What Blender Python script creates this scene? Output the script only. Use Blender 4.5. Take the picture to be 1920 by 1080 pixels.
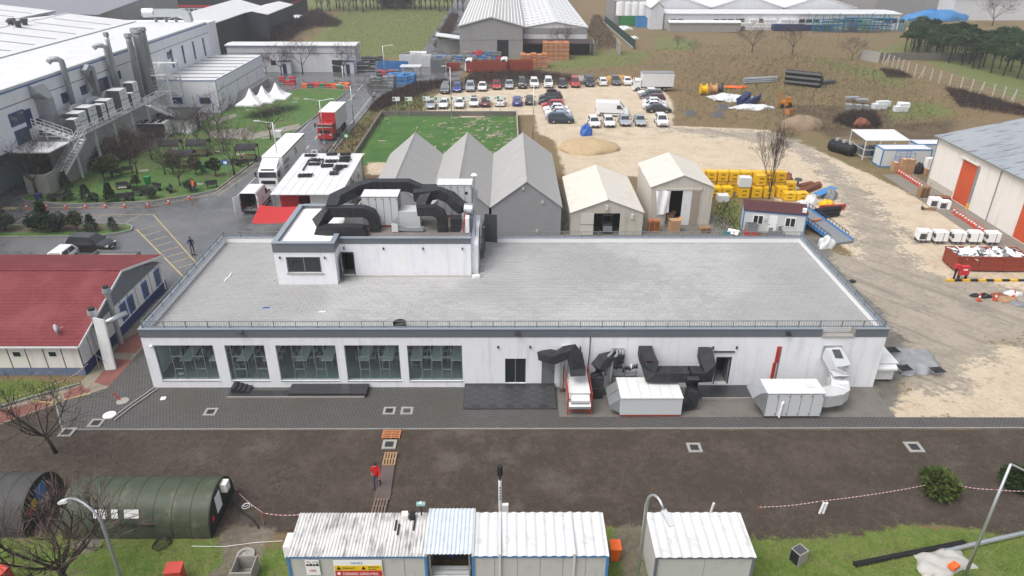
import bpy, bmesh, math, random
import numpy as np
from mathutils import Vector, Matrix
random.seed(7); RNG = np.random.default_rng(7)
R = math.radians
SC = bpy.context.scene
for o in list(bpy.data.objects): bpy.data.objects.remove(o)
COL = SC.collection

# ---------------------------------------------------------------- camera
F = 1342.0; H = 30.0; PITCH = R(27.11); YAW = R(0.45); ROLL = R(0.18)
fwd = Vector((math.sin(YAW)*math.cos(PITCH), math.cos(YAW)*math.cos(PITCH), -math.sin(PITCH)))
rgt = Vector((math.cos(YAW), -math.sin(YAW), 0)); upv = rgt.cross(fwd)
r2 = rgt*math.cos(ROLL)+upv*math.sin(ROLL); u2 = -rgt*math.sin(ROLL)+upv*math.cos(ROLL)
CAMP = Vector((0, 0, H))
cd = bpy.data.cameras.new('camera'); cd.sensor_width = 36; cd.lens = 36*F/1920; cd.clip_start = 0.5; cd.clip_end = 9000
cam = bpy.data.objects.new('camera', cd); COL.objects.link(cam)
M = Matrix((r2, u2, -fwd)).transposed().to_4x4(); M.translation = CAMP; cam.matrix_world = M
SC.camera = cam
SC.render.resolution_x = 1024; SC.render.resolution_y = 576
# photo pixel -> place: on a level z, on a wall plane Y, or on a wall plane X
def ray(u, v): return fwd + r2*((u-960)/F) + u2*((540-v)/F)
def P(u, v, z=0.0):
 d = ray(u, v); return CAMP + d*((z-H)/d.z)
def PY(u, v, Y):
 d = ray(u, v); return CAMP + d*(Y/d.y)
def PX(u, v, X):
 d = ray(u, v); return CAMP + d*(X/d.x)

# ---------------------------------------------------------------- overcast daylight
W = bpy.data.worlds.new('World'); SC.world = W; W.use_nodes = True
wn = W.node_tree; wn.nodes.clear()
sky = wn.nodes.new('ShaderNodeTexSky'); sky.sky_type = 'NISHITA'; sky.sun_disc = False
SUN_EL, SUN_AZ = 60, 235
sky.sun_elevation = R(SUN_EL); sky.sun_rotation = R(SUN_AZ); sky.dust_density = 6; sky.air_density = 1.0; sky.ozone_density = 1
hs = wn.nodes.new('ShaderNodeHueSaturation'); hs.inputs['Saturation'].default_value = 0.42
bg = wn.nodes.new('ShaderNodeBackground'); bg.inputs['Strength'].default_value = 0.15
ow = wn.nodes.new('ShaderNodeOutputWorld')
wn.links.new(sky.outputs[0], hs.inputs['Color']); wn.links.new(hs.outputs[0], bg.inputs[0]); wn.links.new(bg.outputs[0], ow.inputs[0])
sl = bpy.data.lights.new('sun', 'SUN'); sl.energy = 0.7; sl.angle = R(40); sl.color = (1, .985, .965)
so = bpy.data.objects.new('sun', sl); COL.objects.link(so)
az, el = R(SUN_AZ), R(SUN_EL)
sdir = Vector((math.sin(az)*math.cos(el), math.cos(az)*math.cos(el), math.sin(el)))
so.rotation_euler = sdir.to_track_quat('Z', 'Y').to_euler(); so.location = (0, 0, 80)
SC.view_settings.view_transform = 'Standard'; SC.view_settings.look = 'None'
SC.view_settings.exposure = 0.52; SC.view_settings.gamma = 1
SC.view_settings.use_curve_mapping = False

# ---------------------------------------------------------------- materials
MATS = {}
def L(nt, a, b): nt.links.new(a, b)
def nd(nt, t, **kw):
 n = nt.nodes.new(t)
 for k, v in kw.items():
  if k in n.inputs: n.inputs[k].default_value = v
  else: setattr(n, k, v)
 return n
def c4(c): return tuple(c)+(1,) if len(c) == 3 else tuple(c)
def mixc(nt, fac, a, b, blend='MIX'):
 n = nt.nodes.new('ShaderNodeMix'); n.data_type = 'RGBA'; n.blend_type = blend
 for s, v in ((0, fac), (6, a), (7, b)):
  if hasattr(v, 'is_output'): nt.links.new(v, n.inputs[s])
  else: n.inputs[s].default_value = v if s == 0 else c4(v)
 return n.outputs[2]
def noise(nt, vec, scale, detail=4, rough=.55):
 n = nd(nt, 'ShaderNodeTexNoise', Scale=scale, Detail=detail, Roughness=rough); L(nt, vec, n.inputs['Vector']); return n.outputs[0]
def ramp(nt, v, a, b, x=0., y=1.):
 n = nt.nodes.new('ShaderNodeMapRange'); n.inputs[1].default_value = a; n.inputs[2].default_value = b
 n.inputs[3].default_value = x; n.inputs[4].default_value = y; n.interpolation_type = 'SMOOTHSTEP'
 L(nt, v, n.inputs[0]); return n.outputs[0]
def math_(nt, op, a, b):
 n = nt.nodes.new('ShaderNodeMath'); n.operation = op
 for i, v in enumerate((a, b)):
  if hasattr(v, 'is_output'): L(nt, v, n.inputs[i])
  else: n.inputs[i].default_value = v
 return n.outputs[0]
def mapping(nt, vec, sc, rot=(0, 0, 0)):
 n = nt.nodes.new('ShaderNodeMapping'); n.inputs['Scale'].default_value = sc; n.inputs['Rotation'].default_value = rot
 L(nt, vec, n.inputs[0]); return n.outputs[0]
def new_mat(name):
 m = bpy.data.materials.new(name); m.use_nodes = True; nt = m.node_tree
 b = nt.nodes['Principled BSDF']; tc = nt.nodes.new('ShaderNodeTexCoord'); MATS[name] = m
 return m, nt, b, tc.outputs['Object']
def bump(nt, b, h, strength, dist=.02):
 n = nd(nt, 'ShaderNodeBump', Strength=strength, Distance=dist); L(nt, h, n.inputs['Height']); L(nt, n.outputs[0], b.inputs['Normal'])
def mat(name, col, rough=.6, metal=0, var=.12, scale=2.5, bmp=0, bscale=30, dirt=0, dcol=(.12, .1, .08), dscale=1.2, streak=0, scol=(.25, .24, .23), sfreq=3.0, spec=.4):
 if name in MATS: return MATS[name]
 m, nt, b, oc = new_mat(name)
 c = mixc(nt, noise(nt, oc, scale), [x*(1-var) for x in col], [min(1, x*(1+var)) for x in col])
 if streak:
  s = ramp(nt, noise(nt, mapping(nt, oc, (sfreq, sfreq, .22)), 1.0, 5, .6), .48, .75)
  c = mixc(nt, math_(nt, 'MULTIPLY', s, streak), c, scol)
 if dirt:
  d = ramp(nt, noise(nt, oc, dscale, 6, .65), .5, .72)
  c = mixc(nt, math_(nt, 'MULTIPLY', d, dirt), c, dcol)
 L(nt, c, b.inputs['Base Color'])
 b.inputs['Roughness'].default_value = rough; b.inputs['Metallic'].default_value = metal
 b.inputs['Specular IOR Level'].default_value = spec
 if bmp: bump(nt, b, noise(nt, oc, bscale, 3), bmp)
 return m
def glass_mat(name, col, rough=.06, trans=0.0):
 m, nt, b, oc = new_mat(name)
 b.inputs['Base Color'].default_value = c4(col); b.inputs['Roughness'].default_value = rough
 b.inputs['Specular IOR Level'].default_value = .6
 return m
def pane_mat(name, tint, mixf):           # thin tinted window pane you can look through
 m = bpy.data.materials.new(name); m.use_nodes = True; nt = m.node_tree; nt.nodes.clear(); MATS[name] = m
 t = nd(nt, 'ShaderNodeBsdfTransparent', Color=c4(tint)); g = nd(nt, 'ShaderNodeBsdfGlossy', Roughness=.03)
 mx = nt.nodes.new('ShaderNodeMixShader'); mx.inputs[0].default_value = mixf
 o = nt.nodes.new('ShaderNodeOutputMaterial'); L(nt, t.outputs[0], mx.inputs[1]); L(nt, g.outputs[0], mx.inputs[2]); L(nt, mx.outputs[0], o.inputs[0])
 return m
def leaf_mat(name, c1, c2, rough=.7):
 m, nt, b, oc = new_mat(name)
 oi = nt.nodes.new('ShaderNodeObjectInfo')
 f = math_(nt, 'ADD', noise(nt, oc, 1.7, 3), math_(nt, 'MULTIPLY', math_(nt, 'SUBTRACT', oi.outputs['Random'], .5), .5))
 L(nt, mixc(nt, ramp(nt, f, .25, .75), c1, c2), b.inputs['Base Color']); b.inputs['Roughness'].default_value = rough
 b.inputs['Specular IOR Level'].default_value = .2
 return m

# ---------------------------------------------------------------- mesh builder
class MB:
 def __init__(s): s.v = []; s.f = []
 def add(s, vs, fs):
  k = len(s.v); s.v += [tuple(p) for p in vs]; s.f += [tuple(i+k for i in f) for f in fs]; return s
 def box(s, x0, x1, y0, y1, z0, z1):
  return s.add([(x0,y0,z0),(x1,y0,z0),(x1,y1,z0),(x0,y1,z0),(x0,y0,z1),(x1,y0,z1),(x1,y1,z1),(x0,y1,z1)],
      [(3,2,1,0),(4,5,6,7),(0,1,5,4),(1,2,6,5),(2,3,7,6),(3,0,4,7)])
 def obox(s, c, sz, rz=0, rx=0, ry=0):
  m = Matrix.Rotation(rz, 3, 'Z') @ Matrix.Rotation(ry, 3, 'Y') @ Matrix.Rotation(rx, 3, 'X'); c = Vector(c); a, b, d = [x/2 for x in sz]
  vs = [c + m @ Vector(p) for p in ((-a,-b,-d),(a,-b,-d),(a,b,-d),(-a,b,-d),(-a,-b,d),(a,-b,d),(a,b,d),(-a,b,d))]
  return s.add(vs, [(3,2,1,0),(4,5,6,7),(0,1,5,4),(1,2,6,5),(2,3,7,6),(3,0,4,7)])
 def poly(s, pts): return s.add(pts, [tuple(range(len(pts)))])
 def extr(s, pts, vec):            # closed prism: polygon pushed along vec
  n = len(pts); vec = Vector(vec); a = [Vector(p) for p in pts]
  return s.add(a + [p+vec for p in a], [tuple(range(n-1, -1, -1)), tuple(range(n, 2*n))] + [(i, (i+1) % n, n+(i+1) % n, n+i) for i in range(n)])
 def prism(s, pts, z0, z1): return s.extr([(p[0], p[1], z0) for p in pts], (0, 0, z1-z0))
 def cyl(s, p0, p1, r0, r1=None, n=8, caps=True):
  r1 = r0 if r1 is None else r1; p0 = Vector(p0); p1 = Vector(p1); d = (p1-p0).normalized()
  a = d.orthogonal().normalized(); b = d.cross(a); vs = []
  for p, r in ((p0, r0), (p1, r1)): vs += [p + (a*math.cos(2*math.pi*i/n) + b*math.sin(2*math.pi*i/n))*r for i in range(n)]
  fs = [(i, (i+1) % n, n+(i+1) % n, n+i) for i in range(n)]
  if caps: fs += [tuple(range(n-1, -1, -1)), tuple(range(n, 2*n))]
  return s.add(vs, fs)
 def tube(s, pts, r, n=6):
  pts = [Vector(p) for p in pts]; rs = r if isinstance(r, (list, tuple)) else [r]*len(pts); vs = []; ref = None
  for i, p in enumerate(pts):
   d = (pts[min(i+1, len(pts)-1)] - pts[max(i-1, 0)]).normalized()
   a = d.orthogonal().normalized() if ref is None else (ref - d*ref.dot(d)).normalized()
   ref = a; b = d.cross(a)
   vs += [p + (a*math.cos(2*math.pi*j/n) + b*math.sin(2*math.pi*j/n))*rs[i] for j in range(n)]
  fs = [(i*n+j, i*n+(j+1) % n, (i+1)*n+(j+1) % n, (i+1)*n+j) for i in range(len(pts)-1) for j in range(n)]
  fs += [tuple(range(n-1, -1, -1)), tuple(range((len(pts)-1)*n, len(pts)*n))]
  return s.add(vs, fs)
 def duct(s, pts, w, h, up=(0, 0, 1)):  # rectangular section swept along a path, mitred
  pts = [Vector(p) for p in pts]; vs = []; n = len(pts); up = Vector(up)
  for i, p in enumerate(pts):
   a = (pts[i]-pts[i-1]).normalized() if i else None; b = (pts[i+1]-pts[i]).normalized() if i < n-1 else None
   d = (a+b).normalized() if a and b else (a or b)
   u = up if abs(d.dot(up)) < .95 else Vector((0, 1, 0))
   sx = d.cross(u).normalized(); uz = sx.cross(d).normalized()
   k = 1.0
   if a and b: k = 1/max(.5, abs(d.dot(a)))
   # mitre stretch lies in the bend plane
   bend = (b-a) if a and b else Vector((0, 0, 0))
   kx = k if bend.length > .01 and abs(bend.normalized().dot(sx)) > .5 else 1; kz = k if bend.length > .01 and kx == 1 else 1
   vs += [p + sx*(cx*w/2*kx) + uz*(cz*h/2*kz) for cx, cz in ((-1,-1),(1,-1),(1,1),(-1,1))]
  fs = [(i*4+j, i*4+(j+1) % 4, (i+1)*4+(j+1) % 4, (i+1)*4+j) for i in range(n-1) for j in range(4)]
  fs += [(3,2,1,0), tuple((n-1)*4+j for j in range(4))]
  return s.add(vs, fs)
 def grid(s, nx, ny, fn, thick=0):
  vs = [fn(i/nx, j/ny) for j in range(ny+1) for i in range(nx+1)]
  fs = [(j*(nx+1)+i, j*(nx+1)+i+1, (j+1)*(nx+1)+i+1, (j+1)*(nx+1)+i) for j in range(ny) for i in range(nx)]
  return s.add(vs, fs)
 def mesh(s, name, m, smooth=False):
  me = bpy.data.meshes.new(name); me.from_pydata(s.v, [], s.f); me.update()
  if smooth: me.shade_smooth()
  if m: me.materials.append(m if not isinstance(m, str) else MATS[m])
  return me
 def build(s, name, m, parent=None, smooth=False, world=True):
  if parent is not None and world:
   off = Vector((0, 0, 0)); q = parent
   while q is not None: off += q.location; q = q.parent
   s.v = [(x-off.x, y-off.y, z-off.z) for x, y, z in s.v]
  o = bpy.data.objects.new(name, s.mesh(name, m, smooth)); COL.objects.link(o)
  if parent is not None: o.parent = parent
  return o
MB.bl = lambda s, name, m, parent, smooth=False: s.build(name, m, parent, smooth, False)   # coordinates local to the thing
UNI = random.uniform
def BOX(*a): return MB().box(*a)
def TUBE(*a): return MB().tube(*a)
def CYL(*a, **k): return MB().cyl(*a, **k)
def OBOX(*a): return MB().obox(*a)
def EXTR(*a): return MB().extr(*a)
def tag(o, label, cat, group=None):
 o['label'] = label; o['category'] = cat
 if group: o['group'] = group
 return o
def thing(name, label, cat, loc=(0, 0, 0), rz=0, group=None):
 o = bpy.data.objects.new(name, None); COL.objects.link(o); o.location = loc; o.rotation_euler = (0, 0, rz); o.empty_display_size = .3
 return tag(o, label, cat, group)
def kind(o, k): o['kind'] = k; return o
def dup(root, loc=None, rz=None, label=None, group=None, scale=None, parent=None):
 r = root.copy(); COL.objects.link(r)
 if parent is not None: r.parent = parent
 if loc is not None: r.location = loc
 if rz is not None: r.rotation_euler = (0, 0, rz)
 if scale is not None: r.scale = (scale,)*3 if not isinstance(scale, tuple) else scale
 if label: r['label'] = label
 if group: r['group'] = group
 for ch in root.children: dup(ch, parent=r)
 return r
ORD = 'first second third fourth fifth sixth seventh eighth ninth tenth eleventh twelfth thirteenth fourteenth fifteenth sixteenth'.split()
def text_mesh(name, s, size, m, parent, loc, rot, extr=0.004, align='LEFT', sx=1.0):
 cu = bpy.data.curves.new(name, 'FONT'); cu.body = s; cu.size = size; cu.align_x = align; cu.extrude = extr; cu.resolution_u = 2
 t = bpy.data.objects.new(name, cu); COL.objects.link(t)
 dg = bpy.context.evaluated_depsgraph_get(); me = bpy.data.meshes.new_from_object(t.evaluated_get(dg))
 bpy.data.objects.remove(t)
 me.materials.clear(); me.materials.append(MATS[m] if isinstance(m, str) else m)
 o = bpy.data.objects.new(name, me); COL.objects.link(o)
 off = Vector((0, 0, 0)); q = parent
 while q is not None: off += q.location; q = q.parent
 o.parent = parent; o.location = Vector(loc)-off; o.rotation_euler = rot; o.scale = (sx, 1, 1)
 return o

# palette
mat('wall_white', (.78, .79, .82), .7, var=.05, streak=.45, scol=(.5, .51, .54), sfreq=2.2, dirt=.15, dcol=(.5, .5, .5), dscale=.6)
mat('fascia_grey', (.13, .145, .165), .55, var=.06, dirt=.2, dcol=(.2, .2, .2))
mat('cap_bluegrey', (.3, .34, .39), .4, .3, var=.06)
mat('frame_grey', (.2, .22, .23), .5, .2); mat('dark_grey', (.06, .063, .068), .55); mat('black', (.014, .014, .016), .5)
mat('insul_black', (.022, .023, .027), .62, var=.3, scale=1.5, bmp=.25, bscale=9, dirt=.25, dcol=(.09, .085, .08))
mat('galv', (.55, .58, .6), .35, .75, var=.12, dirt=.2, dcol=(.3, .29, .28)); mat('galv_dull', (.3, .315, .33), .5, .4, var=.15)
mat('panel_white', (.65, .66, .66), .45, var=.05, dirt=.35, dcol=(.5, .47, .42), dscale=1.5)
mat('panel_grey', (.55, .57, .58), .45, var=.05)
mat('white', (.8, .8, .8), .5, var=.03); mat('cream', (.75, .72, .675), .6, var=.06, streak=.3, scol=(.42, .38, .33), sfreq=2)
mat('red_steel', (.35, .05, .035), .5, var=.2); mat('rust', (.2, .075, .04), .8, var=.4, scale=6)
mat('red', (.5, .03, .035), .5, var=.1); mat('blue', (.03, .11, .4), .45, var=.15); mat('navy', (.018, .035, .11), .5, var=.15)
mat('steel_blue', (.05, .2, .45), .45, var=.15); mat('yellow', (.72, .42, .015), .5, var=.12, dirt=.15); mat('orange', (.75, .13, .02), .5, var=.1)
mat('green', (.03, .2, .06), .5, var=.2); mat('teal', (.03, .25, .28), .5)
mat('wood', (.32, .2, .11), .8, var=.3, scale=8, bmp=.2); mat('wood_grey', (.16, .12, .095), .85, var=.3, scale=8); mat('wood_orange', (.42, .17, .07), .8, var=.3, scale=6)
mat('carton', (.4, .24, .13), .8, var=.12); mat('plastic_grey', (.2, .21, .22), .55, var=.15)
mat('tyre', (.018, .018, .018), .85); mat('rim', (.4, .41, .43), .35, .8)
mat('concrete', (.3, .285, .26), .85, var=.15, bmp=.2, dirt=.4, dcol=(.16, .15, .13)); mat('concrete_dark', (.15, .14, .125), .6, var=.25, scale=1.1, bmp=.15, dirt=.5, dcol=(.07, .065, .055), dscale=.8)
mat('kerb', (.24, .235, .225), .8, var=.2, dirt=.3); mat('line_yellow', (.42, .34, .16), .7, var=.2, scale=5); mat('line_white', (.5, .5, .5), .7, var=.2, scale=5)
mat('roof_white', (.62, .63, .64), .5, var=.04, dirt=.35, dcol=(.45, .45, .45), dscale=.35)
mat('tent_grey', (.36, .355, .345), .55, var=.08, scale=.8, streak=.3, scol=(.32, .31, .3), sfreq=1)
mat('tent_cream', (.6, .57, .51), .6, var=.05, dirt=.35, dcol=(.42, .38, .32), dscale=.6)
mat('tent_wall', (.5, .47, .41), .6, var=.08, streak=.4, scol=(.25, .22, .18)); mat('tent_wall_grey', (.28, .285, .295), .45, var=.12, scale=.8)
mat('trunk', (.055, .042, .034), .9, var=.3, scale=9, bmp=.5, bscale=18); mat('trunk_dark', (.028, .023, .02), .9, var=.3, scale=9, bmp=.5)
mat('twig', (.075, .052, .045), .9, var=.3); mat('twig_red', (.12, .08, .072), .9, var=.3); mat('bramble', (.045, .03, .026), .95, var=.4, scale=2)
mat('skin', (.5, .3, .22), .6); mat('jacket_red', (.6, .015, .015), .7, var=.12, bmp=.2, bscale=14); mat('jeans', (.03, .045, .1), .8); mat('hair', (.02, .015, .012), .7)
glass_mat('car_glass', (.03, .036, .042), .06); glass_mat('window_dark', (.02, .026, .03), .06); glass_mat('window_blue', (.05, .075, .1), .1)
pane_mat('pane_teal', (.93, 1, .985), .08)
leaf_mat('fir', (.02, .045, .022), (.055, .095, .04)); leaf_mat('fir_blue', (.03, .05, .04), (.075, .105, .08)); leaf_mat('pine', (.012, .032, .012), (.05, .09, .03))
leaf_mat('shrub', (.025, .045, .012), (.09, .12, .03)); leaf_mat('olive', (.035, .05, .022), (.085, .1, .045)); leaf_mat('grass_blade', (.09, .15, .025), (.2, .27, .06)); leaf_mat('dry_blade', (.12, .085, .04), (.22, .16, .08)); leaf_mat('field_blade', (.06, .07, .02), (.14, .12, .05))
# ================================================================ ground and pavings
def pts(px, z=0): return [P(u, v, z) for u, v in px]
def sdist(X, Y, poly):
 poly = np.array([(p.x, p.y) for p in poly]); n = len(poly); inside = np.zeros(X.shape, bool); d = np.full(X.shape, 1e9)
 for i in range(n):
  x0, y0 = poly[i]; x1, y1 = poly[(i+1) % n]
  c = ((y0 > Y) != (y1 > Y)) & (X < (x1-x0)*(Y-y0)/((y1-y0) or 1e-9)+x0); inside ^= c
  dx, dy = x1-x0, y1-y0; t = np.clip(((X-x0)*dx+(Y-y0)*dy)/(dx*dx+dy*dy+1e-9), 0, 1)
  d = np.minimum(d, np.hypot(X-x0-t*dx, Y-y0-t*dy))
 return np.where(inside, d, -d)
def axis(segs, far):
 a = [];
 for s, e, st in segs: a += list(np.arange(s, e, st))
 k = a[-1]; st = 6.
 while k < far: k += st; a.append(k); st *= 1.5
 return a
ys = np.array(axis([(2, 135, .6), (135, 345, 1.5)], 5000)); xr = np.array(axis([(0, 75, .7), (75, 170, 2)], 4000))
xs = np.concatenate([-xr[:0:-1], xr]); XX, YY = np.meshgrid(xs, ys); nx, ny = len(xs), len(ys)
Z = dict(
 soil=[[(-900, 830), (0, 780), (105, 760), (120, 803), (2900, 803), (2900, 1010), (1920, 1012), (1780, 985), (1690, 985), (1640, 1005), (1420, 1015), (1200, 1000), (1140, 985), (520, 1000), (480, 990), (430, 1010), (-900, 1010)]],
 lawn=[[(-2500, 1004), (430, 1006), (520, 1015), (560, 1300), (-2500, 1700)], [(440, 1030), (560, 1015), (560, 1400), (1130, 1400)], [(1130, 988), (1430, 1010), (1560, 1010), (1690, 985), (1770, 983), (1920, 1005), (3600, 1005), (3600, 1700), (1130, 1400)],
    [(-700, 735), (0, 712), (92, 712), (135, 722), (0, 765), (-700, 850)]],
 bare=[[(405, 990), (520, 985), (500, 1030), (470, 1100), (330, 1140), (420, 1050)], [(1150, 985), (1215, 985), (1210, 1100), (1165, 1100)], [(130, 1000), (200, 1005), (170, 1040), (140, 1035)]],
 sand=[[(793, 212), (800, 190), (830, 172), (1000, 160), (1190, 157), (1240, 165), (1262, 190), (1262, 235), (1440, 243), (1530, 280), (1640, 330), (1740, 380), (1790, 400), (1920, 470), (2300, 560), (1640, 560), (1590, 470), (1500, 400), (1440, 365), (1320, 345), (1190, 330), (1060, 330), (1040, 262), (1010, 250), (1000, 215)],
    [(688, 304), (730, 304), (720, 326), (690, 326)], [(880, 205), (910, 205), (905, 220), (860, 220)],
    [(1700, 725), (1850, 640), (2300, 700), (2300, 784), (1640, 784)]],
 mud=[[(1210, 238), (1440, 246), (1500, 262), (1570, 310), (1640, 370), (1690, 440), (1720, 500), (1900, 540), (2300, 560), (2300, 640), (1880, 640), (1790, 740), (1690, 730), (1665, 640), (1590, 500), (1600, 440), (1580, 370), (1530, 310), (1460, 270), (1300, 252)], [(1440, 470), (1700, 480), (1760, 640), (1700, 660), (1640, 640)]],
 conc=[[(640, 330), (1340, 400), (1400, 440), (1540, 440), (1560, 490), (1700, 640), (1720, 700), (1660, 720), (640, 720)], [(1040, 715), (1640, 715), (1690, 730), (1660, 784), (1040, 784)], [(200, 560), (330, 520), (340, 700), (170, 740)]],
 green=[[(430, -60), (860, -60), (848, 60), (850, 105), (800, 112), (560, 95), (600, 60), (640, 20), (430, 22)], [(1700, 100), (1640, 100), (1640, 95), (1760, 60), (2100, 100), (2100, 230), (1920, 190)], [(1390, 372), (1335, 372), (1330, 440), (1420, 440)], [(1230, 70), (1310, 75), (1300, 95), (1225, 92)],
  [(690, 160), (795, 165), (800, 185), (770, 200), (690, 215), (600, 300), (630, 262)], [(1480, 100), (1700, 140), (1690, 165), (1640, 150)], [(1000, 130), (1100, 95), (1230, 95), (1200, 120), (1060, 130)], [(1640, 195), (1760, 190), (1800, 215), (1650, 225)]],
 turf=[[(720, 217), (966, 217), (970, 300), (960, 310), (655, 310)]],
 brown=[[(690, 185), (800, 150), (1010, 130), (1180, 150), (1000, 160), (830, 172), (790, 180), (690, 215)], [(1480, 195), (1660, 200), (1680, 240), (1560, 260), (1470, 215)], [(1560, 235), (1800, 225), (1780, 260), (1600, 262)]])
WID = dict(soil=1.2, lawn=2.2, bare=1.6, sand=2.5, mud=6, conc=3.5, green=9, turf=.4, brown=6)
MSK = {k: np.max([np.clip(.5+sdist(XX, YY, pts(p))/WID[k], 0, 1) for p in v], axis=0).ravel() for k, v in Z.items()}
gx = XX.ravel(); gy = YY.ravel()
def fnoise(x, y, s, seed=0):
 r = np.random.default_rng(seed); a = np.zeros_like(x)
 for i in range(5):
  th = r.uniform(0, 6.28); k = s*(1.8**i); a += np.sin((x*math.cos(th)+y*math.sin(th))*k+r.uniform(0, 6))*np.sin((x*math.cos(th+1.9)+y*math.sin(th+1.9))*k*.8+r.uniform(0, 6))/(1.5**i)
 return a
fieldw = np.clip((gy-95)/25, 0, 1)*(1-MSK['sand'])*(1-MSK['turf'])*np.clip((np.abs(gx-10)-30)/8, 0, 1)*np.clip((gx+20)/15, 0, 1)
gz = -.06 + np.minimum(0, fnoise(gx, gy, .12, 3)*.12)*fieldw*np.clip((300-gy)/60, 0, 1)
me = bpy.data.meshes.new('ground'); n = nx*ny
me.vertices.add(n); me.vertices.foreach_set('co', np.stack([gx, gy, gz], 1).ravel())
ii = (np.arange(ny-1)[:, None]*nx+np.arange(nx-1)[None]).ravel(); q = np.stack([ii, ii+1, ii+nx+1, ii+nx], 1)
me.loops.add(q.size); me.loops.foreach_set('vertex_index', q.ravel()); me.polygons.add(len(q)); me.polygons.foreach_set('loop_start', np.arange(len(q))*4)
me.update(calc_edges=True); me.shade_smooth()
names = list(Z)
for k in names:
 at = me.attributes.new('m_'+k, 'FLOAT', 'POINT'); at.data.foreach_set('value', MSK[k].astype(np.float32))
m, nt, b, oc = new_mat('ground'); geo = nt.nodes.new('ShaderNodeNewGeometry'); pos = geo.outputs['Position']
n1 = noise(nt, pos, .05, 5, .6); n2 = noise(nt, pos, .35, 6, .65); n3 = noise(nt, pos, 2.2, 6, .7); n4 = noise(nt, pos, 11, 4, .7)
def patch(lo, hi, *f):
 x = f[0]
 for g in f[1:]: x = math_(nt, 'ADD', x, g)
 return ramp(nt, x, lo*len(f), hi*len(f))
c = mixc(nt, patch(.42, .58, n1, n2), (.2, .14, .075), (.16, .138, .06))
c = mixc(nt, patch(.5, .6, n2, n3), c, (.26, .175, .095)); c = mixc(nt, patch(.55, .66, n1, n3), c, (.1, .064, .042))
c = mixc(nt, ramp(nt, n4, .35, .75, 0, .55), c, (.09, .064, .036))
def zone(k, col, edge=.55):
 global c
 at = nt.nodes.new('ShaderNodeAttribute'); at.attribute_name = 'm_'+k
 x = math_(nt, 'ADD', at.outputs['Fac'], math_(nt, 'MULTIPLY', math_(nt, 'SUBTRACT', math_(nt, 'ADD', math_(nt, 'MULTIPLY', n2, .5), math_(nt, 'MULTIPLY', n3, .5)), .5), edge*3))
 f = ramp(nt, x, .38, .62); c = mixc(nt, f, c, col); return f
def two(a, b_, lo, hi, *f): return mixc(nt, patch(lo, hi, *f), a, b_)
gcol = two((.13, .175, .045), (.18, .17, .07), .4, .62, n2, n3); gcol = mixc(nt, ramp(nt, n4, .3, .8, 0, .5), gcol, (.05, .065, .02)); zone('green', gcol)
zone('brown', two((.07, .048, .034), (.13, .1, .055), .4, .6, n2, n3))
tcol = two((.035, .11, .022), (.08, .16, .035), .4, .6, n3, n2); zone('turf', tcol, .1)
wav = noise(nt, mapping(nt, mapping(nt, pos, (1, 1, 1), (0, 0, R(52))), (.07, 1.1, 1)), 1.0, 5, .6)
scol = two((.56, .475, .36), (.46, .375, .265), .42, .62, n2, n3); scol = mixc(nt, ramp(nt, n4, .4, .85, 0, .22), scol, (.32, .25, .17)); scol = mixc(nt, patch(.56, .68, n1, n2), scol, (.36, .305, .23))
fs = zone('sand', scol)
mcol = two((.37, .325, .26), (.27, .24, .195), .42, .62, n2, n3); mcol = mixc(nt, ramp(nt, wav, .5, .66, 0, .6), mcol, (.2, .178, .145)); fm = zone('mud', mcol, .9)
ccol = two((.2, .19, .165), (.12, .115, .1), .4, .62, n2, n3); fc = zone('conc', ccol)
soil = two((.072, .054, .042), (.112, .088, .068), .42, .6, n3, n2); soil = mixc(nt, ramp(nt, n4, .35, .7, .55, 0), soil, (.03, .024, .02)); soil = mixc(nt, patch(.52, .62, n1, n2), soil, (.11, .092, .075)); zone('soil', soil, .35)
lcol = two((.1, .17, .025), (.19, .22, .06), .4, .6, n3, n2); lcol = mixc(nt, patch(.55, .66, n2, n3), lcol, (.12, .1, .06)); lcol = mixc(nt, ramp(nt, n4, .3, .7, .5, 0), lcol, (.05, .09, .015)); zone('lawn', lcol, .8)
zone('bare', two((.22, .185, .145), (.13, .11, .085), .4, .6, n3, n2))
L(nt, c, b.inputs['Base Color']); b.inputs['Specular IOR Level'].default_value = .3
rg = math_(nt, 'SUBTRACT', .9, math_(nt, 'MULTIPLY', math_(nt, 'MULTIPLY', math_(nt, 'MAXIMUM', fc, math_(nt, 'MULTIPLY', fm, .7)), ramp(nt, n2, .45, .65)), .55)); L(nt, rg, b.inputs['Roughness'])
bh = math_(nt, 'ADD', math_(nt, 'MULTIPLY', n3, .7), math_(nt, 'MULTIPLY', n4, .35)); bump(nt, b, bh, .9, .22)
me.materials.append(m); g = bpy.data.objects.new('ground', me); COL.objects.link(g); kind(g, 'structure')

def sheet(name, ps, z, m, up=None):
 o = MB().poly([(p[0], p[1], z) for p in ps]).build(name, m); return kind(o, 'structure')
def slab(name, ps, z0, z1, m):
 o = MB().prism([(p[0], p[1]) for p in ps], z0, z1).build(name, m); return kind(o, 'structure')
def kerb(name, ps, w=.15, z1=.14, m='kerb', close=False, piece=2.0, z0=-.06):
 """kerb stones laid end to end along a line"""
 mb = MB(); ps = [Vector((p[0], p[1], 0)) for p in ps]; ps = ps+[ps[0]] if close else ps
 for a, b_ in zip(ps, ps[1:]):
  d = b_-a; ln = d.length; k = max(1, int(ln/piece)); rz = math.atan2(d.y, d.x)
  for i in range(k):
   cc = a+d*((i+.5)/k); mb.obox((cc.x, cc.y, (z0+z1)/2+UNI(-.006, .006)), (ln/k-.015, w, z1-z0), rz)
 return kind(mb.build(name, m), 'structure')

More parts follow.
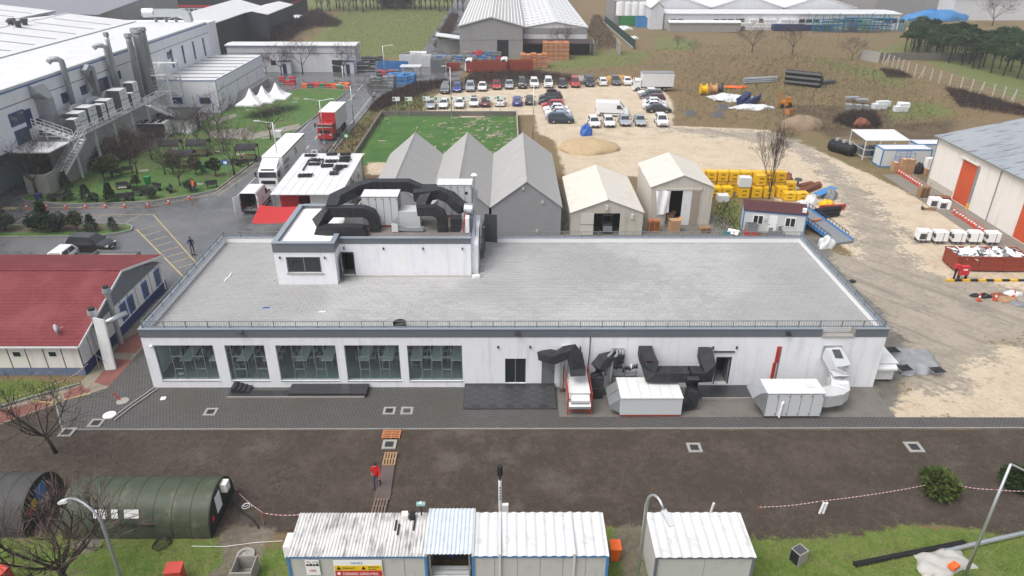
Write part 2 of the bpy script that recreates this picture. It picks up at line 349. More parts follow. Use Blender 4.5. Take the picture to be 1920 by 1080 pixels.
# wet asphalt
m, nt, b, oc = new_mat('asphalt'); n2 = noise(nt, oc, .18, 6, .62); n3 = noise(nt, oc, 1.6, 5, .65); n4 = noise(nt, oc, 25, 3, .7)
c = mixc(nt, ramp(nt, n2, .35, .65), (.15, .152, .157), (.095, .097, .102)); c = mixc(nt, ramp(nt, n3, .5, .72, 0, .5), c, (.15, .15, .15)); c = mixc(nt, ramp(nt, n4, .4, .8, 0, .35), c, (.05, .05, .052))
L(nt, c, b.inputs['Base Color']); wet = ramp(nt, math_(nt, 'ADD', n2, math_(nt, 'MULTIPLY', n3, .35)), .58, .78)
L(nt, math_(nt, 'SUBTRACT', .55, math_(nt, 'MULTIPLY', wet, .47)), b.inputs['Roughness']); b.inputs['Specular IOR Level'].default_value = .45; bump(nt, b, n4, .15, .01)
RX0, RX1 = -33.6, -25.6      # the road runs straight up the plot
asp = [(-140, 40), (-58, 40), (-58, 66), (-38, 66), (-38, 56.5), (-26, 56.5), (-26, 62), (-12, 64), (-12, 77), (-25.4, 79), (-25.4, 108), (-24.8, 136), (-22, 148), (-10, 156), (-10, 172), (-34, 172), (-75, 172), (-75, 150), (-140, 150)]
sheet('road', asp, -.004, 'asphalt')
# far yard beside the big warehouse
sheet('warehouse_lane', [(-22, 178), (-13, 178), (-13, 330), (-22, 330)], -.004, 'asphalt')
# the park, raised behind a kerb
park_px = [(655, 170), (527, 268), (480, 301), (405, 358), (362, 367), (287, 379), (200, 383), (120, 384), (48, 378), (40, 372), (60, 365), (95, 350), (150, 325), (200, 303), (290, 280), (330, 245), (412, 214), (490, 182), (560, 168), (600, 166)]
park = pts(park_px)
m, nt, b, oc = new_mat('park_turf'); n2 = noise(nt, oc, .25, 6, .65); n3 = noise(nt, oc, 1.5, 6, .7); n4 = noise(nt, oc, 9, 4, .7)
c = mixc(nt, ramp(nt, n3, .35, .65), (.05, .14, .025), (.11, .2, .04)); c = mixc(nt, ramp(nt, n2, .5, .66), c, (.14, .16, .045)); c = mixc(nt, ramp(nt, math_(nt, 'ADD', n2, n3), 1.12, 1.3), c, (.15, .12, .08)); c = mixc(nt, ramp(nt, n4, .3, .75, .45, 0), c, (.02, .045, .01))
L(nt, c, b.inputs['Base Color']); b.inputs['Roughness'].default_value = .9; bump(nt, b, n4, .8, .1)
slab('park_lawn', park, -.05, .1, 'park_turf'); kerb('park_kerb', park, .18, .17, close=True)
isl = pts([(-160, 424), (0, 424), (130, 420), (236, 421), (249, 426), (246, 433), (225, 438), (175, 444), (0, 446), (-160, 447)])
slab('planting_island', isl, -.05, .1, 'park_turf'); kerb('island_kerb', isl, .16, .16, close=True)
bedm = mat('bed_soil', (.11, .085, .06), .95, var=.35, scale=4, bmp=.6, bscale=9)
sheet('planting_bed', pts([(-150, 426), (0, 425), (130, 421.5), (230, 422.5), (238, 428), (150, 433), (0, 436), (-150, 437)], .1), .106, bedm)
# road paint
mk = MB()
def stripe(a, b_, w=.12, z=.004, m=None):
 a = P(*a); b_ = P(*b_); d = (b_-a); k = Vector((-d.y, d.x, 0)).normalized()*w/2
 (m or mk).poly([a-k+Vector((0, 0, z)), b_-k+Vector((0, 0, z)), b_+k+Vector((0, 0, z)), a+k+Vector((0, 0, z))])
stripe((287, 402), (392, 520), .12); stripe((256, 430), (345, 520), .14)
for i in range(9):
 t = i/8; a = (260+85*t, 432+80*t); stripe(a, (a[0]+30+8*t, a[1]-9-1.5*t), .1)
for i in range(7): stripe((20+i*35, 424-i*.5), (52+i*35, 404), .09)
stripe((45, 404), (285, 402), .09); stripe((40, 390), (270, 388), .09); stripe((275, 388), (400, 364), .1); stripe((400, 364), (482, 304), .1); stripe((408, 366), (500, 304), .1)
for i in range(6): stripe((4+i*4.5, 393), (10+i*4.5, 388), .22)
kind(mk.build('yellow_road_paint', 'line_yellow'), 'structure')
mk = MB()
for y in np.arange(82, 150, 9): mk.box(-29.75, -29.6, y, y+5.5, -.003, .002)
mk.box(RX0+.5, RX0+.6, 82, 146, -.003, .002); mk.box(RX1-.5, RX1-.4, 95, 146, -.003, .002)
for i in range(7): stripe((62+i*20, 366-i*9.5), (92+i*20, 362-i*9.5), .09)
kind(mk.build('white_road_paint', 'line_white'), 'structure')
kerb('road_kerb', [(-25.35, 80), (-25.35, 108), (-24.7, 136), (-22, 148)], .16, .12)

# hall yard: dark interlocking blocks (a few pixels each), laid on the diagonal
m, nt, b, oc = new_mat('block_paving'); vm = mapping(nt, oc, (1, 1, 1), (0, 0, R(8)))
br = nt.nodes.new('ShaderNodeTexBrick'); L(nt, vm, br.inputs['Vector'])
for k, v in dict(Scale=1.0).items(): br.inputs[k].default_value = v
br.inputs['Brick Width'].default_value = .24; br.inputs['Row Height'].default_value = .2; br.inputs['Mortar Size'].default_value = .042; br.inputs['Mortar Smooth'].default_value = .4; br.inputs['Bias'].default_value = -.2
br.inputs['Color1'].default_value = (.03, .029, .028, 1); br.inputs['Color2'].default_value = (.048, .046, .045, 1); br.inputs['Mortar'].default_value = (.1, .097, .092, 1)
n2 = noise(nt, oc, .3, 6, .65); n3 = noise(nt, oc, 2, 5, .7)
c = mixc(nt, ramp(nt, n2, .45, .68, 0, .6), br.outputs[0], (.085, .073, .06)); c = mixc(nt, ramp(nt, n3, .5, .75, 0, .5), c, (.1, .095, .09))
L(nt, c, b.inputs['Base Color']); L(nt, math_(nt, 'SUBTRACT', .75, math_(nt, 'MULTIPLY', ramp(nt, n2, .35, .6), .3)), b.inputs['Roughness']); bump(nt, b, br.outputs['Fac'], -.5, .01)
yl = pts([(118, 803), (104, 757), (200, 727), (268, 650)]); fy = P(1000, 803).y; cx = P(1046, 760).x
yard = [yl[0], yl[1], yl[2], yl[3], Vector((-25, yl[3].y, 0)), Vector((-25, 43.3, 0)), Vector((cx, 43.3, 0)), Vector((cx, P(1046, 781).y, 0)), Vector((75, P(1900, 785).y, 0)), Vector((75, fy, 0))]
sheet('paved_yard', yard, -.03, 'block_paving')
kerb('yard_kerb', [(yl[1].x, yl[1].y), (yl[0].x, fy), (75, fy)], .1, .0, 'kerb', piece=1.0)
# red and buff path beside the red-roofed house
pathm, nt, b, oc = new_mat('path_buff'); br = nt.nodes.new('ShaderNodeTexBrick'); L(nt, oc, br.inputs['Vector']); br.inputs['Scale'].default_value = 4; br.inputs['Color1'].default_value = (.27, .23, .17, 1); br.inputs['Color2'].default_value = (.22, .19, .145, 1); br.inputs['Mortar'].default_value = (.15, .13, .1, 1); br.inputs['Mortar Size'].default_value = .01
L(nt, mixc(nt, ramp(nt, noise(nt, oc, .8, 5), .5, .7, 0, .6), br.outputs[0], (.12, .1, .08)), b.inputs['Base Color']); b.inputs['Roughness'].default_value = .75
redm, nt, b, oc = new_mat('path_red'); br = nt.nodes.new('ShaderNodeTexBrick'); L(nt, oc, br.inputs['Vector']); br.inputs['Scale'].default_value = 4; br.inputs['Color1'].default_value = (.23, .08, .06, 1); br.inputs['Color2'].default_value = (.17, .06, .05, 1); br.inputs['Mortar'].default_value = (.13, .08, .07, 1); br.inputs['Mortar Size'].default_value = .01
L(nt, mixc(nt, ramp(nt, noise(nt, oc, .8, 5), .5, .7, 0, .5), br.outputs[0], (.1, .06, .05)), b.inputs['Base Color']); b.inputs['Roughness'].default_value = .75
path = pts([(-300, 830), (0, 795), (104, 757), (200, 727), (268, 650), (268, 590), (335, 540), (300, 540), (170, 695), (150, 718), (0, 765), (-300, 815)])
sheet('path', path, -.034, 'path_buff')
for px in ([(-300, 829), (0, 793), (90, 761), (100, 745), (0, 769), (-300, 816)], [(122, 749), (172, 732), (150, 722), (118, 738)], [(176, 716), (203, 724), (248, 675), (212, 672)], [(212, 660), (255, 662), (266, 648), (266, 618), (228, 640)]):
 sheet('red_paving', pts(px), -.028, 'path_red')
kerb('path_kerb', pts([(-300, 813), (0, 763), (60, 745), (150, 720)]), .15, .1, 'kerb')
kerb('yellow_kerb', pts([(60, 752), (100, 755.5), (135, 746), (170, 738)]), .1, .03, 'line_yellow', piece=1.0)
# concrete hardstandings
sheet('concrete_apron', [(cx+.02, 42.8), (26.55, 42.8), (26.55, P(1620, 781).y), (cx+.02, P(1046, 781).y)], -.045, 'concrete_dark')
sheet('warehouse_apron', [(50.3, 92), (54.4, 92), (54.4, 50), (50.3, 50)], -.03, mat('apron', (.2, .18, .155), .8, var=.2, scale=.8, dirt=.4, bmp=.1))
sheet('tent_apron', [(14.5, 66), (24.5, 66), (24.5, 76), (14.5, 76)], -.03, 'concrete_dark')
sheet('shed_apron', [(-25, 64), (-13.5, 64), (-13.5, 84), (-25, 84)], .0, mat('shed_conc', (.19, .17, .14), .7, var=.25, scale=.6, dirt=.4))
sheet('park_gravel', pts([(390, 245), (460, 240), (475, 250), (560, 232), (565, 240), (470, 262), (395, 258)], .1), .107, mat('pale_gravel', (.25, .23, .2), .9, var=.3, scale=5))
sheet('park_path', pts([(395, 228), (440, 213), (446, 217), (400, 234)], .1), .108, 'pale_gravel')
# ================================================================ the long white hall
X0, X1, Y0, Y1, ZT, ZR = -25.5, 26.6, 42.91, 59.35, 4.85, 4.35
def wall_open(mb, x0, x1, z0, z1, y0, y1, ops):
 """wall slab in the XZ plane with openings (xa, xb, za, zb)"""
 cur = x0
 for xa, xb, za, zb in sorted(ops):
  if xa > cur: mb.box(cur, xa, y0, y1, z0, z1)
  if za > z0: mb.box(xa, xb, y0, y1, z0, za)
  if zb < z1: mb.box(xa, xb, y0, y1, zb, z1)
  cur = xb
 if cur < x1: mb.box(cur, x1, y0, y1, z0, z1)
def wall_open_x(mb, y0, y1, z0, z1, x0, x1, ops):
 t = MB(); wall_open(t, y0, y1, z0, z1, 0, 1, ops); xa = {0: x0, 1: x1}
 mb.add([(xa[round(y)], x, z) for x, y, z in t.v], [f[::-1] for f in t.f])
hall = thing('dining_hall', 'long white single storey dining hall with flat grey paved roof terrace', 'building', (0, Y0, 0))
WIN = [(-24.76, -20.62, .58, 3.53), (-19.82, -17.04, .56, 3.53), (-16.25, -12.05, .54, 3.52), (-11.45, -7.6, .53, 3.52), (-7.03, -3.17, .5, 3.5)]
DOORS = [(-.14, 1.34, .3, 2.4), (2.48, 3.42, .25, 2.5), (14.96, 15.9, .25, 2.45)]
w = MB(); wall_open(w, X0, X1, -.06, 4.18, Y0, Y0+.32, WIN+DOORS)
w.box(X0, X0+.3, Y0+.32, Y1, -.06, 4.18); w.box(X1-.3, X1, Y0+.32, Y1, -.06, 4.18); w.box(X0+.3, X1-.3, Y1-.3, Y1, -.06, 4.18)
w.build('wall', 'wall_white', hall)
GX0, GX1 = 22.0, 24.3      # gap in the fascia above the silver duct
f = MB(); f.box(X0-.02, GX0, Y0-.03, Y0+.3, 4.18, 4.8); f.box(GX1, X1+.02, Y0-.03, Y0+.3, 4.18, 4.8); f.box(X0-.02, X0+.3, Y0+.3, Y1, 4.18, 4.8); f.box(X1-.3, X1+.02, Y0+.3, Y1, 4.18, 4.8); f.box(X0+.3, X1-.3, Y1-.3, Y1+.02, 4.18, 4.8)
f.build('fascia', 'fascia_grey', hall)
iw = MB(); iw.box(X0+.3, X0+.36, Y0+.36, Y1-.3, ZR, 4.79); iw.box(X1-.36, X1-.3, Y0+.36, Y1-.3, ZR, 4.79); iw.box(X0+.36, X1-.36, Y1-.36, Y1-.3, ZR, 4.79); iw.box(X0+.3, GX0, Y0+.3, Y0+.36, ZR, 4.79); iw.box(GX1, X1-.3, Y0+.3, Y0+.36, ZR, 4.79)
iw.build('parapet_inner_face', 'white', hall)
cpm = MB(); cpm.box(X0-.06, GX0, Y0-.07, Y0+.38, 4.8, 4.86); cpm.box(GX1, X1+.06, Y0-.07, Y0+.38, 4.8, 4.86); cpm.box(X0-.06, X0+.4, Y0+.38, Y1+.06, 4.8, 4.86); cpm.box(X1-.4, X1+.06, Y0+.38, Y1+.06, 4.8, 4.86); cpm.box(X0+.4, X1-.4, Y1-.4, Y1+.06, 4.8, 4.86)
cpm.build('parapet_cap', 'cap_bluegrey', hall)
sp = MB(); sp.box(GX0+.05, GX1-.05, Y0-.12, Y0+.4, 4.2, 4.28); sp.box(GX1-.1, GX1+.02, Y0-.05, Y0+.4, 4.2, 4.86); sp.build('roof_spout', 'concrete', hall)
roof = BOX(X0+.36, X1-.36, Y0+.36, Y1-.36, 4.05, ZR-.03).build('roof', 'concrete', hall)
# roof pavers: own edges, slightly uneven, joints recessed
m, nt, b, oc = new_mat('roof_paver'); geo = nt.nodes.new('ShaderNodeNewGeometry'); pos = geo.outputs['Position']
sn = nd(nt, 'ShaderNodeVectorMath', operation='SNAP'); sn.inputs[1].default_value = (.62, .46, 50); L(nt, pos, sn.inputs[0]); wnz = nt.nodes.new('ShaderNodeTexWhiteNoise'); L(nt, sn.outputs[0], wnz.inputs[0])
n1 = noise(nt, pos, .12, 5, .6); n2 = noise(nt, mapping(nt, pos, (.5, 2.5, 1)), 1.0, 5, .65); n3 = noise(nt, pos, 14, 3)
c = mixc(nt, ramp(nt, wnz.outputs[0], 0, 1), (.31, .31, .31), (.36, .36, .36)); c = mixc(nt, ramp(nt, n1, .4, .62, 0, .6), c, (.43, .43, .43)); c = mixc(nt, ramp(nt, noise(nt, pos, .05, 3), .46, .56, 0, .55), c, (.26, .26, .258)); c = mixc(nt, ramp(nt, n2, .52, .7, 0, .5), c, (.26, .256, .25)); c = mixc(nt, ramp(nt, n3, .4, .8, 0, .3), c, (.22, .215, .21))
L(nt, c, b.inputs['Base Color']); L(nt, ramp(nt, n1, .35, .6, .75, .55), b.inputs['Roughness'])
PH = [(-18.1, -13.4, 50.77, 59.2), (-13.4, -2.3, 52.4, 59.2)]
TW, TD = .62, .46; tiles = []
row = 0; y = Y0+.38
while y+TD < Y1-.37:
 x = X0+.38-(TW/2 if row % 2 else 0)
 while x < X1-.38:
  xa, xb = max(x, X0+.38), min(x+TW, X1-.38)
  if xb-xa > .08 and not any(xb > p[0] and xa < p[1] and y+TD > p[2] and y < p[3] for p in PH): tiles.append((xa, xb, y, y+TD))
  x += TW
 y += TD; row += 1
full = [t for t in tiles if abs(t[1]-t[0]-TW) < .01]; single = full[:300]; ss = set(single)
tm = BOX(.006, TW-.006, .006, TD-.006, -.03, 0).mesh('paver', 'roof_paver')
for xa, xb, ya, yb in single:
 o = bpy.data.objects.new('paver', tm); COL.objects.link(o); o.parent = roof; o.location = (xa, ya-Y0, ZR+UNI(-.004, .003))
rest = MB()
for t in tiles:
 if t in ss: continue
 dz = UNI(-.004, .003); rest.box(t[0]+.006, t[1]-.006, t[2]+.006, t[3]-.006, ZR-.03, ZR+dz)
kind(rest.build('paving', 'roof_paver', roof), 'stuff')
# railing on the parapet
rail = MB(); ZL = 4.86; ring = [(X0+.2, Y0+.2), (X1-.2, Y0+.2), (X1-.2, Y1-.2), (X0+.2, Y1-.2)]
bars = MB(); posts = MB()
for (xa, ya), (xb, yb) in zip(ring, ring[1:]+ring[:1]):
 a = Vector((xa, ya, 0)); b_ = Vector((xb, yb, 0)); d = b_-a; ln = d.length; rz = math.atan2(d.y, d.x); mid = (a+b_)/2
 for z in (ZL+.5, ZL+.07): rail.obox((mid.x, mid.y, z), (ln, .045, .04), rz)
 k = int(ln/.17)
 for i in range(k):
  p = a+d*((i+.5)/k); bars.obox((p.x, p.y, ZL+.28), (.018, .018, .42), rz)
 k = int(ln/1.48)
 for i in range(k+1):
  p = a+d*(i/k); posts.obox((p.x, p.y, ZL+.255), (.045, .06, .51), rz); posts.obox((p.x, p.y, ZL+.012), (.1, .12, .02), rz)
ro = rail.build('railing', 'frame_grey', hall); kind(bars.build('balusters', 'frame_grey', ro), 'stuff'); kind(posts.build('railing_posts', 'frame_grey', ro), 'stuff')
# windows with mullions, transoms and single panes
def window5(x0, x1, z0, z1, parent, y=Y0+.12):
 wf = MB(); t = .06; wf.box(x0, x1, y, y+.08, z0, z0+t); wf.box(x0, x1, y, y+.08, z1-t, z1); wf.box(x0, x0+t, y, y+.08, z0+t, z1-t); wf.box(x1-t, x1, y, y+.08, z0+t, z1-t)
 wo = wf.build('window', 'frame_grey', parent); W_ = x1-x0; n = 5 if W_ > 3 else 4
 fr = [0, .24, .42, .62, .8, 1] if n == 5 else [0, .1, .42, .7, 1]
 xs_ = [x0+t+(W_-2*t)*q for q in fr]
 for i in range(1, n): BOX(xs_[i]-.025, xs_[i]+.025, y+.002, y+.075, z0+t, z1-t).build('mullion', 'frame_grey', wo)
 for i in range(n):
  a = xs_[i]+(.025 if i else 0); b_ = xs_[i+1]-(.025 if i < n-1 else 0); cuts = [z0+t, z1-t]
  if i % 2: cuts = [z0+t, z0+.9, z0+1.95, z1-t]
  for za in cuts[1:-1]: BOX(a, b_, y+.004, y+.07, za-.025, za+.025).build('transom', 'frame_grey', wo)
  for za, zb in zip(cuts, cuts[1:]): BOX(a, b_, y+.03, y+.04, za+(.025 if za > z0+t else 0), zb-(.025 if zb < z1-t else 0)).build('pane', 'pane_teal', wo)
 BOX(x0-.02, x1+.02, Y0-.04, Y0+.12, z0-.05, z0-.001).build('sill', 'kerb', wo)
for q in WIN: window5(*q, hall)
# dining room behind the glass: floor, tables, chairs
rm = MB(); rm.box(X0+.3, -2.0, Y0+.32, 55.5, .3, .42); rm.build('room_floor', mat('room_floor', (.16, .19, .185), .4), hall)
rm = MB(); rm.box(X0+.3, -2.0, 55.5, 55.6, .42, 3.7); rm.box(-2.1, -2.0, Y0+.32, 55.5, .42, 3.7); rm.build('room_wall', mat('room_wall', (.55, .62, .6), .7), hall)
BOX(X0+.3, X1-.3, Y0+.32, Y1-.3, 3.72, 4.0).build('ceiling', 'white', hall)
TBLX = [P(u, 691, 1.17).x for u in (336, 392, 445, 495, 557, 606, 677, 721, 776, 816, 855)]
tb = thing('dining_table', 'long white dining table leftmost behind the hall windows', 'table', (TBLX[0], 44.6, .42), 0, 'dining tables inside the hall')
BOX(-.42, .42, 0, 9.5, .71, .75).bl('table_top', mat('table_white', (.85, .88, .88), .35), tb)
legm = CYL((0, 0, 0), (0, 0, .71), .025, n=6).mesh('leg', 'galv')
for sx in (-.36, .36):
 for yy in (.1, 3.2, 6.3, 9.4):
  o = bpy.data.objects.new('leg', legm); COL.objects.link(o); o.parent = tb; o.location = (sx, yy, 0)
for i, x in enumerate(TBLX[1:]): dup(tb, (x, 44.6, .42), label='%s long white dining table from the left behind the hall windows' % ORD[i+1])
ch = thing('dining_chair', 'pale shell dining chair drawn up to a long white table inside the hall', 'chair', (0, 0, 0), 0, 'dining chairs inside the hall')
mat('shell', (.55, .6, .6), .5)
BOX(-.21, .21, -.2, .2, .43, .46).bl('seat', 'shell', ch); EXTR([(-.2, -.19, .5), (-.2, -.23, .85), (-.2, -.2, .86), (-.2, -.16, .5)], (.4, 0, 0)).bl('backrest', 'shell', ch)
cl = CYL((0, 0, 0), (0, 0, .43), .014, n=5).mesh('leg', 'galv')
for sx, sy in ((-.18, -.17), (.18, -.17), (.18, .17), (-.18, .17)):
 o = bpy.data.objects.new('leg', cl); COL.objects.link(o); o.parent = ch; o.location = (sx, sy, 0)
first = True
for i, x in enumerate(TBLX):
 for s in (-1, 1):
  for k in range(3):
   loc = (x+s*.55, 45.5+k*.95, .42); rz = R(90)*s
   if first: ch.location = loc; ch.rotation_euler = (0, 0, rz); first = False
   else: dup(ch, loc, rz)
# doors of the hall
d = MB(); x0, x1, z0, z1 = DOORS[0]; d.box(x0, x1, Y0+.1, Y0+.16, z1-.06, z1); d.box(x0, x0+.06, Y0+.1, Y0+.16, z0, z1-.06); d.box(x1-.06, x1, Y0+.1, Y0+.16, z0, z1-.06)
do = d.build('glass_door', 'dark_grey', hall)
mx = (x0+x1)/2
BOX(mx-.03, mx+.03, Y0+.1, Y0+.15, z0, z1-.06).build('stile', 'frame_grey', do)
for a, b_ in ((x0+.06, mx-.03), (mx+.03, x1-.06)): BOX(a, b_, Y0+.11, Y0+.125, z0, z1-.06).build('pane', 'window_dark', do)
x0, x1, z0, z1 = DOORS[1]; do = BOX(x0, x1, Y0+.05, Y0+.1, z0, z1).build('steel_door', mat('door_grey', (.15, .165, .17), .5), hall); BOX(x1-.16, x1-.06, Y0-.02, Y0+.05, 1.3, 1.34).build('handle', 'black', do)
x0, x1, z0, z1 = DOORS[2]; d = MB(); d.box(x0-.08, x1+.08, Y0-.02, Y0+.1, z1, z1+.08); d.box(x0-.08, x0, Y0-.02, Y0+.1, z0, z1); d.box(x1, x1+.08, Y0-.02, Y0+.1, z0, z1); do = d.build('open_doorway', 'dark_grey', hall)
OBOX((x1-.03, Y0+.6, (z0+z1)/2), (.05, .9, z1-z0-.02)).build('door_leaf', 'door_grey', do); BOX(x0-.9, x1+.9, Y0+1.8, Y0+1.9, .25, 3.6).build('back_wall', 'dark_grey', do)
BOX(x0-.9, x1+.9, Y0+.32, Y0+1.8, .2, .25).build('threshold_floor', 'concrete', do)
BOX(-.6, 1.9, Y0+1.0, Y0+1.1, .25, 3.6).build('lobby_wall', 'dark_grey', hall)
rs = BOX(18.98, 19.2, Y0-.08, Y0, .5, 2.05); rs.box(19.06, 19.3, Y0-.08, Y0, 2.07, 3.4); rs.build('red_riser_cover', mat('riser_red', (.4, .035, .02), .5), hall); BOX(19.3, 19.42, Y0-.02, Y0, .5, 3.4).build('cable_tray', 'galv_dull', hall)
BOX(14.6, 16.1, Y0-.1, Y0-.02, 2.95, 3.03).build('door_canopy_bar', 'black', hall)
def lamp(x, y, z, parent, big=False, ny=-1):
 q = MB(); q.cyl((x, y+ny*.09, z-.12), (x, y+ny*.09, z+.06), .06, n=8); q.box(x-.02, x+.02, y+min(0, ny*.08), y+max(0, ny*.08), z-.03, z+.03)
 if big: q = OBOX((x, y-.18, z), (.34, .3, .06), 0, R(25)).box(x-.03, x+.03, y-.1, y, z-.06, z+.04)
 q.build('wall_lamp', 'black', parent)
for u, v in ((934, 649), (994, 649), (1337, 650), (1381, 650)): p = PY(u, v, Y0); lamp(p.x, Y0, p.z, hall)
for u, v in ((451, 620), (970, 622), (1477, 623)): p = PY(u, v, Y0); lamp(p.x, Y0-.03, p.z, hall, True)
p = PY(284, 648, Y0); OBOX((p.x, Y0-.12, p.z), (.16, .24, .12), R(30)).build('camera_box', 'white', hall)
cable = MB(); cable.tube([PY(1107, 632, Y0-.05), PY(1105.5, 660, Y0-.05), PY(1102, 690, Y0-.05), PY(1100, 715, Y0-.05)], .03); cable.tube([PY(1088, 650, Y0-.05), PY(1088, 690, Y0-.05)], .05); cable.build('wall_cable', 'black', hall)

# penthouse: two blocks on the roof
ZA = 7.94; ax0, ax1, ay0, ay1 = PH[0]; bx0, bx1, by0, by1 = PH[1]; bx1 = -2.9; BR_ = 7.45
w = MB(); wall_open(w, ax0, ax1, ZR-.03, 7.13, ay0, ay0+.25, [(-17.23, -14.55, 5.34, 6.72)]); w.box(ax0, ax0+.25, ay0+.25, ay1, ZR-.03, 7.13); w.box(ax1-.25, ax1, ay0+.25, by0, ZR-.03, 7.13); w.box(ax0+.25, ax1, ay1-.25, ay1, ZR-.03, 7.13)
wall_open(w, ax1-.25, bx1, ZR-.03, 7.14, by0, by0+.25, [(-13.3, -12.35, ZR, 6.4)]); w.box(bx1-.25, bx1, by0+.25, by1, ZR-.03, 7.14); w.box(ax1, bx1-.25, by1-.25, by1, ZR-.03, 7.14)
w.box(bx1, bx1+.55, by0+.3, by1, ZR-.03, 6.9)
pw = w.build('penthouse_wall', 'wall_white', hall)
f = MB(); f.box(ax0-.04, ax1+.04, ay0-.05, ay0+.25, 7.13, 7.88); f.box(ax0-.04, ax0+.25, ay0+.25, ay1, 7.13, 7.88); f.box(ax1-.25, ax1+.04, ay0+.25, by0-.03, 7.13, 7.88); f.box(ax0+.25, ax1, ay1-.25, ay1+.03, 7.13, 7.88); f.box(ax1, bx1+.02, by0-.03, by0+.25, 7.14, 7.6); f.box(bx1-.25, bx1+.02, by0+.25, by1, 7.14, 7.6)
f.build('penthouse_fascia', 'fascia_grey', hall)
cp = MB(); cp.box(ax0-.1, ax1+.1, ay0-.1, ay0+.3, 7.88, ZA); cp.box(ax0-.1, ax0+.3, ay0+.3, ay1, 7.88, ZA); cp.box(ax1-.3, ax1+.1, ay0+.3, by0+.2, 7.88, ZA); cp.box(ax0+.3, ax1, ay1-.3, ay1+.1, 7.88, ZA); cp.box(ax1+.1, bx1+.06, by0-.08, by0+.3, 7.6, 7.66); cp.build('penthouse_cap', 'cap_bluegrey', hall)
BOX(ax0+.25, ax1-.25, ay0+.25, ay1-.25, 7.3, 7.62).build('membrane_roof', mat('membrane', (.82, .82, .82), .6, var=.02), hall)
BOX(ax1-.25, bx1-.25, by0+.25, by1-.25, 7.1, BR_).build('plant_roof', mat('bitumen', (.16, .15, .14), .8, var=.25, scale=1.5, dirt=.4, dcol=(.3, .28, .25)), hall)
fr = MB(); fr.box(-17.23, -14.55, ay0+.1, ay0+.17, 5.34, 5.42); fr.box(-17.23, -14.55, ay0+.1, ay0+.17, 6.65, 6.72); fr.box(-17.23, -17.15, ay0+.1, ay0+.17, 5.42, 6.65); fr.box(-14.63, -14.55, ay0+.1, ay0+.17, 5.42, 6.65); fr.box(-15.92, -15.86, ay0+.1, ay0+.17, 5.42, 6.65)
wo = fr.build('penthouse_window', 'frame_grey', hall)
for a, b_ in ((-17.15, -15.92), (-15.86, -14.63)): BOX(a, b_, ay0+.12, ay0+.135, 5.42, 6.65).build('pane', 'window_dark', wo)
BOX(-17.3, -14.4, ay0-.08, ay0+.1, 5.26, 5.335).build('sill', 'concrete', wo)
dr = MB(); dr.box(-13.36, -13.28, by0-.02, by0+.12, ZR, 6.4); dr.box(-12.37, -12.29, by0-.02, by0+.12, ZR, 6.4); dr.box(-13.28, -12.37, by0-.02, by0+.12, 6.34, 6.42); do = dr.build('penthouse_doorway', 'dark_grey', hall)
dl = OBOX((-13.2, by0-.48, 5.35), (.05, .95, 1.96), R(12)).build('door_leaf', 'door_grey', do); OBOX((-13.12, by0-.7, 5.3), (.08, .5, .04), R(12)).build('push_bar', 'galv', dl)
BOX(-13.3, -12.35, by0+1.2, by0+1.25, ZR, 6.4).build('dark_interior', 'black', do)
BOX(-9.1, -8.1, by0-.012, by0-.001, 4.8, 6.0).build('access_panel', 'white', hall)
for u, v in ((525, 482), (609, 482)): p = PY(u, v, ay0); lamp(p.x, ay0, p.z, hall)
for u, v in ((645, 464), (719, 465), (793, 465), (867, 465)): p = PY(u, v, by0); lamp(p.x, by0, p.z, hall)
gd = thing('plant_screen', 'dark grey steel doors standing open beside the penthouse end wall', 'door', (-2.2, 56, ZR))
OBOX((-2.0, 56.6, 5.9), (.08, 2.2, 2.9), R(-4)).build('door_leaf', 'dark_grey', gd); OBOX((-1.4, 57.9, 6.2), (1.1, .08, 2.6), R(-10)).build('door_leaf', 'dark_grey', gd)
for z in (4.5, 7.2): BOX(-2.2, -1.85, 55.6, 55.7, z, z+.1).build('hinge', 'galv_dull', gd)
tag(OBOX((-2.5, 51.9, ZR+.12), (.55, .4, .25), .3).build('white_sack', 'white'), 'small white sack lying at the foot of the penthouse corner', 'sack')
# roller (black drum) on the front parapet, and small litter on the roof
q = P(752, 601, 4.7); dm = thing('black_drum', 'round black bin standing by the front roof railing', 'drum', (q.x, Y0+.75, ZR))
dmb = MB(); n = 20
for i in range(n):
 a, b_ = 2*math.pi*i/n, 2*math.pi*(i+1)/n
 dmb.add([(.45*math.cos(a), .45*math.sin(a), 0), (.45*math.cos(b_), .45*math.sin(b_), 0), (.48*math.cos(b_), .48*math.sin(b_), .6), (.48*math.cos(a), .48*math.sin(a), .6), (.42*math.cos(b_), .42*math.sin(b_), .6), (.42*math.cos(a), .42*math.sin(a), .6), (.4*math.cos(b_), .4*math.sin(b_), .05), (.4*math.cos(a), .4*math.sin(a), .05)], [(0, 1, 2, 3), (3, 2, 4, 5), (5, 4, 6, 7)])
dmb.poly([(.4*math.cos(2*math.pi*i/n), .4*math.sin(2*math.pi*i/n), .05) for i in range(n)]); dmb.bl('drum_wall', 'black', dm); CYL((0, 0, .3), (0, 0, .34), .485, n=20).bl('hoop', 'dark_grey', dm)
for i, (u, v, mm, lb, c_) in enumerate(((605, 586, 'white', 'white rag lying on the roof near the middle windows', 'rag'), (499, 578, 'blue', 'small blue scrap lying on the left part of the roof', 'scrap'), (428, 520, 'white', 'crumpled strip of white foil on the left roof terrace', 'foil'))):
 p = P(u, v, ZR); mb = MB()
 pp = [Vector((p.x+(k-2)*.16*(1 if i < 2 else .15)+UNI(-.08, .08), p.y+((k % 2)*.1 if i < 2 else (k-2)*.45), ZR+.03)) for k in range(5)]
 mb.tube(pp, [.03, .07, .05, .07, .02], 5); tag(mb.build('litter', mm), lb, c_)

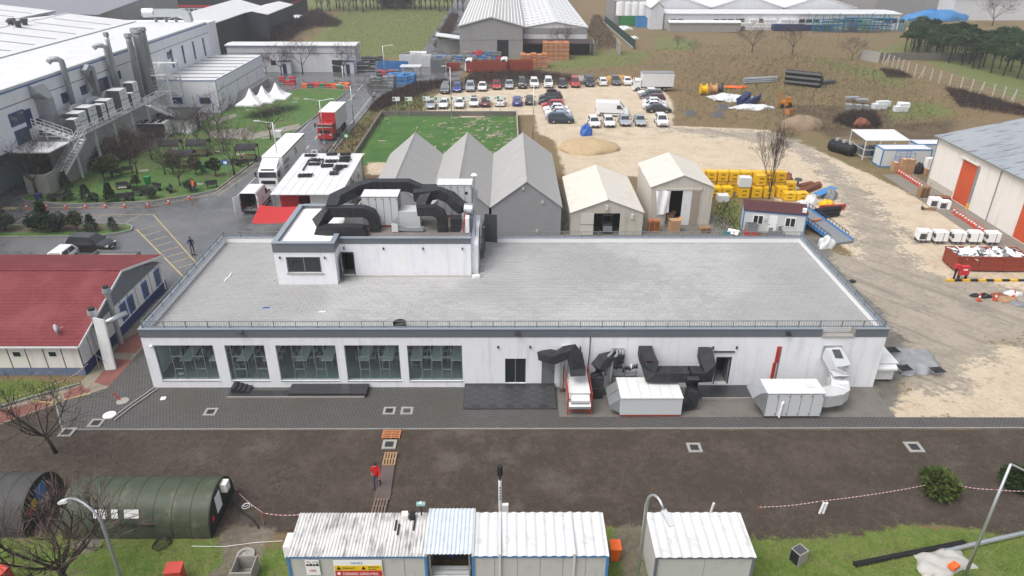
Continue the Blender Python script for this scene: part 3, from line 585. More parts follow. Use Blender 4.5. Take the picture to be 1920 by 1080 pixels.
# steps, landing and ramps of the front
st = thing('entrance_landing', 'dark tiled landing with black steps below the third and fourth windows', 'landing', (-13, 41, 0))
a = P(425, 746); e = P(683, 746); ly = a.y
BOX(a.x, e.x, ly, ly+.06, -.05, .1).build('edge_strip', 'concrete', st)
blk = mat('tile_black', (.035, .036, .04), .35, var=.3, scale=3); BOX(a.x, P(538, 740, .3).x-.001, ly+.06, ly+.75, -.05, .1).build('lower_slab', blk, st)
sl_ = MB(); rx0 = P(538, 740, .3).x; rx1 = P(686, 740, .3).x; sl_.box(rx0, rx1, ly+.06, Y0-.02, -.05, .3); slo = sl_.build('ramp_slab', blk, st)
tl = mat('slate_tile', (.05, .051, .055), .32, var=.3, scale=2, dirt=.5, dcol=(.13, .13, .13), dscale=3)
def tile_field(x0, x1, y0, y1, zf, parent, tw=.6, td=.3):
 nx_ = int((x1-x0)/tw); ny_ = int((y1-y0)/td); tw = (x1-x0)/nx_; td = (y1-y0)/ny_; msh = BOX(.006, tw-.006, .006, td-.006, -.012, .004).mesh('tile', tl)
 off = Vector((0, 0, 0)); q_ = parent
 while q_ is not None: off += q_.location; q_ = q_.parent
 for i in range(nx_):
  for j in range(ny_):
   o = bpy.data.objects.new('tile', msh); COL.objects.link(o); o.parent = parent; o.location = Vector((x0+i*tw, y0+j*td, zf(x0+i*tw, y0+j*td)+UNI(-.002, .002)))-off
tile_field(rx0+.05, rx1-.05, ly+.1, Y0-.05, lambda x, y: .312, slo)
for k in range(4): BOX(P(437, 735).x+k*.3, P(437, 735).x+k*.3+.32, Y0-.9, Y0-.02, -.05, .08+.11*(4-k)).build('step', blk, st)
r1 = thing('tiled_ramp', 'dark slate tiled apron in front of the glass double door', 'ramp', (.5, 40, 0))
rx0, rx1, ry0 = P(868, 767).x, P(1044, 766).x, P(950, 767).y
rb = EXTR([(rx0, ry0, -.05), (rx0, Y0-.01, -.05), (rx0, Y0-.01, .3), (rx0, ry0, .02)], (rx1-rx0, 0, 0)).build('ramp_base', blk, r1)
sx_ = (.3-.02)/(Y0-ry0)
nx_ = 11; tw = (rx1-rx0-.1)/nx_; td = .58; msh = MB().add([(.006, .006, .014), (tw-.006, .006, .014), (tw-.006, td-.006, .014+td*sx_), (.006, td-.006, .014+td*sx_), (.006, .006, 0), (tw-.006, .006, 0), (tw-.006, td-.006, td*sx_), (.006, td-.006, td*sx_)], [(0, 1, 2, 3), (4, 5, 1, 0), (5, 6, 2, 1), (6, 7, 3, 2), (7, 4, 0, 3)]).mesh('tile', tl)
for i in range(nx_):
 yy = ry0+.06-(.29 if i % 2 else 0)
 while yy < Y0-.6:
  if yy >= ry0: o = bpy.data.objects.new('tile', msh); COL.objects.link(o); o.parent = rb; o.location = (rx0+.05+i*tw-r1.location.x, yy-r1.location.y, .02+(yy-ry0)*sx_)
  yy += td
r2_ = thing('side_landing', 'dark tiled landing at the open side doorway behind the white units', 'landing', (14, 41.5, 0))
q0, q1 = P(1312, 740).x, P(1425, 740).x; yb = P(1370, 747).y
s2 = BOX(q0, q1, yb, Y0-.01, -.05, .12).build('landing_slab', blk, r2_); BOX(q0, q1, yb-.08, yb-.001, -.05, .11).build('edge_strip', 'concrete', r2_); tile_field(q0+.03, q1-.03, yb+.03, Y0-.05, lambda x, y: .132, s2)
ll = P(1112, 745); tag(BOX(ll.x, P(1150, 745).x, ll.y, ll.y+.1, -.05, .1).build('kerb_stone', 'concrete'), 'pale concrete upstand between the red framed unit and the wide white unit', 'kerb')
# ================================================================ air handling plant
def ahu(name, label, x0, x1, y0, y1, z0, z1, n=4, base='red_steel', zb=.15, doors=True, seams=None, cat='air handler', group='white air handling units'):
 t = thing(name, label, cat, ((x0+x1)/2, (y0+y1)/2, z0), 0, group)
 BOX(x0, x1, y0, y1, z0+zb, z1-.05).build('casing', 'plastic_grey' if doors else 'panel_grey', t)
 BOX(x0+.03, x1-.03, y0+.03, y1-.03, z0, z0+zb-.001).build('base_frame', base, t)
 for i in range(n):
  a = x0-.04+(x1-x0+.08)*i/n; b_ = x0-.04+(x1-x0+.08)*(i+1)/n
  BOX(a+.008, b_-.008, y0-.05, y1+.05, z1-.049, z1).build('roof_sheet', 'panel_white', t)
 if doors:
  for i in range(n):
   a = x0+(x1-x0)*i/n; b_ = x0+(x1-x0)*(i+1)/n
   dd = BOX(a+.025, b_-.025, y0-.02, y0-.001, z0+zb+.05, z1-.12).build('door_panel', 'panel_grey', t)
   for zz in (z0+zb+.2, z1-.3): BOX(b_-.12, b_-.06, y0-.05, y0-.021, zz, zz+.06).build('latch', 'black', dd)
 return t
def hood(t, prof, x, m='galv'):   # rain hood: profile in the XZ plane, or YZ plane, pushed along the width
 EXTR(prof, x).build('rain_hood', m, t)
def duct(name, label, paths, m='insul_black', flanges=True, group=None, cat='duct', fl='dark_grey'):
 c0 = Vector(paths[0][0][0]); zmin = min(p[2] for pa in paths for p in pa[0])
 t = thing(name, label, cat, (c0.x, c0.y, zmin), 0, group)
 for pa, w_, h_ in paths:
  MB().duct(pa, w_, h_).build('duct_run', m, t)
  if flanges:
   for a, b_ in zip(pa, pa[1:]):
    a = Vector(a); b_ = Vector(b_); d = b_-a
    if d.length < .9: continue
    k = max(1, int(d.length/1.1))
    for i in range(k):
     p = a+d*((i+.5)/k); dn = d.normalized()*.02; MB().duct([p-dn, p+dn], w_+.035, h_+.035).build('flange', fl, t)
 return t
def arc(c, r, a0, a1, n, ax=(1, 0, 0), ay=(0, 0, 1)):
 c = Vector(c); ax = Vector(ax); ay = Vector(ay)
 return [c+ax*r*math.cos(a0+(a1-a0)*i/n)+ay*r*math.sin(a0+(a1-a0)*i/n) for i in range(n+1)]
ZB = BR_
# --- on the penthouse roof
a = PY(677, 368, 55.1); e = PY(745, 367, 55.1)
t = ahu('air_handler', 'tall white rooftop air handler wrapped round by black ducts', a.x, e.x, 55.1, 56.75, ZB, a.z, 5)
BOX(e.x+.001, PY(787, 400, 55.1).x, 55.1, 56.6, ZB+.1, PY(787, 397, 55.1).z).build('lower_casing', 'panel_grey', t); BOX(a.x-1.6, a.x-.001, 55.3, 56.5, ZB+.1, ZB+1.2).build('side_casing', 'panel_white', t)
hood(t, [(a.x-.001, 55.2, a.z-.5), (a.x-.55, 55.2, a.z-1.1), (a.x-.55, 55.2, a.z-1.35), (a.x-.001, 55.2, a.z-1.4)], (0, 1.4, 0))
a = PY(820, 346, 57.4); e = PY(884, 346, 57.4)
t = ahu('air_handler', 'white rooftop air handler at the right back corner of the penthouse', a.x, e.x, 57.4, 58.9, ZB, a.z, 5, doors=True)
for xx in (a.x+.35, e.x-.45): CYL((xx, 57.36, a.z-.75), (xx, 57.395, a.z-.75), .13, n=14).build('port_hole', 'black', t)
hood(t, [(e.x+.001, 57.6, a.z-.3), (e.x+.5, 57.6, a.z-.6), (e.x+.5, 57.6, a.z-1.3), (e.x+.001, 57.6, a.z-1.1)], (0, 1.1, 0))
zt = PY(690, 345, 58.1).z
duct('rooftop_duct', 'big black insulated duct looping round the back and left of the rooftop plant', [
 ([(-5.9, 58.15, zt-.6), (-7.3, 58.15, zt-.6), (-8.4, 58.15, zt-.1), (-11.4, 58.15, zt-.1), (-12.6, 57.6, zt-.25), (-14.1, 56.0, zt-.6), (-14.1, 54.35, zt-.9)], .95, .85),
 ([(-14.5, 54.35, zt-1.0), (-11.6, 54.35, zt-1.0), (-11.0, 54.35, zt-1.25), (-10.75, 54.35, zt-1.8), (-10.75, 54.35, ZB)], .8, .8),
 ([(-14.3, 54.3, zt-1.0), (-15.1, 53.75, ZB+1.0), (-15.0, 53.35, ZB+.55), (-14.4, 53.25, ZB+.5), (-12.4, 53.25, ZB+.5), (-11.75, 53.25, ZB+.45), (-11.45, 53.25, ZB+.0)], .8, .85)])
q = PY(800, 362, 56.3)
duct('rooftop_duct', 'black insulated duct curling right from the tall rooftop unit to a round fan', [
 ([(-9.0+1.35, 56.0, q.z-.1), (-6.4, 56.0, q.z), (-5.6, 56.2, q.z+.05), (-4.7, 56.0, q.z-.25), (-4.0, 55.6, q.z-.8), (-3.5, 55.3, q.z-1.0)], .9, .8),
 ([(-6.5, 55.9, q.z), (-6.9, 55.0, q.z-.5), (-6.9, 54.4, q.z-.7)], .8, .8),
 ([(-7.2, 54.35, q.z-.75), (-5.9, 54.35, q.z-.75), (-5.4, 54.35, q.z-1.05), (-5.25, 54.35, q.z-1.5), (-5.25, 54.35, ZB)], .8, .75)])
duct('duct_riser', 'square black duct riser standing at the right front of the rooftop plant', [([(-4.15, 54.4, ZB), (-4.15, 54.4, q.z-1.4)], .85, .75)])
fn = thing('round_fan', 'short round galvanised fan casing at the end of the rooftop duct', 'fan', (-3.2, 55.2, ZB))
CYL((-3.5, 55.25, q.z-1.0), (-2.85, 55.2, q.z-1.05), .5, n=20).build('casing', 'galv', fn); CYL((-2.849, 55.2, q.z-1.05), (-2.78, 55.2, q.z-1.05), .56, n=20).build('flange', 'galv_dull', fn)
for yy in (54.9, 55.5): BOX(-3.3, -3.1, yy, yy+.06, ZB, q.z-1.45).build('leg', 'galv_dull', fn)
sm = thing('duct_fan', 'small white box fan with galvanised cone duct on the penthouse roof edge', 'fan', (-9.2, 54.2, ZB))
BOX(-9.35, -8.85, 53.95, 54.5, ZB+.05, ZB+.75).build('fan_box', 'panel_white', sm); BOX(-9.3, -8.9, 54, 54.45, ZB, ZB+.049).build('foot', 'black', sm)
MB().add([(-8.849, 54.05, ZB+.15), (-8.849, 54.4, ZB+.15), (-8.849, 54.4, ZB+.7), (-8.849, 54.05, ZB+.7), (-8.1, 54.0, ZB+.08), (-8.1, 54.45, ZB+.08), (-8.1, 54.45, ZB+.38), (-8.1, 54.0, ZB+.38)], [(0, 1, 2, 3), (7, 6, 5, 4), (0, 4, 5, 1), (1, 5, 6, 2), (2, 6, 7, 3), (3, 7, 4, 0)]).build('cone', 'galv', sm); BOX(-8.099, -6.8, 54, 54.45, ZB+.08, ZB+.38).build('duct_run', 'galv', sm)
EXTR([(-9.3, 54.0, ZB+.751), (-9.0, 54.0, ZB+.751), (-8.8, 54.0, ZB+.95), (-9.0, 54.0, ZB+1.15), (-9.25, 54.0, ZB+1.0)], (0, .45, 0)).build('elbow', 'galv', sm)
ac = thing('condenser', 'slim white condenser with grille at the right end of the penthouse roof', 'air conditioner', (-3.2, 54, ZB)); BOX(-3.35, -3.05, 53.6, 54.4, ZB+.1, ZB+1.35).build('case', 'white', ac); BOX(-3.3, -3.1, 53.65, 54.35, ZB, ZB+.099).build('foot', 'black', ac)
for i in range(6): BOX(-3.36, -3.352, 53.68, 54.32, ZB+.2+i*.18, ZB+.32+i*.18).build('grille_slat', 'plastic_grey', ac)
pp = thing('pipe_bundle', 'slanting grey pipes between the riser and the slim condenser', 'pipes', (-3.6, 54.2, ZB))
for i in range(4): TUBE([(-3.75+i*.1, 54.0, ZB), (-3.6+i*.1, 54.6, ZB+1.5)], .045).build('pipe', 'galv_dull' if i != 2 else 'red', pp)
ms = thing('lightning_mast', 'thin grey mast with white dome at the right end of the penthouse', 'mast', (-2.6, 54.6, 6.9)); CYL((-2.6, 54.6, 6.9), (-2.6, 54.6, 12.1), .045, n=8).build('pole', 'galv_dull', ms); CYL((-2.6, 54.6, 12.1), (-2.6, 54.6, 12.25), .28, .12, n=12).build('dome', 'white', ms); CYL((-2.6, 54.6, 12.25), (-2.6, 54.6, 12.9), .02, n=6).build('tip', 'galv', ms)
# --- on the ground in front
gy_ = P(1220, 781).y; a = PY(1165, 746, gy_); e = PY(1281, 746, gy_); yb = P(1220, 708, a.z).y
t4 = ahu('air_handler', 'wide white air handler with stained roof under the black twin duct', a.x, e.x, gy_, yb, 0, a.z, 6, doors=False)
hood(t4, [(a.x-.001, gy_+.15, a.z-.15), (a.x-.75, gy_+.15, a.z-.75), (a.x-.7, gy_+.15, a.z-1.0), (a.x-.001, gy_+.15, a.z-1.35)], (0, (yb-gy_)*.42, 0)); hood(t4, [(a.x-.001, gy_+.25+(yb-gy_)*.42, a.z-.15), (a.x-.75, gy_+.25+(yb-gy_)*.42, a.z-.75), (a.x-.7, gy_+.25+(yb-gy_)*.42, a.z-1.0), (a.x-.001, gy_+.25+(yb-gy_)*.42, a.z-1.35)], (0, (yb-gy_)*.42, 0))
E4 = (e.x, gy_, yb, a.z)
gy_ = P(1480, 783).y; a = PY(1441, 737, gy_); e = PY(1548, 737, gy_); yb = P(1480, 711, a.z).y
t5 = ahu('air_handler', 'white panelled air handler with hood on its left beside the silver duct', a.x, e.x, gy_, yb, 0, a.z, 5, base='black', zb=.1)
hood(t5, [(a.x-.001, gy_+.1, a.z-.05), (a.x-.5, gy_+.1, a.z-.12), (a.x-.95, gy_+.1, a.z-.5), (a.x-.9, gy_+.1, a.z-.65), (a.x-.001, gy_+.1, a.z-1.7)], (0, yb-gy_-.2, 0))
TUBE([(a.x+1.0, gy_-.08, .1), (a.x+1.05, gy_-.08, 1.25), (a.x+1.15, gy_+.0, 1.3)], .07, 8).build('drain_pipe', 'white', t5); OBOX((e.x-.8, gy_+.8, a.z+.02), (.55, .4, .04), .1).build('loose_panel', 'panel_grey', t5)
E5 = (e.x, gy_, yb, a.z)
# red-framed double unit
lx0, lx1 = P(1064, 776).x, P(1108, 776).x; ly0 = P(1085, 778).y
t3 = thing('air_handler', 'two stacked white air handlers in a red steel frame by the grey door', 'air handler', ((lx0+lx1)/2, ly0, 0), 0, 'white air handling units')
up = PY(1072, 739, ly0+.25).z
BOX(lx0+.06, lx1-.06, ly0+.35, ly0+3.1, .35, 1.15).build('lower_casing', 'panel_white', t3); BOX(lx0+.18, lx1-.14, ly0+.3, ly0+3.0, 1.35, up+.02).build('upper_casing', 'panel_white', t3)
for k in range(3): BOX(lx0+.15, lx1-.1, ly0+.28+k*.9, ly0+.28+k*.9+.88, up+.021, up+.06).build('roof_sheet', 'panel_white', t3)
hood(t3, [(lx0+.06, ly0+.35, 1.1), (lx0+.06, ly0-.1, .75), (lx0+.06, ly0-.1, .55), (lx0+.06, ly0+.35, .45)], (lx1-lx0-.12, 0, 0)); hood(t3, [(lx0+.2, ly0+.3, up-.1), (lx0+.2, ly0-.02, up-.35), (lx0+.2, ly0-.02, up-.55), (lx0+.2, ly0+.3, up-.65)], (lx1-lx0-.36, 0, 0), 'panel_white')
for xx in (lx0, lx1):
 for yy in (ly0+.1, ly0+3.2): BOX(xx-.04, xx+.04, yy-.04, yy+.04, -.05, 1.75 if yy < ly0+1 else 2.0).build('frame_post', 'red_steel', t3)
 BOX(xx-.035, xx+.035, ly0+.14, ly0+3.16, 1.16, 1.24).build('frame_rail', 'red_steel', t3); TUBE([(xx, ly0+.1, 1.7), (xx, ly0+3.2, 1.95)], .035, 4).build('frame_rail', 'red_steel', t3)
for z in (1.2, .28): BOX(lx0+.04, lx1-.04, ly0+.07, ly0+.13, z-.04, z+.04).build('frame_rail', 'red_steel', t3)
# ducts on the wall
def W_(u, v, Y): p = PY(u, v, Y); return (p.x, p.y, p.z)
duct('wall_duct', 'black S-shaped insulated duct dropping to the red framed units', [([W_(1019, 664, 42.85), W_(1030, 668, 42.2), W_(1042, 670, 41.9), W_(1058, 662, 41.8), W_(1072, 659, 41.7), W_(1078, 668, 41.5), W_(1083, 692, 41.2), W_(1084, 705, 40.9)], .95, .6)])
gt = thing('galvanised_pipes', 'row of four short shiny spiral pipes above the S-shaped black duct', 'pipes', (W_(1062, 652, 42.6)[0], 42.5, .3), 0)
for i, u in enumerate((1055, 1062, 1068, 1073)): TUBE([W_(u, 651, 42.88), W_(u, 652, 42.5), W_(u, 660, 42.35), (W_(u, 660, 42.35)[0], 42.35, .3)], .13-.01*i, 10).build('pipe', 'galv', gt)
for i, u in enumerate((1053, 1057)): TUBE([(PY(u, 690, 42.4).x, 42.3, 2.2), (PY(u, 690, 42.4).x, 42.3, .0)], .05, 6).build('pipe', 'rust', gt)
duct('wall_duct', 'crumpled black duct bending down the wall behind two grey pipes', [([W_(1163, 668, 42.85), W_(1150, 672, 42.5), W_(1132, 676, 42.2), W_(1122, 688, 42.0), W_(1120, 705, 41.9), (W_(1120, 705, 41.9)[0], 41.8, .0)], .85, .7)])
gp = thing('grey_pipes', 'two curved light grey pipes coming out of the wall over the pump set', 'pipes', (W_(1145, 700, 42.2)[0], 42.2, .2))
TUBE([W_(1150, 655, 42.88), W_(1150, 656, 42.6), W_(1147, 662, 42.3), W_(1137, 672, 42.2), W_(1137, 690, 42.2), W_(1135, 703, 42.2)], .11, 9).build('pipe', 'plastic_grey', gp, True)
TUBE([W_(1156, 655, 42.88), W_(1157, 657, 42.6), W_(1158, 664, 42.3), W_(1148, 676, 42.1), W_(1146, 695, 42.0), (W_(1144, 715, 42)[0], 41.9, .1)], .11, 9).build('pipe', 'plastic_grey', gp, True)
for u in (1163, 1168): TUBE([W_(u, 655, 42.88), W_(u, 657, 42.6), W_(u-1, 676, 42.5)], .09, 8).build('pipe', 'galv_dull', gp, True)
pu = thing('pump_set', 'tangle of black valves and thin pipes behind the wide white unit', 'pump', (W_(1180, 700, 42)[0], 42.2, 0))
for i in range(3): TUBE([W_(1143, 690+i*8, 42.5), W_(1196, 690+i*8, 42.5)], .05, 6).build('pipe', 'galv_dull' if i % 2 else 'dark_grey', pu)
for i in range(12):
 u = 1148+i*4.2; p = W_(u, 688+UNI(-3, 8), 42.3); CYL((p[0], p[1], p[2]-.14), (p[0], p[1], p[2]+.14), .08, .05, n=7).build('valve', 'black', pu)
for u in (1150, 1172, 1192): p = W_(u, 700, 42.5); BOX(p[0]-.03, p[0]+.03, 42.47, 42.53, -.05, p[2]+.3).build('stand', 'galv_dull', pu)
CYL(W_(1184, 690, 42.3), W_(1184, 683, 42.3), .07, n=8).build('cap', 'white', pu)
zc = 2.15; yc = 41.3
mA = W_(1202, 690, yc); mB = W_(1338, 690, yc)
duct('twin_duct', 'large black twin duct from two wall openings down to the wide white unit', [
 ([W_(1209, 656, 42.9), W_(1212, 668, 42.2), W_(1219, 684, 41.5), (mA[0]+.75, yc, zc), (mA[0]+1.2, yc, zc), ((mA[0]+mB[0])/2, yc, zc), (mB[0]-1.6, yc, zc)], .95, .75),
 ([W_(1321, 659, 42.9), W_(1323, 668, 42.2), W_(1327, 684, 41.5), (mB[0]-.5, yc, zc), (mB[0]-1.0, yc, zc), (mB[0]-1.7, yc, zc)], .95, .75),
 ([(mB[0]-1.5, yc, zc), (mB[0]-1.5, yc-.5, zc-.25), (mB[0]-1.5, yc-.8, zc-.8), (mB[0]-1.5, yc-.85, .9), (mB[0]-1.55, yc-.9, .5), (E4[0]+.35, yc-1.0, .45), (E4[0]+.002, yc-1.05, .5)], .8, .7)])
p = W_(1215, 680, 41.62); tag(OBOX((p[0], p[1]-.12, p[2]+.22), (.45, .7, .06), 0, R(-38)).build('hatch_cover', mat('hatch_brown', (.06, .022, .02), .5)), 'dark red hatch cover lying on the left arm of the twin duct', 'hatch')
sx0 = W_(1557, 664, 42.9)
dS = duct('silver_duct', 'shiny silver S-bend duct from the hall wall to the panelled unit', [([(sx0[0], 42.9, 2.95), (sx0[0]+.1, 42.2, 2.75), (sx0[0]+.22, 41.75, 2.45), (sx0[0]+.25, 41.6, 2.0), (sx0[0]+.25, 41.6, 1.5), (sx0[0]+.2, 41.2, 1.15), (sx0[0]+.1, 40.7, 1.05), (sx0[0]-.3, 40.35, 1.05), (E5[0]+.6, 40.15, 1.05), (E5[0]+.002, 40.15, 1.05)], 1.15, .9)], mat('foil', (.74, .75, .76), .32, .5, var=.1, bmp=.4, bscale=6), fl='foil')
OBOX((sx0[0]+.12, 42.2, 3.24), (.55, .75, .03), 0, R(17)).build('grille', 'dark_grey', dS); BOX(sx0[0]-.65, sx0[0]+.65, 42.82, 42.905, 2.4, 3.5).build('collar', 'galv', dS)
# white plant box and tarpaulin at the right end
bx = thing('plant_box', 'white plant box against the right end wall of the hall', 'air handler', (28, 44.5, 0), 0)
BOX(26.62, 28.3, 43.6, 47.0, .12, 1.55).build('casing', 'panel_white', bx); BOX(26.7, 28.2, 43.7, 46.9, -.05, .119).build('base_frame', 'black', bx)
for k in range(3): BOX(26.61, 28.4, 43.5+k*1.18, 43.5+k*1.18+1.16, 1.551, 1.6).build('roof_sheet', 'panel_white', bx)
EXTR([(26.75, 43.599, 1.5), (26.75, 43.2, 1.3), (26.75, 43.2, 1.15), (26.75, 43.599, 1.1)], (1.5, 0, 0)).build('rain_hood', 'panel_white', bx)
mat('tarp_grey', (.24, .25, .265), .5, var=.2, scale=1.2, bmp=.5, bscale=3)
tc_ = [P(1664, 654), P(1740, 657), P(1772, 700), P(1690, 705)]
def tarp(u, v):
 p = tc_[0]*(1-u)*(1-v)+tc_[1]*u*(1-v)+tc_[2]*u*v+tc_[3]*(1-u)*v; e_ = min(u, 1-u, v, 1-v)
 return (p.x+.12*math.sin(v*23), p.y+.1*math.sin(u*19), .04+min(1, e_*5)*(.5+.07*math.sin(u*7+v*3)+.035*math.sin(u*19-v*9)+.02*math.sin(u*41+v*23)) + (0 if e_ > .001 else -.06))
tp = thing('tarpaulin', 'crumpled grey tarpaulin weighted with grilles right of the hall', 'tarpaulin', (31, 46, 0)); MB().grid(34, 26, tarp).build('sheet', 'tarp_grey', tp, True)
for u, v in ((1695, 694), (1757, 698), (1672, 660)):
 p = P(u, v, .3); k = MB()
 for i in range(5): k.obox((p.x-.4+i*.2, p.y, .52), (.05, .7, .05), .2); k.obox((p.x, p.y-.32+i*.16, .52), (.85, .05, .05), .2)
 k.build('weight_grille', 'black', tp)
# ================================================================ vehicles
def loft(secs, closed=True):
 mb = MB(); n = len(secs[0])
 for s_ in secs: mb.v += [tuple(p) for p in s_]
 for i in range(len(secs)-1):
  for j in range(n if closed else n-1):
   k = (j+1) % n; mb.f.append((i*n+j, i*n+k, (i+1)*n+k, (i+1)*n+j))
 mb.f += [tuple(range(n-1, -1, -1)), tuple((len(secs)-1)*n+j for j in range(n))]
 return mb
def sec(x, hw, zb, zt, r=.16):
 h = [(hw*.9, zb), (hw, zb+.16), (hw, zt-r), (hw*.95, zt-.04), (hw*.78, zt)]
 return [(x, y, z) for y, z in h]+[(x, -y, z) for y, z in h[::-1]]
def bil(q, u, v): return (q[0]*(1-u)+q[1]*u)*(1-v)+(q[3]*(1-u)+q[2]*u)*v
def inset(q, u0, u1, v0, v1, off=.012):
 q = [Vector(p) for p in q]; nrm = (q[1]-q[0]).cross(q[3]-q[0]).normalized()*off
 return MB().poly([bil(q, u, v)+nrm for u, v in ((u0, v0), (u1, v0), (u1, v1), (u0, v1))])
PAINT = {}
def paint(name, col, met=0.0):
 if name in PAINT: return PAINT[name]
 m, nt, b, oc = new_mat('paint_'+name); b.inputs['Base Color'].default_value = c4(col); b.inputs['Roughness'].default_value = .32; b.inputs['Metallic'].default_value = met
 b.inputs['Coat Weight'].default_value = .6; b.inputs['Coat Roughness'].default_value = .08
 L(nt, mixc(nt, ramp(nt, noise(nt, oc, 3, 4), .5, .75, 0, .25), col, [x*.7+.05 for x in col]), b.inputs['Base Color']); PAINT[name] = m; return m
PC = dict(white=(.75, .76, .77), silver=(.38, .41, .45), grey=(.1, .11, .125), black=(.016, .017, .02), navy=(.02, .03, .06), blue=(.015, .05, .28), red=(.42, .015, .02), maroon=(.09, .012, .018), pale=(.35, .43, .55), teal=(.012, .035, .055), brown=(.05, .04, .038), beige=(.35, .3, .22))
for k, v in PC.items(): paint(k, v, .3 if k in ('silver', 'grey', 'pale', 'brown') else 0)
mat('headlamp', (.7, .72, .75), .12, .3); mat('tail_red', (.35, .01, .01), .3); mat('plate', (.75, .75, .72), .5); mat('trim_black', (.02, .02, .021), .6)
SPEC = dict(  # length, width, height, belt, hood z, rear base/roof x, front roof/base x, rear deck z
 sedan=(4.55, 1.78, 1.45, .93, .82, -1.75, -.95, .45, 1.15, .92), hatch=(4.15, 1.76, 1.5, .95, .86, -2.0, -1.6, .4, 1.15, .95),
 suv=(4.45, 1.84, 1.68, 1.05, .98, -2.12, -1.75, .5, 1.2, 1.05), mpv=(4.4, 1.83, 1.85, 1.08, 1.0, -2.14, -2.0, .75, 1.35, 1.08))
CARM = {}
def car_meshes(kind_):
 if kind_ in CARM: return CARM[kind_]
 Ln, Wd, Ht, belt, hood_, xr0, xt0, xt1, xf1, deck = SPEC[kind_]; hl, hw = Ln/2, Wd/2; D = {}
 body = loft([sec(-hl, hw*.86, .35, deck-.18), sec(-hl+.12, hw*.95, .26, deck-.04), sec(-hl+.5, hw, .22, deck), sec(xr0+.3, hw, .2, belt), sec(xf1-.1, hw, .2, belt), sec(xf1+.25, hw, .2, hood_+.02), sec(hl-.45, hw*.98, .22, hood_-.05), sec(hl-.14, hw*.92, .25, hood_-.16), sec(hl, hw*.78, .33, hood_-.3)])
 bw, tw = hw*.93, hw*.7
 B = [Vector(p) for p in ((xr0, bw, belt-.03), (xf1, bw, belt-.03), (xf1, -bw, belt-.03), (xr0, -bw, belt-.03))]; T = [Vector(p) for p in ((xt0, tw, Ht-.05), (xt1, tw, Ht-.05), (xt1, -tw, Ht-.05), (xt0, -tw, Ht-.05))]
 T2 = [Vector(((p.x*.9+(xt0+xt1)*.05), p.y*.82, Ht)) for p in T]
 body.add(B+T+T2, [(0, 1, 5, 4), (1, 2, 6, 5), (2, 3, 7, 6), (3, 0, 4, 7), (4, 5, 9, 8), (5, 6, 10, 9), (6, 7, 11, 10), (7, 4, 8, 11), (8, 9, 10, 11)])
 D['body'] = body.mesh('body', None)
 D['windscreen'] = inset((B[2], B[1], T[1], T[2]), .05, .95, .06, .97).mesh('windscreen', 'car_glass'); D['rear_window'] = inset((B[0], B[3], T[3], T[0]), .08, .92, .18, .92).mesh('rear_window', 'car_glass')
 for i, (u0, u1) in enumerate(((.1, .47), (.5, .9))):
  D['side_window.l%d' % i] = inset((B[1], B[0], T[0], T[1]), 1-u1, 1-u0, .12, .9).mesh('side_window', 'car_glass'); D['side_window.r%d' % i] = inset((B[3], B[2], T[2], T[3]), u0, u1, .12, .9).mesh('side_window', 'car_glass')
 for s_ in (-1, 1):
  D['headlight%d' % s_] = OBOX((hl-.16, s_*hw*.68, hood_-.24), (.3, .34, .13), -s_*.35).mesh('headlight', 'headlamp'); D['tail_light%d' % s_] = OBOX((-hl+.06, s_*hw*.72, deck-.2), (.14, .3, .16), s_*.2).mesh('tail_light', 'tail_red')
  D['mirror%d' % s_] = OBOX((xf1-.25, s_*(hw+.08), belt+.06), (.12, .2, .14)).mesh('mirror', 'trim_black')
 D['grille'] = OBOX((hl-.005, 0, hood_-.36), (.06, hw*1.0, .14)).mesh('grille', 'trim_black'); D['bumper'] = OBOX((hl-.03, 0, .36), (.1, hw*1.3, .14)).mesh('bumper', 'trim_black'); D['number_plate'] = BOX(hl+.022, hl+.034, -.26, .26, .42, .53).mesh('number_plate', 'plate'); D['number_plate.b'] = BOX(-hl-.03, -hl-.015, -.26, .26, .58, .7).mesh('number_plate', 'plate')
 wm = CYL((0, -.11, 0), (0, .11, 0), .33, n=16).mesh('wheel', 'tyre'); rm_ = CYL((0, -.116, 0), (0, .116, 0), .2, n=12).mesh('rim', 'rim'); D['_w'] = (wm, rm_, Ln*.29, hw-.1)
 CARM[kind_] = D; return D
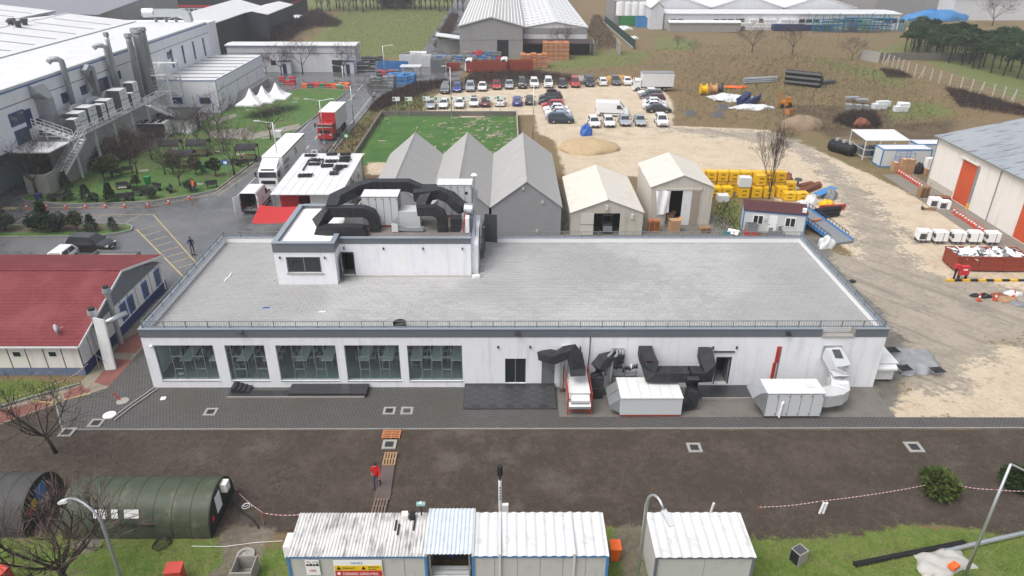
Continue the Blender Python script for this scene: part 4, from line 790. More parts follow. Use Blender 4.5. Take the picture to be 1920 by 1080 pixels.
def car(kind_, col, loc, rz, label, group='cars in the sandy car park', extra=None, name='parked_car', cat='car'):
 t = thing(name, label, cat, (loc[0], loc[1], -.03), rz, group); D = car_meshes(kind_)
 for k, me_ in D.items():
  if k == '_w': continue
  o = bpy.data.objects.new(k.split('.')[0].rstrip('-10'), me_); COL.objects.link(o); o.parent = t
  if k == 'body':
   if not me_.materials: me_.materials.append(PAINT['white'])
   o.material_slots[0].link = 'OBJECT'; o.material_slots[0].material = PAINT[col]
 wm, rm_, wx, wy = D['_w']
 for sx in (-1, 1):
  for sy in (-1, 1):
   o = bpy.data.objects.new('wheel', wm); COL.objects.link(o); o.parent = t; o.location = (sx*wx, sy*wy, .33); q_ = bpy.data.objects.new('rim', rm_); COL.objects.link(q_); q_.parent = o
 Ht = SPEC[kind_][2]
 if extra == 'box': loft([[(-1.1, y, z) for y, z in ((-.3, Ht+.06), (.3, Ht+.06), (.25, Ht+.25), (-.25, Ht+.25))], [(-.6, y, z) for y, z in ((-.42, Ht+.05), (.42, Ht+.05), (.36, Ht+.42), (-.36, Ht+.42))], [(.5, y, z) for y, z in ((-.4, Ht+.05), (.4, Ht+.05), (.34, Ht+.38), (-.34, Ht+.38))], [(.9, y, z) for y, z in ((-.25, Ht+.06), (.25, Ht+.06), (.2, Ht+.2), (-.2, Ht+.2))]]).bl('roof_box', 'black', t)
 if extra == 'glassroof': BOX(SPEC[kind_][6]+.15, SPEC[kind_][7]-.1, -.48, .48, Ht+.001, Ht+.01).bl('glass_roof', 'car_glass', t)
 return t
DN, UPW, LF, RT = R(-90), R(90), R(180), 0.0
def row_cars(lst):
 for kind_, col, u, v, rz, lb, *ex in lst:
  p = P(u, v); hl = SPEC[kind_][0]/2; y = p.y+hl if rz in (DN, UPW) else p.y+SPEC[kind_][1]/2
  car(kind_, col, (p.x, y), rz+R(UNI(-2.5, 2.5)), lb, extra=ex[0] if ex else None)
BK = 'in the back car park row'; FR_ = 'in the row by the turf'
row_cars([
 ('mpv', 'grey', 834, 177, DN, 'dark grey tall hatchback leftmost '+BK), ('hatch', 'blue', 857, 174, DN, 'bright blue hatchback facing out '+BK), ('suv', 'silver', 881, 173, DN, 'pale silver car third from left '+BK), ('sedan', 'white', 904, 172, DN, 'white saloon between the silver and the red car '+BK),
 ('hatch', 'red', 931, 169, DN, 'dark red hatchback with black roof '+BK, 'glassroof'), ('sedan', 'silver', 955, 168, DN, 'silver grey saloon right of the dark red hatchback '+BK), ('mpv', 'black', 979, 167, DN, 'black car seventh from left '+BK), ('suv', 'white', 1002, 166, DN, 'white car eighth from left beside the lamp post '+BK),
 ('mpv', 'white', 1029, 166, DN, 'tall white people carrier '+BK), ('hatch', 'black', 1055.5, 166, DN, 'black hatchback left of the bright red car '+BK), ('mpv', 'red', 1079.5, 165, DN, 'bright red people carrier '+BK), ('mpv', 'navy', 1106, 163.5, DN, 'dark blue people carrier right of the red one '+BK),
 ('hatch', 'white', 1131.5, 162, UPW, 'white hatchback showing its tail '+BK), ('suv', 'grey', 1156, 161, DN, 'dark grey car between two white ones '+BK), ('sedan', 'white', 1178, 161, UPW, 'white saloon beside the box truck '+BK),
 ('sedan', 'silver', 806, 206, DN, 'silver saloon leftmost '+FR_), ('sedan', 'white', 830.5, 205, DN, 'white saloon second from left '+FR_), ('sedan', 'white', 860.5, 204.5, DN, 'white saloon third from left '+FR_), ('hatch', 'white', 888, 202, DN, 'white hatchback with dark glass roof '+FR_, 'glassroof'),
 ('sedan', 'maroon', 910, 202, UPW, 'maroon saloon tail towards the turf '+FR_), ('hatch', 'white', 938, 201, UPW, 'white hatchback tail towards the turf '+FR_), ('hatch', 'blue', 970, 200, UPW, 'bright blue hatchback tail towards the turf '+FR_), ('hatch', 'black', 994, 198, UPW, 'black hatchback rightmost '+FR_),
 ('suv', 'brown', 1033, 190, LF, 'brown estate car with black roof box in the middle column', 'box'), ('sedan', 'black', 1032, 197, LF, 'black car between roof box car and red car in middle column'), ('hatch', 'red', 1037, 204, LF, 'bright red car parked sideways in the middle column'), ('sedan', 'white', 1042, 211, LF, 'white car just below the red one in the middle column'),
 ('sedan', 'white', 1046, 218, LF, 'second white car below the red one in the middle column'), ('sedan', 'pale', 1048, 225, LF, 'pale blue car half hidden by the dark teal car'), ('suv', 'teal', 1052, 232, RT, 'dark teal car nearest the camera in the middle column'),
 ('sedan', 'white', 1219, 180, LF, 'white saloon just below the white box truck'), ('suv', 'grey', 1222, 186, LF, 'dark grey car second below the white box truck'), ('hatch', 'maroon', 1227, 192.5, LF, 'maroon hatchback between grey car and two white saloons'), ('sedan', 'white', 1229, 199, RT, 'upper of two white saloons in the right column'),
 ('sedan', 'white', 1229, 205.5, RT, 'lower of two white saloons in the right column'), ('sedan', 'black', 1236, 212, RT, 'black saloon nearest the camera in the right column'),
 ('hatch', 'white', 1115.5, 241, DN, 'white hatchback leftmost of the five cars nearest the sand heap'), ('sedan', 'white', 1143.5, 240, DN, 'white saloon between hatchback and two silver cars near the sand heap'), ('sedan', 'silver', 1174, 238, DN, 'left of two silver saloons parked below the white van'), ('sedan', 'silver', 1203, 238, DN, 'right of two silver saloons parked below the white van'), ('suv', 'white', 1244, 239, DN, 'white car standing alone at right end of nearest row')])
car('hatch', 'white', (-43.7, 63.8), DN, 'white car half hidden behind the red roof ridge', 'vehicles on the wet asphalt'); car('suv', 'black', (-42.4, 67.3), R(-6), 'black estate car driving past the planting island behind the red roof', 'vehicles on the wet asphalt')
# --- panel vans
def van(loc, rz, label, Ln=5.8, Ht=2.55, open_rear=False, mark=False, group=None):
 t = thing('panel_van', label, 'van', (loc[0], loc[1], -.03), rz, group); hl, hw = Ln/2, 1.0; K = PAINT['white']
 def s2(x, w_, zb, zt): return [(x, y, z) for y, z in ((w_*.97, zb), (w_, zb+.3), (w_*.98, zt*.6), (w_*.9, zt-.12), (w_*.8, zt))]+[(x, -y, z) for y, z in ((w_*.8, zt), (w_*.9, zt-.12), (w_*.98, zt*.6), (w_, zb+.3), (w_*.97, zb))]
 secs = [s2(-hl, hw*.98, .38, Ht), s2(-hl+.3, hw, .3, Ht+.03), s2(hl-2.0, hw, .3, Ht), s2(hl-1.75, hw, .3, Ht-.06), s2(hl-.85, hw*.97, .3, 1.45), s2(hl-.2, hw*.92, .32, 1.12), s2(hl, hw*.8, .4, .85)]
 mb = loft(secs)
 if open_rear:
  mb.f = mb.f[:-2]+mb.f[-1:]
 mb.bl('body', K, t)
 B = [Vector(p) for p in ((hl-.88, -.82, 1.5), (hl-.88, .82, 1.5), (hl-1.72, .72, Ht-.14), (hl-1.72, -.72, Ht-.14))]; inset(B, .04, .96, .03, .96, .035).bl('windscreen', 'car_glass', t)
 for s_ in (-1, 1):
  EXTR([(hl-2.15, s_*.985, 1.35), (hl-1.2, s_*.985, 1.35), (hl-1.55, s_*.95, 2.0), (hl-2.15, s_*.95, 2.0)], (0, s_*.02, 0)).bl('side_window', 'car_glass', t)
  OBOX((hl-1.15, s_*1.12, 1.5), (.1, .2, .3)).bl('mirror', 'trim_black', t); OBOX((hl-.1, s_*.66, .95), (.22, .3, .2), -s_*.4).bl('headlight', 'headlamp', t)
  BOX(-hl+.9, hl-1.4, min(s_*1.0, s_*1.02), max(s_*1.0, s_*1.02), .55, .68).bl('side_moulding', 'trim_black', t); BOX(-hl-.02, -hl+.08, s_*.92-.07, s_*.92+.07, .9, 1.35).bl('tail_light', 'tail_red', t)
  for x in (-hl+1.1, hl-1.05):
   w_ = CYL((x, s_*.84, .36), (x, s_*1.02, .36), .36, n=16).bl('wheel', 'tyre', t); CYL((x, s_*.9, .36), (x, s_*1.03, .36), .2, n=12).bl('rim', 'rim', w_)
 BOX(hl-.12, hl+.05, -.8, .8, .36, .6).bl('bumper', 'trim_black', t); BOX(hl-.3, hl+.02, -.5, .5, .8, .92).bl('grille', 'trim_black', t)
 if open_rear:
  BOX(-hl+.05, hl-2.1, -.88, .88, .42, .5).bl('load_floor', 'plastic_grey', t); BOX(hl-2.2, hl-2.1, -.9, .9, .5, Ht-.2).bl('bulkhead', 'dark_grey', t)
  for s_ in (-1, 1):
   dd = OBOX((-hl-.42, s_*1.2, 1.4), (.9, .06, 1.85), s_*R(-28)).bl('rear_door', K, t); OBOX((-hl-.44, s_*1.245, 1.85), (.6, .03, .6), s_*R(-28)).bl('door_window', 'car_glass', dd)
   BOX(-hl+.1, hl-2.3, min(s_*.9, s_*.86), max(s_*.9, s_*.86), .5, Ht-.2).bl('side_lining', 'dark_grey', t)
  BOX(-hl-.12, -hl+.02, -.9, .9, .32, .48).bl('bumper', 'trim_black', t)
  for i in range(5): OBOX((-hl+.5+i*.35, UNI(-.5, .5), .58), (.3, .4, .15), random.random()).bl('cargo', random.choice(['red', 'carton', 'plastic_grey', 'red']), t)
 return t
p = P(1120, 219); van((P(1149, 219).x, P(1149, 219).y+1.0), R(-9), 'tall white panel van parked across the sandy car park')
p = P(468, 404); vt = van((p.x, p.y+3.0), R(90), 'white panel van with rear doors open beside the white lorry', open_rear=True, Ln=5.3)
for a_, s_, z_, m_ in (('LS', .3, 1.45, 'red'), ('KARGO', .22, 1.15, 'red'), ('www', .14, .98, 'red')): text_mesh('side_lettering', a_, s_, m_, vt, Vector((vt.location.x-1.4+1.4, vt.location.y-.9, z_)), (0, 0, 0)).matrix_local = Matrix.Translation((-.9, -1.012, z_)) @ Matrix.Rotation(R(90), 4, 'X')
# --- lorries
def wheels(t, xs_, hw, r=.5, w_=.3):
 for x in xs_:
  for s_ in (-1, 1):
   q_ = CYL((x, s_*(hw-w_), r), (x, s_*hw, r), r, n=16).bl('wheel', 'tyre', t); CYL((x, s_*(hw-w_*.3), r), (x, s_*(hw+.01), r), r*.5, n=10).bl('rim', 'rim', q_)
def cab(t, x0, x1, hw, zb, zt, K, name='cab'):
 secs = []
 for x, sh, top in ((x0, 1, zt), (x1-.55, 1, zt), (x1-.12, .97, zt-.3), (x1, .95, zb+1.35), (x1+.02, .95, zb+.1)):
  secs.append([(x, hw*sh, zb), (x, hw*sh, (zb+top)/2), (x, hw*sh*.97, top-.12), (x, hw*sh*.85, top), (x, -hw*sh*.85, top), (x, -hw*sh*.97, top-.12), (x, -hw*sh, (zb+top)/2), (x, -hw*sh, zb)])
 c_ = loft(secs).bl(name, K, t)
 w0 = zb+1.38; w1 = zt-.38
 inset([Vector(p) for p in ((x1+.01, -hw*.88, w0), (x1+.01, hw*.88, w0), (x1-.1, hw*.84, w1), (x1-.1, -hw*.84, w1))], 0, 1, 0, 1, .03).bl('windscreen', 'car_glass', t)
 for s_ in (-1, 1):
  BOX(x1-1.15, x1-.3, min(s_*hw, s_*(hw+.015)), max(s_*hw, s_*(hw+.015)), w0+.05, w1).bl('side_window', 'car_glass', t); OBOX((x1-.05, s_*(hw+.22), w0+.35), (.12, .22, .6)).bl('mirror', 'trim_black', t); BOX(x1-.02, x1+.05, s_*hw*.7-.2, s_*hw*.7+.2, zb+.2, zb+.42).bl('headlight', 'headlamp', t)
 BOX(x1+.015, x1+.05, -hw*.7, hw*.7, zb+.55, zb+1.0).bl('grille', 'trim_black', t); BOX(x1-.25, x1+.08, -hw, hw, zb-.35, zb+.08).bl('bumper', K, t)
 return c_
p = P(498, 371); t = thing('white_lorry', 'white articulated lorry with lettered curtain trailer beside the white roofed shed', 'lorry', (p.x+.2, p.y+1.3, -.0), DN)
cab(t, -2.2, 0, 1.22, .75, 3.15, PAINT['white']); EXTR([(-2.1, -1.05, 3.151), (-.5, -1.0, 3.151), (-.75, -.95, 3.5), (-2.1, -1.0, 3.95)], (0, 2.05, 0)).bl('roof_deflector', PAINT['white'], t); BOX(-.42, -.2, -.8, .8, 2.95, 3.08).bl('sun_visor', 'trim_black', t)
bd = BOX(-13.6, -2.55, -1.25, 1.25, 1.2, 3.95).bl('trailer', PAINT['white'], t); BOX(-13.6, -2.55, -1.26, 1.26, 3.951, 4.0).bl('trailer_roof', 'white', t); BOX(-13.4, -2.4, -.9, .9, .85, 1.199).bl('chassis', 'trim_black', t); BOX(-13.61, -2.54, 1.251, 1.265, 3.75, 3.94).bl('curtain_rail', 'plastic_grey', bd)
wheels(t, (-1.3, -3.6, -10.2, -11.4, -12.6), 1.24)
for s_, z_, sz, x_ in (('asbas', 2.75, 1.05, -8.4), ('lojistik', 2.1, .6, -8.4), ('www.asbas.com', 1.6, .32, -8.6)): o = text_mesh('lettering', s_, sz, 'dark_grey', bd, (0, 0, 0), (0, 0, 0)); o.matrix_local = Matrix.Translation((-3.2, 1.256, z_)) @ Matrix.Rotation(R(180), 4, 'Z') @ Matrix.Rotation(R(90), 4, 'X')
EXTR([(-8.6, 1.256, 2.5), (-8.2, 1.256, 3.6), (-8.0, 1.256, 3.6), (-8.35, 1.256, 2.5)], (0, .006, 0)).bl('logo', 'dark_grey', bd); EXTR([(-9.3, 1.256, 2.5), (-9.0, 1.256, 2.5), (-8.45, 1.256, 3.5), (-8.62, 1.256, 3.6)], (0, .006, 0)).bl('logo', 'dark_grey', bd)
p = P(611, 265); t = thing('red_lorry', 'red lorry with grey box body driving down the road', 'lorry', (p.x, p.y+.1, 0), R(-92))
cab(t, -1.9, 0, 1.2, .7, 2.6, PAINT['red']); BOX(-.2, .06, -1.15, 1.15, 2.35, 2.5).bl('sun_visor', 'dark_grey', t); b_ = BOX(-9.2, -2.1, -1.25, 1.25, 1.15, 3.9).bl('box_body', 'panel_grey', t); BOX(-9.2, -2.1, -1.27, 1.27, 3.901, 3.96).bl('box_roof', 'white', b_); BOX(-2.099, -2.05, -1.25, 1.25, 1.15, 3.9).bl('box_front', mat('lorry_red', (.5, .03, .04), .5), b_)
for i in range(11): BOX(-2.049, -2.02, -1.2+i*.23, -1.2+i*.23+.08, 1.2, 3.85).bl('rib', 'lorry_red', b_)
BOX(-9.0, -2.0, -.8, .8, .8, 1.149).bl('chassis', 'trim_black', t); wheels(t, (-1.0, -6.6, -7.8), 1.22)
p = P(1225, 172); t = thing('box_truck', 'white box truck parked sideways at the right end of the car park', 'truck', (P(1225, 172).x, p.y+1.3, 0), LF)
cab(t, 2.5, 4.0, 1.0, .55, 2.3, PAINT['white']); b_ = BOX(-3.9, 2.35, -1.2, 1.2, .95, 3.5).bl('box_body', 'panel_white', t); BOX(-3.92, 2.37, -1.22, 1.22, 3.501, 3.6).bl('roof_trim', 'galv_dull', b_); BOX(-3.7, 2.4, -.6, .6, .6, .949).bl('chassis', 'trim_black', t); wheels(t, (3.0, -2.2), 1.05, .42)
# ================================================================ red-roofed house on the left
hs_ = thing('red_roofed_house', 'low prefabricated house with red tiled roof left of the hall', 'house', (-31.2, 51.7, 0))
HX, hy0, hy1, hap, hze, hza, HL = -31.2, 44.55, 58.7, 51.9, 2.66, 4.95, -75
m, nt, b, oc = new_mat('red_tile'); br = nt.nodes.new('ShaderNodeTexBrick'); L(nt, oc, br.inputs['Vector']); br.inputs['Scale'].default_value = 1; br.inputs['Brick Width'].default_value = .21; br.inputs['Row Height'].default_value = .34; br.inputs['Mortar Size'].default_value = .022; br.inputs['Mortar Smooth'].default_value = .6; br.offset = 0
br.inputs['Color1'].default_value = (.2, .043, .048, 1); br.inputs['Color2'].default_value = (.165, .036, .04, 1); br.inputs['Mortar'].default_value = (.06, .01, .012, 1)
L(nt, mixc(nt, ramp(nt, noise(nt, oc, .4, 5), .45, .7, 0, .5), br.outputs[0], (.25, .07, .075)), b.inputs['Base Color']); b.inputs['Roughness'].default_value = .75; b.inputs['Specular IOR Level'].default_value = .2; bump(nt, b, br.outputs['Fac'], -.8, .04)
ov = .35; sf = (hza-hze)/(hap-hy0); sb = (hza-3.15)/(hy1-hap)
rf = EXTR([(HX+.3, hy0-ov, hze-ov*sf), (HX+.3, hap, hza), (HX+.3, hap, hza+.12), (HX+.3, hy0-ov, hze-ov*sf+.12)], (HL-HX, 0, 0)).build('roof', 'red_tile', hs_)
EXTR([(HX+.3, hap+.001, hza), (HX+.3, hy1+ov, 3.15-ov*sb), (HX+.3, hy1+ov, 3.15-ov*sb+.12), (HX+.3, hap+.001, hza+.12)], (HL-HX, 0, 0)).build('roof_back_slope', 'red_tile', hs_)
TUBE([(HX+.3, hap, hza+.12), (HL, hap, hza+.12)], .12, 6).build('ridge', 'red_tile', rf); BOX(HL, HX+.32, hy0-ov-.12, hy0-ov-.001, hze-ov*sf-.02, hze-ov*sf+.1).build('gutter', 'panel_grey', rf)
EXTR([(HX+.301, hy0-ov, hze-ov*sf-.06), (HX+.301, hap, hza-.06), (HX+.301, hy1+ov, 3.15-ov*sb-.06), (HX+.301, hy1+ov, 3.15-ov*sb+.13), (HX+.301, hap, hza+.13), (HX+.301, hy0-ov, hze-ov*sf+.13)], (.06, 0, 0)).build('barge_board', 'panel_grey', rf)
BOX(HL, HX-.06, hy0+.06, hy1-.06, -.05, hze).build('wall_core', 'cream', hs_)
EXTR([(HX-.2, hy0+.06, hze), (HX-.2, hy1-.06, hze), (HX-.2, hap, hza-.08)], (.14, 0, 0)).build('gable', 'fascia_grey', hs_)
x = HX; k = 0
while x > -62:
 BOX(x-1.28, x-.05, hy0, hy0+.059, .6, hze-.05).build('wall_panel', 'cream', hs_); BOX(x-1.3, x-.02, hy0-.02, hy0+.058, -.05, .58).build('base_panel', mat('base_blue', (.13, .17, .26), .6, var=.2, scale=3, dirt=.5, dcol=(.3, .3, .32), dscale=2), hs_); BOX(x-.049, x-.001, hy0-.015, hy0+.05, .59, hze).build('joint_strip', 'dark_grey', hs_)
 if k % 1 == 0 and k in (1, 3, 5, 7):
  wo = BOX(x-1.0, x-.35, hy0-.04, hy0-.001, 1.55, 2.05).build('window', 'white', hs_); BOX(x-.94, x-.41, hy0-.05, hy0-.041, 1.61, 1.99).build('pane', 'window_dark', wo)
 x -= 1.3; k += 1
npan = 11; pw_ = (hy1-hy0)/npan
for i in range(npan):
 ya = hy0+i*pw_; BOX(HX-.059, HX, ya+.03, ya+pw_-.03, .78, hze-.02).build('wall_panel', mat('panel_pale', (.62, .62, .61), .55, var=.05, streak=.3), hs_); BOX(HX-.058, HX+.02, ya+.004, ya+pw_-.004, -.05, .77).build('base_panel', 'navy', hs_); BOX(HX-.05, HX+.012, ya-.028, ya+.028, .775, hze).build('joint_strip', 'dark_grey', hs_)
for yy in (50.75, 52.0, 54.55, 57.0):
 wo = BOX(HX+.001, HX+.06, yy, yy+.95, .95, 2.4).build('window', 'blue', hs_); BOX(HX+.061, HX+.07, yy+.12, yy+.83, 1.07, 2.28).build('pane', 'window_blue', wo)
TUBE([(HX+.12, 58.2, 2.6), (HX+.12, 58.2, .1)], .05, 6).build('downpipe', 'white', hs_)
# flues, leaning board, dish
def flue(x, y, z0, z1, r, lab, m_):
 t = thing('flue', lab, 'flue', (x, y, 0)); CYL((x, y, -.05), (x, y, z1), r, n=12).build('pipe', m_, t); CYL((x, y, z1), (x, y, z1+.35), r*1.7, r*1.4, n=12).build('cowl', m_, t); CYL((x, y, z1+.351), (x, y, z1+.5), r*1.2, r*1.0, n=12).build('cap', 'black', t)
flue(-30.75, 46.6, 0, 4.0, .22, 'shiny galvanised flue with cowl nearer the camera at the red roof edge', 'galv'); flue(-30.75, 49.0, 0, 4.6, .2, 'dull dark flue with cowl farther along the red roof edge', 'galv_dull')
a = PX(208, 690, -30.0)
bo = thing('leaning_board', 'tall pale board leaning on a steel trestle beside the red-roofed house', 'board', (-30.0, 45.9, 0)); EXTR([(-30.1, 45.1, .0), (-29.4, 45.2, .0), (-29.9, 46.3, 3.6), (-30.6, 46.2, 3.9)], (.05, .12, 0)).build('panel', 'panel_pale', bo)
for yy in (45.3, 46.2): TUBE([(-30.5, yy, 2.3), (-30.6, yy-.1, -.03)], .03, 5).build('trestle_leg', 'galv_dull', bo); TUBE([(-30.5, yy, 1.2), (-29.9, yy, .4)], .025, 5).build('brace', 'galv_dull', bo)
TUBE([(-30.3, 46.6, 3.1), (-29.2, 48.2, 3.2)], .2, 10).build('duct_stub', 'galv', bo, True)
dsh = thing('satellite_dish', 'white satellite dish on the red tiled roof', 'dish', (P(88, 645, 3.0).x, 45.3, 2.75)); cx_, cy_ = dsh.location.x, 45.3
v_ = [(cx_+.05, cy_-.1, 3.45)]; n = 16; dm_ = MB(); cen = Vector((cx_, cy_, 3.4)); nr = Vector((.9, .3, .3)).normalized(); s1 = nr.orthogonal().normalized(); s2v = nr.cross(s1)
rings = [[cen+nr*(.07*(r_/.42)**2)+(s1*math.cos(2*math.pi*i/n)+s2v*math.sin(2*math.pi*i/n))*r_ for i in range(n)] for r_ in (.08, .22, .34, .42)]
loft(rings).build('reflector', 'white', dsh, True); TUBE([(cx_, cy_, 2.75), (cx_, cy_, 3.4)], .025, 6).build('mast', 'galv', dsh); TUBE([cen+nr*.1, cen+nr*.55], .012, 5).build('feed_arm', 'galv', dsh)
# white vehicle and skip seen over the red roof
p = P(222, 469, 1.5); sk = thing('open_skip', 'open grey skip seen over the end of the red roof', 'skip', (p.x, p.y-1.0, 0), R(-2))
for a_, b__, c_, d_ in ((-2.1, 2.1, -1.0, -.94), (-2.1, 2.1, .94, 1.0), (-2.1, -2.04, -.939, .939), (2.04, 2.1, -.939, .939)): BOX(a_, b__, c_, d_, -.03, 1.5).bl('side', 'plastic_grey', sk)
BOX(-2.03, 2.03, -.93, .93, .1, 1.15).bl('load', 'concrete', sk)

# ================================================================ factory on the far left
FX, FY0, FY1, FZ = -60.2, 40.0, 152.0, 12.0
fac = thing('factory', 'large white factory with blue trim and many flues on its side wall', 'factory', (FX, 110, 0))
mat('clad_white', (.76, .775, .8), .5, var=.03, streak=.2, scol=(.5, .51, .53), sfreq=.6)
OPS = []
def fwin(u0, v0, u1, v1): a = PX(u0, v0, FX); b_ = PX(u1, v1, FX); return (min(a.y, b_.y), max(a.y, b_.y), min(a.z, b_.z), max(a.z, b_.z))
WL = [fwin(14, 215, 50, 228), fwin(26, 247, 60, 262), fwin(113, 176, 130, 190), fwin(149, 163, 165, 174), fwin(181, 150, 206, 165), fwin(218, 134, 228, 147), (75, 82.5, 5.6, 6.9), (72, 79, 7.6, 8.9), fwin(312, 98, 322, 108), fwin(247, 122, 257, 134), fwin(256, 152, 262, 160)]
for i in range(4): yy = 133.4+i*5.05; WL.append((yy, yy+.7, 6.3-.1*i, 9.5-.05*i))
w = MB(); wall_open_x(w, FY0, FY1, 5.05, FZ-.5, FX-.4, FX, sorted([q_ for q_ in WL if True and q_[3]-q_[2] > .2], key=lambda q_: q_[0])) if False else w.box(FX-.4, FX, FY0, FY1, 5.05, FZ-.5)
w.box(FX-.4, FX, 96, FY1, -.05, 5.049); w.build('upper_wall', 'clad_white', fac); BOX(FX-60, FX-.4, FY1-.4, FY1, -.05, FZ-.5).build('end_wall', 'clad_white', fac)
BOX(FX-2.5, FX-2.2, FY0, 96, -.05, 5.04).build('ground_glazing', mat('pale_glazing', (.2, .25, .26), .2), fac)
BOX(FX-.01, FX+.05, FY0, FY1+.05, FZ-.5, FZ-.32).build('blue_trim', 'blue', fac); BOX(FX-.4, FX+.06, FY0, FY1+.06, FZ-.319, FZ).build('eave_gutter', 'panel_grey', fac)
BOX(FX, FX+.03, FY0, FY1, 9.92, 10.0).build('cladding_joint', 'dark_grey', fac)
for yy in np.arange(FY0+6, FY1, 6.1): BOX(FX, FX+.012, yy-.02, yy+.02, 5.1, FZ-.5).build('cladding_seam', 'panel_grey', fac)
for ya, yb_, za, zb_ in WL:
 wo = BOX(FX-.001, FX+.06, ya, yb_, za, zb_).build('window', mat('win_navy', (.02, .06, .2), .5), fac); nn_ = max(1, round((yb_-ya)/1.4)) if zb_-za < 2 else 1
 for i in range(nn_): BOX(FX+.061, FX+.07, ya+.12+(yb_-ya)*i/nn_, ya-.1+(yb_-ya)*(i+1)/nn_, za+.15, zb_-.15).build('pane', 'window_blue', wo)
# roof bays: flat margin, then ridged bays with grey skylight slits
rfz = FZ-.02; r_ = MB(); r_.box(FX-14, FX-.4, FY0, FY1, FZ-.4, rfz); ro = r_.build('roof_margin', 'roof_white', fac)
xs0 = FX-14
for bay in range(3):
 xa = xs0-bay*26; xm = xa-13; xb = xa-26; ye = FY1 if bay == 0 else FY1+ (18 if bay == 1 else 30)
 bo_ = EXTR([(xa-.001, FY0, FZ-.3), (xa-.001, FY0, FZ+.1), (xm, FY0, FZ+1.5), (xb, FY0, FZ+.1), (xb, FY0, FZ-.3)], (0, ye-FY0, 0)).build('roof_bay', 'roof_white', fac)
 TUBE([(xm, FY0, FZ+1.52), (xm, ye, FZ+1.52)], .16, 4).build('ridge_cap', 'white', bo_); BOX(xa-.25, xa+.25, FY0, ye, FZ+.06, FZ+.16).build('valley_gutter', 'panel_grey', bo_)
 if bay < 2:
  for yy in np.arange(64, ye-3, 6.2):
   for s_ in (-1, 1):
    x0_, x1_ = xm+s_*1.2, xm+s_*11.6; z0_ = FZ+1.5-1.4*1.2/13; z1_ = FZ+1.5-1.4*11.6/13
    MB().add([(x0_, yy, z0_+.04), (x1_, yy, z1_+.04), (x1_, yy+.55, z1_+.04), (x0_, yy+.55, z0_+.04), (x0_, yy, z0_-.05), (x1_, yy, z1_-.05), (x1_, yy+.55, z1_-.05), (x0_, yy+.55, z0_-.05)], [(0, 1, 2, 3), (4, 5, 1, 0), (5, 6, 2, 1), (6, 7, 3, 2), (7, 4, 0, 3)]).build('skylight', mat('skylight', (.25, .25, .24), .4), bo_)
BOX(FX-14-78, FX-.4, 150, 158, -.05, FZ-.4).build('rear_block', 'clad_white', fac)
for i, (u, v) in enumerate(((23, 55), (26, 52), (37, 57), (49, 53))):
 p = P(u, v, FZ+.8); t = thing('roof_vent', 'small dark roof vent pipe %s from the left on the factory roof' % ORD[i], 'vent', (p.x, p.y, FZ+.6), 0, 'dark vents on the factory roof'); CYL((p.x, p.y, FZ+.2), (p.x, p.y, FZ+2.0), .45, n=8).build('pipe', 'dark_grey', t); CYL((p.x, p.y, FZ+2.0), (p.x, p.y, FZ+2.4), .65, n=8).build('cowl', 'dark_grey', t)
p = P(320, 30, FZ+.8); t = thing('roof_duct', 'silver duct arch lying along the far end of the factory roof', 'duct', (p.x, p.y, FZ)); a = P(290, 26, FZ+1.5); b_ = P(352, 26, FZ+1.5)
MB().duct([(a.x, a.y, FZ+1.7), (a.x+3.5, a.y, FZ+1.7), (b_.x-1, b_.y, FZ+1.7), (b_.x-.2, b_.y, FZ+1.3), (b_.x, b_.y, FZ)], 1.4, 1.4).build('duct_run', 'galv', t); CYL((a.x-.01, a.y, FZ+1.7), (a.x-2.2, a.y, FZ+1.7), .9, n=14).build('fan', 'galv', t)
for i in range(3): BOX(a.x+i*2-.1, a.x+i*2+.1, a.y-.5, a.y+.5, FZ-.01, FZ+.99).build('support', 'galv_dull', t)
# wall ducts and flues
fl = thing('box_duct', 'broad grey box duct with rounded head on the factory wall', 'duct', (FX+.8, 94, 5.2)); a = PX(74, 240, FX+.8)
q0 = PX(66, 165, FX+.6); MB().duct([(FX+.7, q0.y+.6, 5.2), (FX+.7, q0.y+.6, q0.z-1.4), (FX+.65, q0.y+.6, q0.z-.7), (FX+.3, q0.y+.6, q0.z-.2), (FX+.02, q0.y+.6, q0.z-.1)], 2.2, 1.1).build('duct_run', 'galv_dull', fl)
def wflue(u0, v0, u1, v1, r, lab, hook=True, off=.7, m_='galv_dull'):
 X = FX+off; a_ = PX(u0, v0, X); b__ = PX(u1, v1, X); y_ = a_.y; zt_ = b__.z; t = thing('wall_flue', lab, 'flue', (X, y_, 5.2), 0, 'flues up the factory wall')
 path = [(X, y_, 5.15), (X, y_, zt_-.8)]
 if hook: path += [(X, y_, zt_-.3), (X-.3, y_-.2, zt_), (X-1.0, y_-.5, zt_+.02), (X-1.4, y_-.7, zt_-.35)]
 else: path += [(X, y_, zt_)]
 TUBE(path, r, 10).build('pipe', m_, t, True)
 if not hook: CYL((X, y_, zt_+.001), (X, y_, zt_+.5), r*1.35, r*1.1, n=10).build('cowl', 'galv_dull', t)
 for z in (7, 9, 11): CYL((X, y_, z), (X, y_, z+.08), r+.05, n=10).build('bracket', 'galv_dull', t)
wflue(134, 183, 109, 112, .38, 'leftmost hooked grey flue on the factory wall'); wflue(214, 155, 187, 88, .36, 'second hooked grey flue on the factory wall'); wflue(218, 145, 196, 68, .33, 'slim silver flue with crown beside the second hooked flue', False, .9, 'galv')
wflue(260, 155, 231, 72, .48, 'leftmost of the four tall straight factory flues', False, 2.4); wflue(276, 165, 241, 62, .55, 'second of the four tall straight factory flues', False, 2.8); wflue(282, 170, 248, 64, .55, 'third of the four tall straight factory flues', False, 3.4); wflue(292, 180, 256, 60, .6, 'rightmost of the four tall straight factory flues', False, 2.6)
